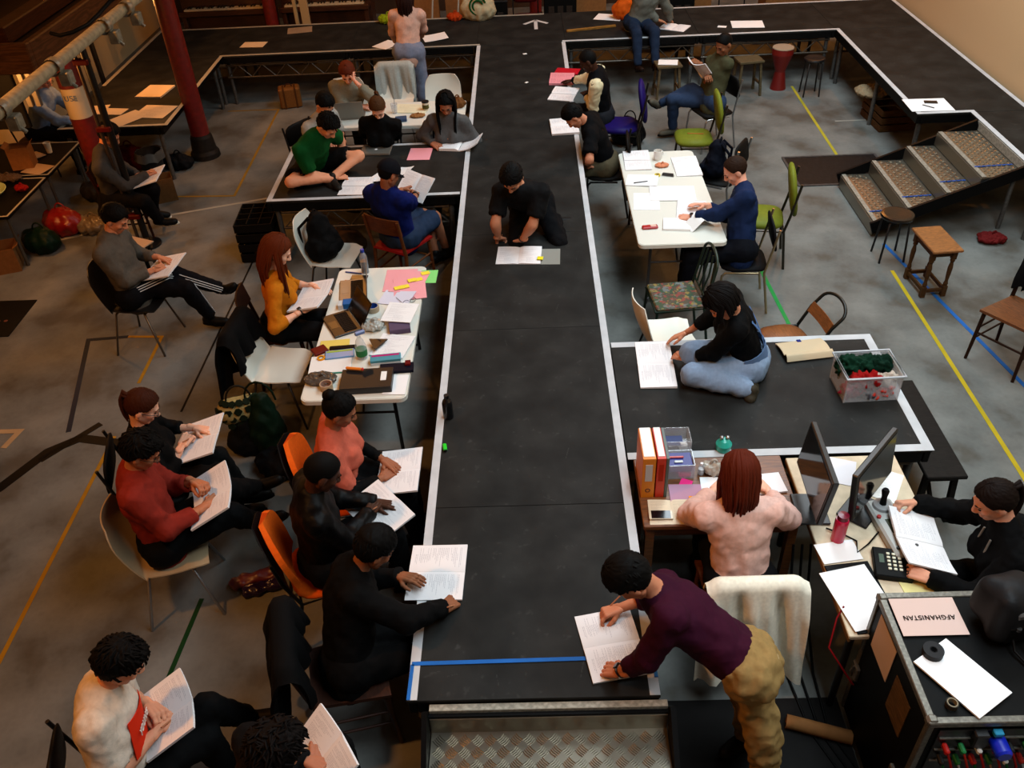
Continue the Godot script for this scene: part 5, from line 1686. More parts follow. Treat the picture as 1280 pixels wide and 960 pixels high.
func build_platforms() -> void:
	# the runway in five boards
	var zs := [0.0, -1.27, -3.11, -4.60, -6.72, -8.4, -10.0]
	var where := ["with the blue tape line at the metal front step", "beside the wooden desk end", "beside the near white folding table", "under the kneeling writer", "beside the small reading platform", "joining the far crosswise platform"]
	for i in 6:
		platform("black runway platform section " + where[i], -0.61, 0.61, zs[i + 1], zs[i], [[-0.54, zs[i] - 0.08], [0.54, zs[i] - 0.08], [-0.54, zs[i + 1] + 0.08], [0.54, zs[i + 1] + 0.08]], [[-0.58, zs[i] - 0.1, -0.58, zs[i + 1] + 0.1], [0.58, zs[i] - 0.1, 0.58, zs[i + 1] + 0.1]])
	platform("small black side platform with people sitting around and on it", -2.52, -0.615, -6.72, -5.43, [[-2.44, -5.5], [-0.72, -5.5], [-2.44, -6.64], [-0.72, -6.64]], [[-2.4, -5.47, -0.75, -5.47]])
	platform("black side platform carrying the clear tub of costume bits", 0.615, 2.50, -2.88, -1.64, [[2.42, -1.72], [0.72, -1.72], [2.42, -2.80], [0.72, -2.80]], [[0.75, -1.68, 2.4, -1.68], [0.75, -2.84, 2.4, -2.84]])
	var xs := [-5.49, -4.21, -2.4, -0.61, 0.61, 2.45, 4.30, 5.53]
	var rl := ["corner section behind the near red column", "section in front of the upright piano", "section with pages by the standing reader", "section bearing the white tape arrow", "section with the seated person in jeans", "section with white pages above the olive sweater reader", "corner section by the beige wall"]
	for i in 7:
		var lg := [[xs[i] + 0.08, -10.08], [xs[i + 1] - 0.08, -10.08], [xs[i] + 0.08, -11.3], [xs[i + 1] - 0.08, -11.3]]
		platform("far crosswise black platform, " + rl[i], xs[i], xs[i + 1], -11.4, -10.003, lg, [[xs[i] + 0.05, -10.05, xs[i + 1] - 0.05, -10.05]])
	platform("black wing platform with large pages, between the red columns", -5.47, -4.21, -9.998, -7.53, [[-4.29, -7.6], [-4.29, -9.0], [-5.39, -7.6], [-4.29, -9.9], [-5.39, -9.9]], [])
	platform("black wing platform along the beige wall", 4.30, 5.53, -9.998, -6.94, [[4.38, -7.02], [4.38, -8.4], [4.38, -9.9], [5.45, -7.02], [5.45, -9.9]], [])
	platform("black landing platform beside the metal stair flight", 4.87, 5.53, -6.937, -5.3, [[5.45, -5.38], [4.95, -5.38]], [])
	# white edge tapes
	var wt := Color(0.74, 0.75, 0.76)
	tape("white_edge_tape", wt, [[-0.583, -0.005], [-0.583, -9.99]], 0.05, "white tape along the runway edge beside the orange chairs", DECK)
	tape("white_edge_tape", wt, [[0.583, -0.005], [0.583, -9.99]], 0.05, "white tape along the runway edge beside the wooden desk", DECK)
	tape("white_edge_tape", wt, [[-0.66, -6.69], [-2.44, -6.69]], 0.045, "white tape along the small platform edge under the closed laptop", DECK)
	tape("white_edge_tape", wt, [[-2.49, -6.69], [-2.49, -5.455], [-0.62, -5.455]], 0.05, "white tape around the small platform's corner by the slatted crate", DECK)
	tape("white_edge_tape", wt, [[0.62, -2.855], [2.475, -2.855], [2.475, -1.665], [0.62, -1.665]], 0.06, "white tape framing the side platform with the clear tub", DECK)
	tape("white_edge_tape", Color(0.62, 0.60, 0.55), [[-0.57, -10.03], [-4.18, -10.03], [-4.18, -7.56], [-5.44, -7.56], [-5.44, -8.3]], 0.05, "white tape along the inner edge of the wing by the red columns", DECK)
	tape("white_edge_tape", wt, [[0.57, -10.03], [4.33, -10.03], [4.33, -6.97], [4.90, -6.97], [4.90, -5.33]], 0.055, "white tape along the inner edge of the wing by the stairs", DECK)
	tape("white_edge_tape", Color(0.62, 0.60, 0.55), [[-5.46, -9.0], [-5.46, -11.37], [0.35, -11.37]], 0.05, "white tape along the far platform rim before the piano", DECK)
	tape("white_edge_tape", wt, [[1.9, -11.37], [5.5, -11.37], [5.5, -6.2]], 0.05, "white tape along the platform rim by the beige wall", DECK)
	tape("blue_edge_tape", Color(0.13, 0.38, 0.68), [[-0.60, -0.205], [0.60, -0.215]], 0.022, "blue tape line across the runway end", DECK + 0.003)
	tape("blue_edge_tape", Color(0.13, 0.38, 0.68), [[-0.600, -0.005], [-0.597, -0.20]], 0.018, "short blue tape upright by the black sweater's elbow", DECK + 0.003)
	tape("blue_edge_tape", Color(0.13, 0.38, 0.68), [[0.600, -0.1], [0.597, -0.20]], 0.018, "short blue tape upright by the burgundy sleeve", DECK + 0.003)
	# arrow of tape
	var ar := thing("tape_arrow", "white tape arrow on the far platform", "tape", Vector3(0.22, DECK, -10.9))
	for q in [[[0.0, 0.28], [0.0, -0.14]], [[-0.17, 0.02], [0.0, -0.16]], [[0.17, 0.02], [0.0, -0.16]]]:
		var mb := MB.new()
		strip(mb, q, 0.05, 0.001, 0.004)
		part(ar, "tape_strip", mb, mat("tape_white_arrow", Color(0.72, 0.72, 0.72), 0.6))
	stairs_side()
	stairs_front()

func tread_pattern(parent: Node, x0: float, x1: float, z0: float, z1: float, y: float, pitch: float, five: bool, m: Material) -> void:
	var mb := MB.new()
	var nx := int((x1 - x0) / pitch)
	var nz := int((z1 - z0) / pitch)
	for i in nx:
		for k in nz:
			var c := Vector3(x0 + (i + 0.5) * pitch, y, z0 + (k + 0.5) * pitch)
			var an := PI / 4 if (i + k) % 2 == 0 else -PI / 4
			var b := Basis(Vector3.UP, an)
			if five:
				for q in 5:
					var o := b * Vector3((q - 2) * pitch * 0.17, 0, 0)
					_lozenge(mb, c + o, b, pitch * 0.06, pitch * 0.42, 0.007)
			else:
				_lozenge(mb, c, b, pitch * 0.2, pitch * 0.45, 0.007)
	var o := part(parent, "tread_pattern", mb, m)
	o.set_meta("kind", "stuff")

func _lozenge(mb: MB, c: Vector3, b: Basis, hw: float, hl: float, h: float) -> void:
	var t := c + Vector3(0, h, 0)
	var p := [c + b * Vector3(-hw, 0, 0), c + b * Vector3(0, 0, hl), c + b * Vector3(hw, 0, 0), c + b * Vector3(0, 0, -hl)]
	var q := [t + b * Vector3(-hw * 0.6, 0, 0), t + b * Vector3(0, 0, hl * 0.75), t + b * Vector3(hw * 0.6, 0, 0), t + b * Vector3(0, 0, -hl * 0.75)]
	mb.quad(q[0], q[1], q[2], q[3])
	for i in 4:
		var j := (i + 1) % 4
		mb.quad(p[i], p[j], q[j], q[i])

func stairs_side() -> void:
	var t := thing("metal_stairs", "four-step flight of diamond plate stairs up to the wing by the wall", "stairs", Vector3(4.2, 0, -6.12))
	var alu := mat("tread_plate", Color(0.56, 0.53, 0.47), 0.3, 0.85)
	var bright := alu
	var nose := [-0.69, -0.39, -0.05, 0.25]
	for i in 4:
		var y := 0.15 * (i + 1)
		var x1: float = nose[i + 1] if i < 3 else 0.67
		var mb := MB.new()
		mb.box(Vector3((nose[i] + x1) / 2, y - 0.01, 0), Vector3(x1 - nose[i], 0.02, 1.12), 0.002)
		var st := part(t, "step", mb, alu)
		tread_pattern(st, nose[i] + 0.06, x1 - 0.01, -0.55, 0.55, y, 0.05, false, bright)
		mb = MB.new()
		mb.box(Vector3(nose[i] - 0.004, y - 0.075, 0), Vector3(0.012, 0.13, 1.12), 0.002)
		part(st, "riser", mb, alu)
		mb = MB.new()
		mb.box(Vector3(nose[i] + 0.022, y + 0.002, 0), Vector3(0.045, 0.006, 1.12), 0.001)
		part(st, "nosing", mb, mat("nosing_pale", Color(0.62, 0.60, 0.55), 0.5, 0.2, "metal", 3.0))
		mb = MB.new()
		strip(mb, [[nose[i] + 0.02, 0.33], [x1 - 0.02, 0.31]], 0.022, y + 0.005, y + 0.007)
		part(st, "blue_tape", mb, mat("stair_blue", Color(0.12, 0.25, 0.50), 0.6))
	var side := mat("stringer_black", Color(0.03, 0.03, 0.032), 0.5, 0.2)
	for s in [-1, 1]:
		var mb := MB.new()
		mb.bar(Vector3(-0.72, 0.10, s * 0.575), Vector3(0.66, 0.66, s * 0.575), 0.03, 0.12)
		part(t, "stringer", mb, side)
	var mb2 := MB.new()
	mb2.box(Vector3(0.672, 0.65, 0), Vector3(0.02, 0.09, 1.2), 0.002)
	part(t, "hook_rail", mb2, mat("nosing_pale", Color(0.62, 0.60, 0.55), 0.5))
	for s in [-1, 1]:
		var mb := MB.new()
		mb.tube([Vector3(0.6, 0, s * 0.5), Vector3(0.6, 0.58, s * 0.5)], 0.022, 10)
		part(t, "leg", mb, mat("leg_steel", Color(0.40, 0.40, 0.39), 0.4))

func stairs_front() -> void:
	var t := thing("metal_steps", "diamond plate steps with a black frame at the runway's near end", "stairs", Vector3(0.07, 0, 0.0))
	var alu := mat("tread_plate", Color(0.56, 0.53, 0.47), 0.3, 0.85)
	var bright := alu
	var mb := MB.new()
	mb.box(Vector3(0.0, 0.665, 0.022), Vector3(1.14, 0.025, 0.036), 0.002)
	part(t, "white_nosing", mb, mat("white_worn", Color(0.66, 0.64, 0.58), 0.6, 0.0, "metal", 4.0))
	for i in 3:
		var y := 0.53 - i * 0.19
		var z0 := 0.06 + i * 0.28
		mb = MB.new()
		mb.box(Vector3(0, y - 0.01, z0 + 0.15), Vector3(1.14, 0.02, 0.30), 0.002)
		var st := part(t, "step", mb, alu)
		tread_pattern(st, -0.56, 0.56, z0 + 0.02, z0 + 0.30, y, 0.062, true, bright)
		mb = MB.new()
		mb.box(Vector3(0, y + 0.055, z0), Vector3(1.14, 0.12, 0.012), 0.002)
		part(st, "riser", mb, alu)
	for s in [-1, 1]:
		mb = MB.new()
		mb.bar(Vector3(s * 0.585, 0.66, 0.03), Vector3(s * 0.585, 0.06, 0.95), 0.025, 0.16)
		part(t, "stringer", mb, mat("stringer_black", Color(0.03, 0.03, 0.032), 0.5))
	mb = MB.new()
	mb.box(Vector3(0, 0.645, 0.052), Vector3(1.18, 0.03, 0.02), 0.002)
	part(t, "frame_bar", mb, mat("stringer_black", Color(0.03, 0.03, 0.032), 0.5))

# ---------------------------------------------------------------- furniture
static func facing(a: float) -> float:
	return 180.0 - a

static func arc(c: Vector3, ax: Vector3, ay: Vector3, a0: float, a1: float, n: int) -> Array:
	var out := []
	for i in n + 1:
		var a := deg_to_rad(lerpf(a0, a1, float(i) / n))
		out.append(c + ax * cos(a) + ay * sin(a))
	return out

# a padded slab with rounded outline and domed faces; local x across, z deep
func cushion(mb: MB, c: Vector3, sx: float, sz: float, th: float, bs := Basis(), sq := 4.0) -> void:
	var rings := 7
	var sides := 28
	var f := mb.v.size()
	for i in rings + 1:
		var ph := PI * i / rings
		var rr := pow(sin(ph), 0.35) if sin(ph) > 0.0 else 0.0
		var y := cos(ph) * th * 0.5
		for s in sides + 1:
			var an := TAU * s / sides
			var ca := cos(an)
			var sa := sin(an)
			var k := pow(pow(absf(ca), sq) + pow(absf(sa), sq), -1.0 / sq)
			var q := Vector3(ca * k * sx * 0.5 * rr, y, sa * k * sz * 0.5 * rr)
			var nn := Vector3(ca * sin(ph), cos(ph) * 1.6, sa * sin(ph)).normalized()
			mb.put(c + bs * q, bs * nn)
	for i in rings:
		for s in sides:
			var a := f + i * (sides + 1) + s
			var b := a + sides + 1
			mb.ix.append_array([a, b, b + 1, a, b + 1, a + 1])

func banquet_chair(label: String, at: Vector3, a: float, c: Color, key: String) -> Node3D:
	var t := thing("banquet_chair", label, "chair", at, facing(a))
	var mb := MB.new()
	cushion(mb, Vector3(0, 0.445, 0.02), 0.44, 0.42, 0.09)
	part(t, "seat", mb, mat("vinyl_" + key, c, 0.5, 0.0, "soft", 3.0))
	mb = MB.new()
	cushion(mb, Vector3(0, 0.74, -0.235), 0.42, 0.48, 0.07, Basis(Vector3.RIGHT, deg_to_rad(-80)), 3.0)
	part(t, "backrest", mb, mat("vinyl_" + key, c, 0.5))
	var fm := mat("chair_bronze", Color(0.22, 0.20, 0.16), 0.35, 0.7)
	for s in [-1.0, 1.0]:
		mb = MB.new()
		mb.tube([Vector3(s * 0.20, 0, 0.20), Vector3(s * 0.19, 0.40, 0.17)], 0.013, 8)
		part(t, "leg", mb, fm)
		mb = MB.new()
		mb.tube([Vector3(s * 0.20, 0, -0.24), Vector3(s * 0.195, 0.40, -0.19), Vector3(s * 0.20, 0.55, -0.225), Vector3(s * 0.20, 0.88, -0.285)], 0.013, 8)
		part(t, "leg", mb, fm)
	mb = MB.new()
	mb.tube([Vector3(-0.19, 0.39, 0.17), Vector3(0.19, 0.39, 0.17), Vector3(0.195, 0.39, -0.19), Vector3(-0.195, 0.39, -0.19)], 0.011, 8, true)
	part(t, "seat_frame", mb, fm)
	return t

# one-piece plastic shell on four tube legs
func shell_chair(label: String, at: Vector3, a: float, c: Color, key: String, leg: Material, group := "") -> Node3D:
	var t := thing("shell_chair", label, "chair", at, facing(a), group)
	var mb := MB.new()
	mb.sheet(12, 22, func(u: float, v: float) -> Vector3:
		var x := (u - 0.5) * 2.0
		var y: float
		var z: float
		if v < 0.5:
			var k := v / 0.5
			z = lerpf(0.22, -0.16, k)
			y = 0.44 - 0.02 * sin(k * PI) - 0.03 * smoothstep(0.25, 0.0, k)
		else:
			var k := (v - 0.5) / 0.5
			z = -0.16 - 0.075 * sin(k * PI / 2) - 0.05 * k
			y = 0.44 + 0.40 * k * k * 0.25 + 0.40 * k * 0.75
		var hw := 0.215 + 0.015 * sin(v * PI)
		if v > 0.85:
			hw *= sqrt(maxf(0.0, 1.0 - pow((v - 0.85) / 0.22, 2.0)))
		if v < 0.1:
			hw *= 0.9 + v
		var lift := 0.03 * x * x
		return Vector3(x * hw, y + (lift if v < 0.5 else 0.0), z + (lift * 1.3 if v >= 0.5 else lift * 0.6)), 0.008)
	part(t, "shell", mb, mat("shell_" + key, c, 0.4))
	for s in [-1.0, 1.0]:
		for f in [-1.0, 1.0]:
			mb = MB.new()
			mb.tube([Vector3(s * 0.23, 0, f * 0.22), Vector3(s * 0.17, 0.40, f * 0.13), Vector3(s * 0.10, 0.418, f * 0.1)], 0.010, 8)
			part(t, "leg", mb, leg)
	mb = MB.new()
	for f in [-1.0, 1.0]:
		mb.tube([Vector3(-0.17, 0.40, f * 0.13), Vector3(0.17, 0.40, f * 0.13)], 0.009, 8)
	mb.tube([Vector3(0, 0.40, 0.13), Vector3(0, 0.40, -0.13)], 0.009, 8)
	part(t, "under_frame", mb, leg)
	return t

# padded stacking chair with rounded back
func pad_chair(label: String, at: Vector3, a: float, c: Color, key: String, group := "") -> Node3D:
	var t := thing("padded_chair", label, "chair", at, facing(a), group)
	var fab := cloth(c)
	var mb := MB.new()
	cushion(mb, Vector3(0, 0.435, 0.01), 0.45, 0.43, 0.06, Basis(), 3.0)
	part(t, "seat", mb, fab)
	mb = MB.new()
	mb.sheet(12, 12, func(u: float, v: float) -> Vector3:
		var x := (u - 0.5) * 2.0
		var k := sqrt(maxf(0.0, 1.0 - pow(maxf(0.0, v - 0.55) / 0.45, 2.4))) * (0.86 + 0.14 * smoothstep(0.0, 0.4, v))
		return Vector3(x * 0.22 * k, 0.52 + v * 0.38, -0.20 - v * 0.085 + x * x * 0.035 * k), 0.035)
	part(t, "backrest", mb, fab)
	mb = MB.new()
	mb.sheet(12, 12, func(u: float, v: float) -> Vector3:
		var x := (u - 0.5) * 2.0
		var k := sqrt(maxf(0.0, 1.0 - pow(maxf(0.0, v - 0.55) / 0.45, 2.4))) * (0.86 + 0.14 * smoothstep(0.0, 0.4, v))
		return Vector3(x * 0.226 * k, 0.515 + v * 0.39, -0.236 - v * 0.087 + x * x * 0.035 * k), 0.006)
	part(t, "back_shell", mb, flat(Color(0.04, 0.035, 0.03), 0.5))
	var fm := mat("dark_tube", Color(0.06, 0.055, 0.05), 0.4, 0.4)
	for s in [-1.0, 1.0]:
		mb = MB.new()
		mb.tube([Vector3(s * 0.21, 0, 0.22), Vector3(s * 0.20, 0.40, 0.18)], 0.012, 8)
		part(t, "leg", mb, fm)
		mb = MB.new()
		mb.tube([Vector3(s * 0.22, 0, -0.25), Vector3(s * 0.20, 0.40, -0.17), Vector3(s * 0.16, 0.56, -0.245), Vector3(s * 0.14, 0.72, -0.275)], 0.012, 8)
		part(t, "leg", mb, fm)
	mb = MB.new()
	mb.tube([Vector3(-0.2, 0.395, 0.18), Vector3(0.2, 0.395, 0.18), Vector3(0.2, 0.395, -0.17), Vector3(-0.2, 0.395, -0.17)], 0.010, 8, true)
	part(t, "seat_frame", mb, fm)
	return t

# wooden chair with square legs, seat board and a curved back rail
func wood_chair(label: String, at: Vector3, a: float, wood: Material, seat: Material, back := true) -> Node3D:
	var t := thing("wooden_chair", label, "chair", at, facing(a))
	var mb := MB.new()
	mb.sheet(8, 8, func(u: float, v: float) -> Vector3:
		var x := (u - 0.5) * 2.0
		var z := (0.5 - v) * 2.0
		return Vector3(x * (0.20 + 0.02 * z) , 0.452 - 0.012 * (1.0 - x * x) * (1.0 - z * z), z * 0.20), 0.022)
	part(t, "seat", mb, seat)
	for s in [-1.0, 1.0]:
		mb = MB.new()
		mb.tube([Vector3(s * 0.205, 0, 0.20), Vector3(s * 0.19, 0.43, 0.17)], [0.013, 0.018], 8)
		part(t, "leg", mb, wood)
		mb = MB.new()
		if back:
			mb.tube([Vector3(s * 0.19, 0, -0.22), Vector3(s * 0.18, 0.44, -0.18), Vector3(s * 0.19, 0.82, -0.26)], [0.013, 0.018, 0.013], 8)
		else:
			mb.tube([Vector3(s * 0.19, 0, -0.22), Vector3(s * 0.18, 0.43, -0.18)], 0.016, 8)
		part(t, "leg", mb, wood)
		mb = MB.new()
		mb.tube([Vector3(s * 0.20, 0.20, 0.19), Vector3(s * 0.185, 0.20, -0.2)], 0.009, 6)
		part(t, "stretcher", mb, wood)
		mb = MB.new()
		mb.tube([Vector3(s * 0.197, 0.30, 0.185), Vector3(s * 0.182, 0.30, -0.19)], 0.009, 6)
		part(t, "stretcher", mb, wood)
	mb = MB.new()
	mb.tube([Vector3(-0.2, 0.26, 0.185), Vector3(0.2, 0.26, 0.185)], 0.009, 6)
	part(t, "stretcher", mb, wood)
	if back:
		mb = MB.new()
		mb.sheet(10, 4, func(u: float, v: float) -> Vector3:
			var x := (u - 0.5) * 2.0
			return Vector3(x * 0.195, 0.66 + v * 0.17, -0.215 - v * 0.035 - 0.03 * (1.0 - x * x)), 0.014)
		part(t, "back_board", mb, wood)
	return t

func plain_chair(label: String, at: Vector3, a: float, c: Color, key: String, leg: Material) -> Node3D:
	var t := thing("stacking_chair", label, "chair", at, facing(a))
	var mb := MB.new()
	cushion(mb, Vector3(0, 0.435, 0.0), 0.42, 0.41, 0.045, Basis(), 5.0)
	part(t, "seat", mb, mat("seat_" + key, c, 0.6))
	mb = MB.new()
	cushion(mb, Vector3(0, 0.72, -0.225), 0.40, 0.26, 0.035, Basis(Vector3.RIGHT, deg_to_rad(-80)), 5.0)
	part(t, "backrest", mb, mat("seat_" + key, c, 0.6))
	for s in [-1.0, 1.0]:
		mb = MB.new()
		mb.tube([Vector3(s * 0.21, 0, 0.22), Vector3(s * 0.20, 0.38, 0.19), Vector3(s * 0.20, 0.41, 0.16), Vector3(s * 0.20, 0.41, -0.12)], 0.011, 8)
		part(t, "leg", mb, leg)
		mb = MB.new()
		mb.tube([Vector3(s * 0.21, 0, -0.24), Vector3(s * 0.20, 0.41, -0.17), Vector3(s * 0.20, 0.83, -0.25)], 0.011, 8)
		part(t, "leg", mb, leg)
	return t

func folding_table(label: String, x0: float, x1: float, z0: float, z1: float) -> Node3D:
	var t := thing("folding_table", label, "table", Vector3((x0 + x1) / 2, 0, (z0 + z1) / 2))
	var hx := (x1 - x0) / 2
	var hz := (z1 - z0) / 2
	var poly := []
	var r := 0.055
	for q in [[1, 1, 0], [-1, 1, 90], [-1, -1, 180], [1, -1, 270]]:
		for i in 6:
			var an := deg_to_rad(q[2] + i * 18.0)
			poly.append(Vector2(q[0] * (hx - r) + cos(an) * r, q[1] * (hz - r) + sin(an) * r))
	var mb := MB.new()
	mb.prism(poly, TABLE - 0.036, TABLE - 0.004)
	var small := []
	for q in poly:
		small.append(q * Vector2((hx - 0.006) / hx, (hz - 0.006) / hz))
	mb.prism(small, TABLE - 0.004, TABLE)
	part(t, "tabletop", mb, mat("table_plastic", Color(0.80, 0.80, 0.76), 0.45))
	var lm := black_metal() if x0 < 0 else mat("grey_tube", Color(0.25, 0.25, 0.25), 0.4, 0.5)
	for e in [-1.0, 1.0]:
		for s in [-1.0, 1.0]:
			mb = MB.new()
			mb.tube([Vector3(s * (hx - 0.12), 0, e * (hz - 0.2)), Vector3(s * (hx - 0.14), TABLE - 0.036, e * (hz - 0.24))], 0.014, 8)
			part(t, "leg", mb, lm)
		mb = MB.new()
		mb.tube([Vector3(-hx + 0.12, 0.05, e * (hz - 0.2)), Vector3(hx - 0.12, 0.05, e * (hz - 0.2))], 0.012, 8)
		part(t, "foot_bar", mb, lm)
		mb = MB.new()
		mb.tube([Vector3(0, 0.42, e * (hz - 0.215)), Vector3(0, TABLE - 0.045, e * (hz - 0.6))], 0.009, 6)
		mb.tube([Vector3(-hx + 0.13, 0.42, e * (hz - 0.22)), Vector3(hx - 0.13, 0.42, e * (hz - 0.22))], 0.009, 6)
		part(t, "brace", mb, lm)
	return t

func round_stool(label: String, at: Vector3, h: float, r: float, seat: Material, leg: Material) -> Node3D:
	var t := thing("round_stool", label, "stool", at)
	var mb := MB.new()
	mb.lathe([[0.0, h - 0.035], [r * 0.97, h - 0.035], [r, h - 0.02], [r * 0.96, h - 0.004], [r * 0.8, h], [0.0, h - 0.006]], 26)
	part(t, "seat", mb, seat)
	for k in 4:
		var an := TAU * (k + 0.5) / 4
		var d := Vector3(cos(an), 0, sin(an))
		mb = MB.new()
		mb.tube([d * (r + 0.01), d * (r * 0.85) + Vector3(0, h - 0.07, 0), d * (r * 0.6) + Vector3(0, h - 0.04, 0)], 0.011, 8)
		part(t, "leg", mb, leg)
	return t

func turned_stool(label: String, at: Vector3, a: float) -> Node3D:
	var t := thing("turned_stool", label, "stool", at, a)
	var wood := mat("stool_oak", Color(0.34, 0.24, 0.14), 0.5, 0.0, "wood", 3.0)
	var mb := MB.new()
	mb.box(Vector3(0, 0.49, 0), Vector3(0.27, 0.025, 0.46), 0.006)
	part(t, "top", mb, mat("stool_top", Color(0.62, 0.40, 0.19), 0.45, 0.0, "wood", 2.0))
	for x in [-1.0, 1.0]:
		for z in [-1.0, 1.0]:
			var c := Vector3(x * 0.095, 0, z * 0.165)
			mb = MB.new()
			mb.box(c + Vector3(0, 0.055, 0), Vector3(0.044, 0.11, 0.044), 0.004)
			mb.lathe([[0.016, 0.11], [0.021, 0.13], [0.014, 0.16], [0.020, 0.24], [0.022, 0.30], [0.014, 0.35], [0.022, 0.37], [0.016, 0.39]], 14, c)
			mb.box(c + Vector3(0, 0.43, 0), Vector3(0.044, 0.09, 0.044), 0.004)
			part(t, "leg", mb, wood)
	for s in [-1.0, 1.0]:
		for q in [[0.44, 0.05], [0.065, 0.035]]:
			mb = MB.new()
			mb.box(Vector3(s * 0.095, q[0], 0), Vector3(0.022, q[1], 0.30), 0.003)
			part(t, "rail", mb, wood)
			mb = MB.new()
			mb.box(Vector3(0, q[0], s * 0.165), Vector3(0.15, q[1], 0.022), 0.003)
			part(t, "rail", mb, wood)
	return t

func step_stool(label: String, at: Vector3, a: float, c: Color) -> Node3D:
	var t := thing("wooden_stool", label, "stool", at, a)
	var wood := mat("stool" + c.to_html(), c, 0.6, 0.0, "wood", 2.0)
	var mb := MB.new()
	mb.box(Vector3(0, 0.46, 0), Vector3(0.34, 0.03, 0.28), 0.005)
	part(t, "top", mb, wood)
	for x in [-1.0, 1.0]:
		for z in [-1.0, 1.0]:
			mb = MB.new()
			mb.bar(Vector3(x * 0.16, 0, z * 0.14), Vector3(x * 0.13, 0.45, z * 0.10), 0.03, 0.03)
			part(t, "leg", mb, wood)
		mb = MB.new()
		mb.bar(Vector3(x * 0.15, 0.16, -0.125), Vector3(x * 0.15, 0.16, 0.125), 0.02, 0.03)
		part(t, "rail", mb, wood)
	return t

# cloth hung over a chair back: width, front drop, back drop
func drape(called: String, label: String, cat: String, at: Vector3, a: float, wd: float, top: float, zt: float, df: float, db: float, m: Material, th := 0.012, flare := 0.0) -> Node3D:
	var t := thing(called, label, cat, at, facing(a))
	var mb := MB.new()
	mb.sheet(22, 26, func(u: float, v: float) -> Vector3:
		var x := (u - 0.5) * wd
		var s := (v - df / (df + db)) * (df + db)
		var fold := 0.026 * sin(u * 15.0 + 2.0 * v) + 0.014 * sin(u * 33.0 + v * 5.0)
		var p: Vector3
		var off := 0.04
		if s < -off:
			p = Vector3(x, top - (-s - off), zt + off + fold * clampf((-s - off) * 6.0, 0, 1) + (-s) * 0.10)
		elif s > off:
			p = Vector3(x * (1.0 + flare * s), top - (s - off), zt - off - fold * clampf((s - off) * 6.0, 0, 1) * 1.3 - (s - off) * 0.12)
		else:
			var an := s / off * PI / 2
			p = Vector3(x, top + off * cos(an) * 0.7, zt - sin(an) * off)
		var ed := absf(u - 0.5) * 2.0
		p.y -= 0.05 * smoothstep(0.75, 1.0, ed)
		return p, th)
	part(t, "cloth", mb, m)
	return t

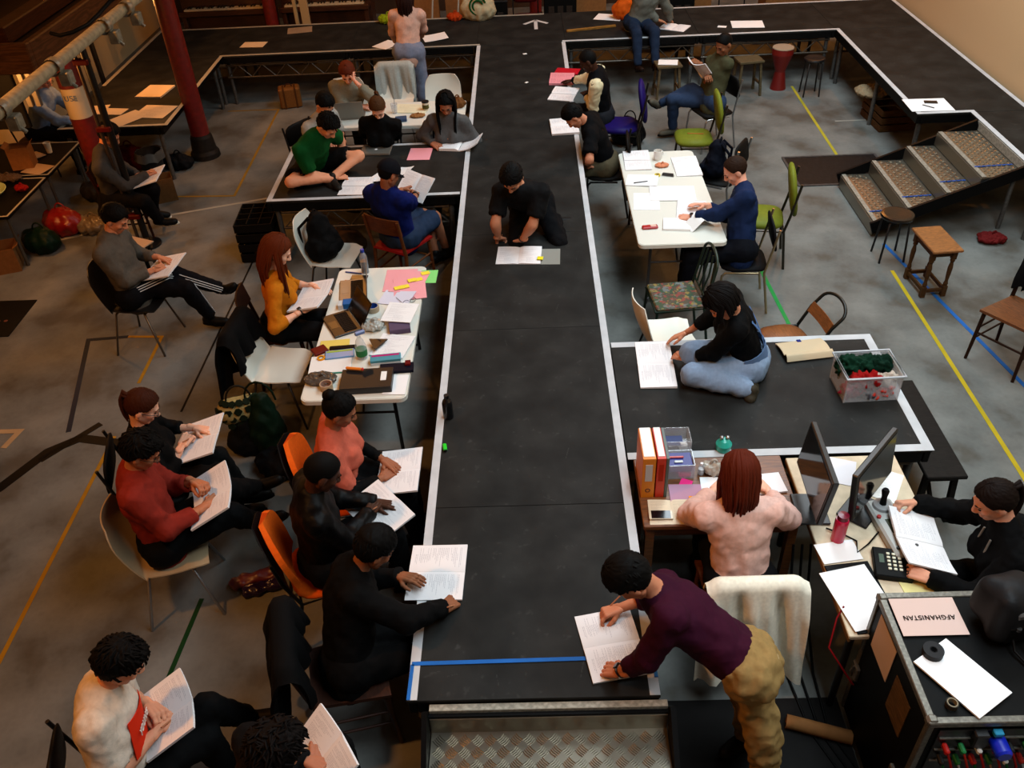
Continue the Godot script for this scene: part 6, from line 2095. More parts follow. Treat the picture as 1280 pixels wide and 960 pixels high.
func build_furniture() -> void:
	var steel := chrome()
	var blk := black_metal()
	var brown_wood := mat("brown_wood", Color(0.20, 0.10, 0.06), 0.5, 0.0, "wood", 2.0)
	var mid_wood := mat("mid_wood", Color(0.42, 0.24, 0.12), 0.5, 0.0, "wood", 2.0)
	# seats of the left side
	plain_chair("tan covered chair behind the pale blue shirt", Vector3(-5.98, 0, -8.02), 95, Color(0.36, 0.27, 0.17), "tan", blk)
	wood_chair("dark wooden chair under the charcoal sweater", Vector3(-4.24, 0, -6.24), 85, brown_wood, brown_wood)
	shell_chair("dark brown shell chair under the tracksuit reader", Vector3(-3.42, 0, -4.13), 95, Color(0.05, 0.04, 0.035), "dark_brown", mat("dull_chrome", Color(0.35, 0.32, 0.28), 0.35, 0.8))
	wood_chair("brown wooden chair under the mustard top", Vector3(-2.03, 0, -3.57), 80, brown_wood, brown_wood)
	plain_chair("black chair under the ponytailed writer with glasses", Vector3(-2.47, 0, -1.79), 75, Color(0.04, 0.035, 0.03), "black", blk)
	shell_chair("beige shell chair with chrome legs under the rust red sweater", Vector3(-2.22, 0, -1.24), 75, Color(0.60, 0.52, 0.40), "beige", steel)
	pad_chair("orange padded chair under the salmon pink top", Vector3(-1.23, 0, -1.70), 80, Color(0.88, 0.36, 0.06), "orange")
	pad_chair("orange padded chair under the black leather jacket", Vector3(-1.24, 0, -1.07), 70, Color(0.88, 0.36, 0.06), "orange")
	pad_chair("orange padded chair under the curly haired reader", Vector3(-1.27, 0, 0.45), 60, Color(0.88, 0.36, 0.06), "orange")
	wood_chair("dark wooden chair under the black sweater with the coat on its back", Vector3(-0.98, 0, -0.34), 75, mat("dark_seat_wood", Color(0.26, 0.13, 0.07), 0.45, 0.0, "wood", 2.0), mat("dark_seat_wood", Color(0.26, 0.13, 0.07), 0.45))
	drape("black_coat", "black coat hung over the wooden chair back at the runway end", "coat", Vector3(-0.98, 0, -0.34), 75, 0.52, 0.86, -0.265, 0.25, 0.62, cloth(Color(0.016, 0.016, 0.018)), 0.02, 0.1)
	var mch := plain_chair("black framed chair with a maroon seat under the white T-shirt", Vector3(-1.96, 0, 0.27), 75, Color(0.22, 0.03, 0.035), "maroon", blk)
	for ch in mch.get_children():
		if ch.name == "backrest":
			ch.material_override = flat(Color(0.02, 0.02, 0.022), 0.5)
	# white shell chairs by the near table
	var white := Color(0.80, 0.79, 0.74)
	shell_chair("white shell chair holding the black backpack", Vector3(-1.80, 0, -4.78), 100, white, "white", blk)
	shell_chair("white shell chair with a black coat thrown over it", Vector3(-1.95, 0, -3.08), 95, white, "white", blk)
	drape("black_jacket", "black jacket thrown over the white shell chair's back", "coat", Vector3(-1.95, 0, -3.08), 95, 0.50, 0.83, -0.26, 0.28, 0.50, cloth(Color(0.016, 0.017, 0.02)), 0.02, 0.2)
	wood_chair("wooden backed chair with a red seat under the navy cap", Vector3(-1.17, 0, -4.97), 30, mid_wood, mat("red_seat", Color(0.50, 0.08, 0.07), 0.5))
	# far table seats
	var w1 := shell_chair("white shell chair under the ginger haired person", Vector3(-2.15, 0, -8.24), 175, white, "white", steel)
	shell_chair("white shell chair covered by the pale grey sheet", Vector3(-1.62, 0, -8.62), 180, white, "white", steel)
	drape("grey_sheet", "pale grey sheet hung over a white chair behind the far table", "cloth", Vector3(-1.62, 0, -8.62), 180, 0.50, 0.86, -0.26, 0.52, 0.4, cloth(Color(0.62, 0.64, 0.62)), 0.008)
	shell_chair("empty white shell chair behind the takeaway coffee cup", Vector3(-0.98, 0, -8.22), 180, white, "white", steel)
	plain_chair("black chair under the black top with the ponytail", Vector3(-1.57, 0, -6.80), 182, Color(0.04, 0.035, 0.03), "black", blk)
	plain_chair("black chair under the grey jacket with long hair", Vector3(-0.82, 0, -6.83), 185, Color(0.04, 0.035, 0.03), "black", blk)
	plain_chair("black chair under the splash print T-shirt", Vector3(-2.33, 0, -6.98), 125, Color(0.04, 0.035, 0.03), "black", blk)
	# right side seats
	banquet_chair("purple banquet chair under the bomber jacket", Vector3(1.16, 0, -7.60), -82, Color(0.10, 0.055, 0.32), "purple")
	banquet_chair("empty lime green banquet chair with a pencil on its seat", Vector3(1.95, 0, -7.16), -88, Color(0.42, 0.45, 0.13), "lime")
	banquet_chair("lime green banquet chair behind the royal blue sweater", Vector3(2.28, 0, -5.22), -80, Color(0.42, 0.45, 0.13), "lime")
	plain_chair("black chair under the olive sweater", Vector3(2.28, 0, -7.97), -110, Color(0.05, 0.05, 0.06), "black", steel)
	plain_chair("black chair under the black T-shirt at the runway edge", Vector3(0.88, 0, -6.37), -85, Color(0.04, 0.035, 0.03), "black", blk)
	plain_chair("black chair holding the navy backpack", Vector3(2.02, 0, -6.15), -60, Color(0.04, 0.035, 0.03), "black", steel)
	plain_chair("black seated chair with gold tube legs under the royal blue sweater", Vector3(1.93, 0, -4.46), -85, Color(0.03, 0.03, 0.04), "black2", mat("gold_tube", Color(0.62, 0.55, 0.42), 0.3, 0.8))
	ornate_chair()
	shell_chair("white shell chair tucked against the side platform", Vector3(1.10, 0, -3.30), 80, white, "white", blk)
	loop_chair()
	plain_chair("black chair under the hooded top", Vector3(2.62, 0, -0.70), -85, Color(0.03, 0.03, 0.032), "black", blk)
	wood_chair("wooden chair under the pink blouse", Vector3(1.17, 0, -0.81), 0, mid_wood, mid_wood)
	drape("white_sheet", "creamy white sheet hung over the chair behind the pink blouse", "cloth", Vector3(1.17, 0, -0.81), 0, 0.52, 0.84, -0.27, 0.10, 0.70, cloth(Color(0.95, 0.92, 0.84)), 0.008, 0.15)
	var oc := wood_chair("brown wooden chair standing alone by the blue tape", Vector3(3.90, 0, -3.42), -125, mat("walnut", Color(0.20, 0.12, 0.08), 0.5, 0.0, "wood", 2.0), mat("seat_oak", Color(0.48, 0.28, 0.13), 0.45, 0.0, "wood", 2.0))
	drape("black_cardigan", "black cardigan hung on the lone wooden chair's back", "coat", Vector3(3.90, 0, -3.42), -125, 0.40, 0.84, -0.26, 0.3, 0.4, cloth(Color(0.02, 0.02, 0.022)), 0.015)
	round_stool("round black topped stool in front of the stairs", Vector3(3.53, 0, -5.14), 0.47, 0.155, mat("black_vinyl", Color(0.03, 0.03, 0.032), 0.25), blk)
	turned_stool("small oak stool with turned legs and a pale top", Vector3(3.68, 0, -4.58), 4)
	round_stool("tall round dark stool under the far wing corner", Vector3(3.92, 0, -9.52), 0.50, 0.14, mat("slate_vinyl", Color(0.06, 0.07, 0.08), 0.35), blk)
	step_stool("wooden stool with papers under the jeans wearer's feet", Vector3(1.98, 0, -9.62), 5, Color(0.42, 0.37, 0.28))
	step_stool("weathered wooden step stool by the red drum", Vector3(3.08, 0, -9.66), 8, Color(0.40, 0.36, 0.27))
	step_stool("small dark stool carrying the beige board", Vector3(-3.80, 0, -5.05), 10, Color(0.05, 0.045, 0.04))
	bench()
	# tables
	folding_table("white folding table crowded with stationery and laptops", -1.57, -0.83, -4.06, -2.29)
	folding_table("white folding table with blank white papers and a mug", 0.98, 1.74, -6.20, -4.27)
	folding_table("white folding table with the silver laptop and coffee cups", -2.27, -0.66, -7.90, -7.17)
	low_table()
	desks()

func ornate_chair() -> void:
	var t := thing("ornate_metal_chair", "green metal garden chair with a worn flowery seat", "chair", Vector3(1.25, 0, -3.88), facing(-95))
	var gm := mat("green_iron", Color(0.05, 0.14, 0.09), 0.45, 0.2)
	# seat pad with blotches of worn paint
	var mb := MB.new()
	mb.box(Vector3(0, 0.448, 0), Vector3(0.40, 0.03, 0.40), 0.01)
	var img := Image.create(128, 128, false, Image.FORMAT_RGB8)
	var n1 := FastNoiseLite.new()
	n1.seed = 51
	n1.frequency = 0.035
	var n2 := FastNoiseLite.new()
	n2.seed = 52
	n2.frequency = 0.05
	for y in 128:
		for x in 128:
			var c := Color(0.22, 0.19, 0.10)
			if n1.get_noise_2d(x, y) > 0.12:
				c = Color(0.10, 0.22, 0.10)
			if n2.get_noise_2d(x, y) > 0.22:
				c = Color(0.48, 0.16, 0.10)
			if n2.get_noise_2d(x + 300, y) > 0.28:
				c = Color(0.48, 0.40, 0.16)
			if n1.get_noise_2d(x + 500, y) > 0.3:
				c = Color(0.36, 0.37, 0.36)
			img.set_pixel(x, y, c)
	var sm := StandardMaterial3D.new()
	sm.albedo_texture = ImageTexture.create_from_image(img)
	sm.uv1_triplanar = true
	sm.uv1_scale = Vector3.ONE * 2.2
	sm.roughness = 0.6
	part(t, "seat", mb, sm, "worn flower painted seat")
	mb = MB.new()
	mb.tube([Vector3(-0.205, 0.43, -0.205), Vector3(0.205, 0.43, -0.205), Vector3(0.205, 0.43, 0.205), Vector3(-0.205, 0.43, 0.205)], 0.012, 8, true)
	part(t, "seat_frame", mb, gm)
	for x in [-1.0, 1.0]:
		mb = MB.new()
		mb.tube([Vector3(x * 0.21, 0, 0.22), Vector3(x * 0.20, 0.43, 0.19)], 0.012, 8)
		part(t, "leg", mb, gm)
		mb = MB.new()
		mb.tube([Vector3(x * 0.21, 0, -0.26), Vector3(x * 0.20, 0.43, -0.20), Vector3(x * 0.19, 0.78, -0.27)], 0.012, 8)
		part(t, "leg", mb, gm)
	mb = MB.new()
	mb.tube(arc(Vector3(0, 0.78, -0.27), Vector3(0.19, 0, 0), Vector3(0, 0.10, -0.02), 0, 180, 12), 0.012, 8)
	part(t, "back_rail", mb, gm)
	for k in 4:
		mb = MB.new()
		var x := -0.12 + k * 0.08
		mb.tube([Vector3(x, 0.50, -0.215), Vector3(x * 1.3 + 0.02, 0.66, -0.25), Vector3(x * 1.0, 0.84 - absf(x) * 0.25, -0.28)], 0.009, 6)
		part(t, "back_slat", mb, gm)
	mb = MB.new()
	mb.tube([Vector3(-0.2, 0.5, -0.213), Vector3(0.2, 0.5, -0.213)], 0.009, 6)
	part(t, "back_rail", mb, gm)

func loop_chair() -> void:
	var t := thing("loop_back_chair", "chair with a plywood seat and a looped dark green tube back", "chair", Vector3(2.02, 0, -3.22), facing(-100))
	var gm := mat("green_tube", Color(0.03, 0.06, 0.05), 0.4, 0.3)
	var mb := MB.new()
	cushion(mb, Vector3(0, 0.445, 0.02), 0.38, 0.38, 0.02, Basis(), 3.0)
	part(t, "seat", mb, mat("ply_seat", Color(0.55, 0.33, 0.16), 0.45, 0.0, "wood", 2.0))
	mb = MB.new()
	var lp := [Vector3(-0.18, 0, -0.22), Vector3(-0.17, 0.43, -0.17), Vector3(-0.17, 0.60, -0.26)]
	lp += arc(Vector3(0, 0.68, -0.33), Vector3(-0.17, 0, 0), Vector3(0, 0.07, -0.06), 0, 180, 12)
	lp += [Vector3(0.17, 0.60, -0.26), Vector3(0.17, 0.43, -0.17), Vector3(0.18, 0, -0.22)]
	mb.tube(lp, 0.013, 8)
	part(t, "back_loop", mb, gm)
	for s in [-1.0, 1.0]:
		mb = MB.new()
		mb.tube([Vector3(s * 0.18, 0, 0.22), Vector3(s * 0.17, 0.43, 0.18), Vector3(s * 0.17, 0.43, -0.17)], 0.012, 8)
		part(t, "leg", mb, gm)
	mb = MB.new()
	mb.sheet(8, 3, func(u: float, v: float) -> Vector3: return Vector3((u - 0.5) * 0.33, 0.56 + v * 0.08, -0.235 - v * 0.04 - 0.01 * sin(u * PI)), 0.01)
	part(t, "back_board", mb, mat("ply_seat", Color(0.55, 0.33, 0.16), 0.45))

func bench() -> void:
	var t := thing("bench", "dark plank bench pushed against the side platform", "bench", Vector3(2.66, 0, -2.15))
	var m := mat("bench_dark", Color(0.11, 0.105, 0.10), 0.55, 0.0, "wood", 1.5)
	var mb := MB.new()
	mb.box(Vector3(0, 0.435, 0), Vector3(0.26, 0.03, 1.0), 0.006)
	part(t, "seat", mb, m)
	for e in [-1.0, 1.0]:
		for s in [-1.0, 1.0]:
			mb = MB.new()
			mb.bar(Vector3(s * 0.11, 0, e * 0.46), Vector3(s * 0.09, 0.42, e * 0.42), 0.035, 0.035)
			part(t, "leg", mb, m)
		mb = MB.new()
		mb.bar(Vector3(-0.1, 0.38, e * 0.43), Vector3(0.1, 0.38, e * 0.43), 0.03, 0.04)
		part(t, "rail", mb, m)
	mb = MB.new()
	mb.bar(Vector3(0, 0.12, 0.43), Vector3(0, 0.4, 0.1), 0.02, 0.03)
	part(t, "brace", mb, m)

func low_table() -> void:
	for k in 2:
		var z: float = [-5.98, -6.95][k]
		var t := thing("black_table", "black topped low table " + ["heaped with craft odds and ends", "with the open cardboard box and paper cup"][k], "table", Vector3(-5.72, 0, z))
		var mb := MB.new()
		mb.box(Vector3(0, 0.585, 0), Vector3(1.12, 0.03, 0.92), 0.004)
		part(t, "top", mb, mat("table_black", Color(0.025, 0.022, 0.02), 0.6))
		for s in [-1.0, 1.0]:
			mb = MB.new()
			strip(mb, [[-0.54, s * 0.445], [0.54, s * 0.445]], 0.02, 0.60, 0.603)
			part(t, "edge_tape", mb, mat("tape_dull", Color(0.55, 0.52, 0.45), 0.7))
			for e in [-1.0, 1.0]:
				mb = MB.new()
				mb.tube([Vector3(e * 0.5, 0, s * 0.38), Vector3(e * 0.5, 0.57, s * 0.38)], 0.018, 8)
				part(t, "leg", mb, mat("leg_dull", Color(0.3, 0.29, 0.27), 0.4, 0.5))
		mb = MB.new()
		strip(mb, [[0.545, -0.45], [0.545, 0.45]], 0.02, 0.60, 0.603)
		part(t, "edge_tape", mb, mat("tape_dull", Color(0.55, 0.52, 0.45), 0.7))

func desks() -> void:
	var wood := mat("desk_wood", Color(0.52, 0.31, 0.14), 0.45, 0.0, "wood", 1.2)
	var t := thing("wooden_desk", "brown wooden writing desk pushed against the platform", "desk", Vector3(1.10, 0, -1.335))
	var mb := MB.new()
	mb.box(Vector3(0, TABLE - 0.015, 0), Vector3(0.90, 0.03, 0.56), 0.004)
	part(t, "top", mb, wood)
	mb = MB.new()
	mb.box(Vector3(0, TABLE - 0.08, 0), Vector3(0.84, 0.09, 0.48), 0.004)
	part(t, "apron", mb, wood)
	for x in [-1.0, 1.0]:
		for z in [-1.0, 1.0]:
			mb = MB.new()
			mb.bar(Vector3(x * 0.41, 0, z * 0.24), Vector3(x * 0.41, TABLE - 0.03, z * 0.24), 0.05, 0.05)
			part(t, "leg", mb, wood)
	t = thing("pale_desk", "pale birch desk carrying the two black monitors", "desk", Vector3(1.91, 0, -0.94), 0)
	mb = MB.new()
	mb.box(Vector3(0, TABLE - 0.014, 0), Vector3(0.66, 0.028, 1.30), 0.004)
	part(t, "top", mb, mat("birch", Color(0.82, 0.75, 0.64), 0.5, 0.0, "soft", 2.0))
	mb = MB.new()
	mb.box(Vector3(-0.325, TABLE - 0.03, 0), Vector3(0.012, 0.03, 1.30), 0.002)
	part(t, "edge_strip", mb, mat("birch_edge", Color(0.58, 0.44, 0.28), 0.5, 0.0, "wood", 1.0))
	for x in [-1.0, 1.0]:
		for z in [-1.0, 1.0]:
			mb = MB.new()
			mb.tube([Vector3(x * 0.28, 0, z * 0.58), Vector3(x * 0.28, TABLE - 0.028, z * 0.58)], 0.02, 10)
			part(t, "leg", mb, black_metal())

# ---------------------------------------------------------------- small things
func one(called: String, label: String, cat: String, at: Vector3, turn: Vector3, parts: Array, group := "") -> Node3D:
	var t := thing(called, label, cat, at, 0.0, group)
	t.rotation_degrees = turn
	for q in parts:
		part(t, q[0], q[1], q[2])
	return t

func bx(c: Vector3, s: Vector3, bev := 0.003) -> MB:
	var mb := MB.new()
	mb.box(c, s, bev)
	return mb

func cyl(r: float, y0: float, y1: float, sides := 16, c := Vector3.ZERO) -> MB:
	var mb := MB.new()
	mb.lathe([[0.0, y0], [r, y0], [r, y1], [0.0, y1]], sides, c)
	return mb

func page_block(side: float, w: float, h: float, th: float, curl: float) -> MB:
	var mb := MB.new()
	var top := func(u: float, v: float) -> Vector3:
		var x := u * w
		var y := th * (0.35 + 0.65 * minf(1.0, x / 0.03)) * (1.0 - 0.25 * u) + curl * u * u + 0.004 * sin(v * 3.0 + u * 2.0)
		return Vector3(side * x, y, (v - 0.5) * h)
	if side > 0:
		mb.sheet(10, 6, top, 0.0)
	else:
		mb.sheet(10, 6, func(u: float, v: float) -> Vector3: return top.call(1.0 - u, v), 0.0)
	# page edges and underside
	for i in 10:
		var u0 := i / 10.0
		var u1 := (i + 1) / 10.0
		for v in [0.0, 1.0]:
			var a: Vector3 = top.call(u0, v)
			var b: Vector3 = top.call(u1, v)
			var a0 := Vector3(a.x, maxf(0.0, a.y - th), a.z)
			var b0 := Vector3(b.x, maxf(0.0, b.y - th), b.z)
			if (v > 0.5) == (side > 0):
				mb.quad(a0, b0, b, a)
			else:
				mb.quad(b0, a0, a, b)
	var p0: Vector3 = top.call(1.0, 0.0)
	var p1: Vector3 = top.call(1.0, 1.0)
	var q0 := Vector3(p0.x, maxf(0.0, p0.y - th), p0.z)
	var q1 := Vector3(p1.x, maxf(0.0, p1.y - th), p1.z)
	if side > 0:
		mb.quad(q1, q0, p0, p1)
	else:
		mb.quad(q0, q1, p1, p0)
	return mb

# an open script: two blocks of pages about a spine (local z), reader at +z
func script_book(label: String, at: Vector3, a: float, tilt := 0.0, roll := 0.0, w := 0.20, h := 0.28, tl := 0.012, tr := 0.012, cl := 0.0, cr := 0.0, c := Color(0.86, 0.85, 0.85)) -> Node3D:
	var pg := mat("page" + c.to_html(), c, 0.8, 0.0, "page")
	return one("open_script", label, "script", at, Vector3(tilt, -a, roll), [["left_pages", page_block(-1.0, w, h, tl, cl), pg], ["right_pages", page_block(1.0, w, h, tr, cr), pg]])

var sheet_count := 0
func sheet_of(label: String, at: Vector3, a: float, w: float, h: float, c: Color, th := 0.002, curl := 0.0, printed := false) -> Node3D:
	sheet_count += 1
	at.y += 0.0006 * (sheet_count % 9)
	var mb := MB.new()
	mb.sheet(6, 6, func(u: float, v: float) -> Vector3: return Vector3((u - 0.5) * w, th + curl * u * u, (v - 0.5) * h), th)
	return one("paper_sheet", label, "paper", at, Vector3(0, -a, 0), [["sheet", mb, mat(("prt" if printed else "shp") + c.to_html(), c, 0.8, 0.0, "page" if printed else "")]])

func jv(key: String, i: int) -> Vector3:
	var j: Array = JOINTS[key]
	return Vector3(j[i * 3], j[i * 3 + 1], j[i * 3 + 2])

func held_script(key: String, label: String, tilt := 14.0, fwd := 0.05, up := -0.035, turn := 0.0, w := 0.20, curl := 0.0) -> void:
	var m := (jv(key, 7) + jv(key, 8)) * 0.5
	var yaw: float = JOINTS[key][45]
	m += yawdir(yaw) * fwd + Vector3(0, up, 0)
	script_book(label, m, yaw + turn, tilt, 0.0, w, 0.27, 0.010, 0.014, curl, curl * 0.5)

func pencil(key: String, label: String, c: Color) -> void:
	var wr := jv(key, 8)
	var fore := (wr - jv(key, 6)).normalized()
	fore.y = lerpf(fore.y, -0.12, 0.6)
	fore = fore.normalized()
	var tip := wr + fore * 0.115 + Vector3(0, -0.035, 0)
	var e := (Vector3(0, 0.5, 0) - fore * 0.75).normalized()
	e += fore.cross(Vector3.UP) * 0.25
	var b := frame_of(e, Vector3.UP)
	var mb := MB.new()
	mb.tube([Vector3(0, 0, 0.02), Vector3(0, 0, 0.165)], 0.0042, 6)
	var mt := MB.new()
	mt.tube([Vector3.ZERO, Vector3(0, 0, 0.02)], [0.001, 0.004], 6)
	var t := one("pencil", label, "pencil", tip, Vector3.ZERO, [["shaft", mb, flat(c, 0.5)], ["point", mt, flat(Color(0.6, 0.5, 0.35))]])
	t.basis = b

func bottle(label: String, at: Vector3, r: float, h: float, body: Material, cap: Material, liquid = null) -> Node3D:
	var mb := MB.new()
	mb.lathe([[0.0, 0.0], [r, 0.003], [r, h * 0.62], [r * 0.85, h * 0.74], [r * 0.42, h * 0.86], [r * 0.40, h * 0.9]], 18)
	var cp := cyl(r * 0.48, h * 0.88, h, 14)
	var ps := [["body", mb, body], ["cap", cp, cap]]
	if liquid:
		ps.append(["drink", cyl(r * 0.92, 0.004, h * 0.5, 16), liquid])
	return one("bottle", label, "bottle", at, Vector3.ZERO, ps)

func tape_roll(label: String, at: Vector3, r: float, ri: float, h: float, c: Color, core: Color) -> void:
	var mb := MB.new()
	mb.lathe([[ri + 0.004, h], [r, h], [r, 0.0], [ri + 0.004, 0.0]], 20)
	var mc := MB.new()
	mc.lathe([[ri, 0.0], [ri, h], [ri + 0.004, h], [ri + 0.004, 0.0]], 20)
	one("tape_roll", label, "tape roll", at, Vector3.ZERO, [["tape", mb, flat(c, 0.5)], ["core", mc, flat(core, 0.8)]])

# open = lid angle from flat; closed when 0
func laptop(label: String, at: Vector3, a: float, open: float, c: Color, key: String) -> void:
	var body := mat("laptop_" + key, c, 0.4, 0.5 if key == "silver" else 0.1)
	var t := thing("laptop", label, "laptop", at, 0)
	t.rotation_degrees = Vector3(0, -a, 0)
	part(t, "base", bx(Vector3(0, 0.009, 0), Vector3(0.32, 0.016, 0.22), 0.004), body)
	if absf(open) > 1.0:
		var kb := part(t, "keyboard", bx(Vector3(0, 0.0175, -0.03), Vector3(0.27, 0.002, 0.10), 0.0), flat(Color(0.03, 0.03, 0.03), 0.6))
		for r in 4:
			for k in 11:
				same_part(kb, "key", key_mesh(), flat(Color(0.06, 0.06, 0.062), 0.5), Transform3D(Basis(), Vector3(-0.122 + k * 0.0244, 0.0195, -0.068 + r * 0.025)))
		part(t, "trackpad", bx(Vector3(0, 0.0175, 0.065), Vector3(0.10, 0.001, 0.06), 0.0), mat("trackpad_" + key, c.darkened(0.15), 0.35))
		var b := Basis(Vector3.RIGHT, deg_to_rad(open))
		var mb := MB.new()
		mb.box(Vector3(0, 0.016, -0.11) + b * Vector3(0, 0.0, 0.108), Vector3(0.32, 0.007, 0.216), 0.003, b)
		var lid := part(t, "lid", mb, body)
		mb = MB.new()
		mb.box(Vector3(0, 0.016, -0.11) + b * Vector3(0, -0.0042, 0.11), Vector3(0.30, 0.001, 0.19), 0.0, b)
		part(lid, "screen", mb, flat(Color(0.02, 0.022, 0.025), 0.15))
	else:
		var lid := part(t, "lid", bx(Vector3(0, 0.0215, 0), Vector3(0.32, 0.007, 0.22), 0.003), body)
		part(lid, "emblem", cyl(0.016, 0.025, 0.0258, 14), flat(Color(0.85, 0.85, 0.85)))

var _key: ArrayMesh
func key_mesh() -> ArrayMesh:
	if _key == null:
		_key = bx(Vector3.ZERO, Vector3(0.019, 0.003, 0.019), 0.0).done()
	return _key

func backpack(label: String, at: Vector3, a: float, c: Color, s := 1.0) -> void:
	var t := thing("backpack", label, "bag", at, facing(a))
	var m := cloth(c)
	part(t, "sack", field_mesh([[Vector3(-0.07, 0.12, 0) * s, Vector3(0.07, 0.12, 0) * s, 0.12 * s, 0.12 * s], [Vector3(0, 0.12, 0) * s, Vector3(0, 0.32, -0.02) * s, 0.15 * s, 0.11 * s, Vector3(0, 0, 1), 1.3]], 0.016, 0.05, 0.02, fold_noise, 9.0), m)
	part(t, "pocket", field_mesh([[Vector3(-0.06, 0.11, 0.10) * s, Vector3(0.06, 0.11, 0.10) * s, 0.06 * s, 0.06 * s]], 0.014, 0.02, 0.012, fold_noise, 12.0), m)
	for k in [-1.0, 1.0]:
		var mb := MB.new()
		mb.tube([Vector3(k * 0.06, 0.40, -0.06) * s, Vector3(k * 0.09, 0.30, -0.16) * s, Vector3(k * 0.10, 0.14, -0.15) * s, Vector3(k * 0.09, 0.05, -0.10) * s], 0.014, 6)
		part(t, "strap", mb, m)
	var mb2 := MB.new()
	mb2.tube(arc(Vector3(0, 0.40, -0.04) * s, Vector3(0.04, 0, 0), Vector3(0, 0.05, 0), 0, 180, 8), 0.008, 6)
	part(t, "handle", mb2, m)

func soft_bag(called: String, label: String, at: Vector3, r: Vector3, c: Color, gloss := 0.8) -> Node3D:
	var t := thing(called, label, "bag", at)
	var k := minf(r.y * 0.42, maxf(r.x, r.z) * 0.85)
	var q := field_mesh([[Vector3(-r.x * 0.5, k, -r.z * 0.3), Vector3(r.x * 0.5, k, r.z * 0.3), k, k * 0.95], [Vector3(0, r.y * 0.4, 0), Vector3(r.x * 0.1, r.y * 0.85, 0), k * 0.95, k * 0.3], ["e", Vector3(0, r.y * 0.42, 0), Vector3(r.x, r.y * 0.42, r.z)]], clampf(r.y * 0.07, 0.006, 0.02), r.y * 0.25, minf(0.025, r.y * 0.16), fold_noise, clampf(2.2 / r.y, 8.0, 30.0))
	part(t, "sack", q, mat("bag" + c.to_html() + str(gloss), c, gloss, 0.0, "soft", 4.0))
	var mb := MB.new()
	mb.tube(arc(Vector3(r.x * 0.1, r.y * 0.86, 0), Vector3(r.y * 0.2, 0, 0), Vector3(0, r.y * 0.3, 0), 0, 180, 8), 0.008, 6)
	part(t, "handle", mb, mat("bag" + c.to_html() + str(gloss), c, gloss))
	return t

# open-topped box of four walls and a bottom, walls may lean out
func tray(mb: MB, sx: float, sz: float, h: float, th: float, lean := 0.0) -> void:
	mb.box(Vector3(0, th / 2, 0), Vector3(sx, th, sz))
	for s in [-1.0, 1.0]:
		mb.bar(Vector3(s * (sx / 2 + lean / 2), h / 2, -sz / 2 - lean), Vector3(s * (sx / 2 + lean / 2), h / 2, sz / 2 + lean), th, h)
		mb.bar(Vector3(-sx / 2 - lean, h / 2, s * (sz / 2 + lean / 2)), Vector3(sx / 2 + lean, h / 2, s * (sz / 2 + lean / 2)), th, h)

func open_box(label: String, at: Vector3, a: float, sx: float, sz: float, h: float, m: Material, flaps := true) -> Node3D:
	var t := thing("cardboard_box", label, "box", at, a)
	var mb := MB.new()
	tray(mb, sx, sz, h, 0.006)
	part(t, "body", mb, m)
	if flaps:
		for s in [-1.0, 1.0]:
			mb = MB.new()
			mb.bar(Vector3(s * (sx / 2 + sx * 0.16), h + 0.03, 0), Vector3(s * sx / 2, h, 0), sz, 0.004)
			part(t, "flap", mb, m)
	return t

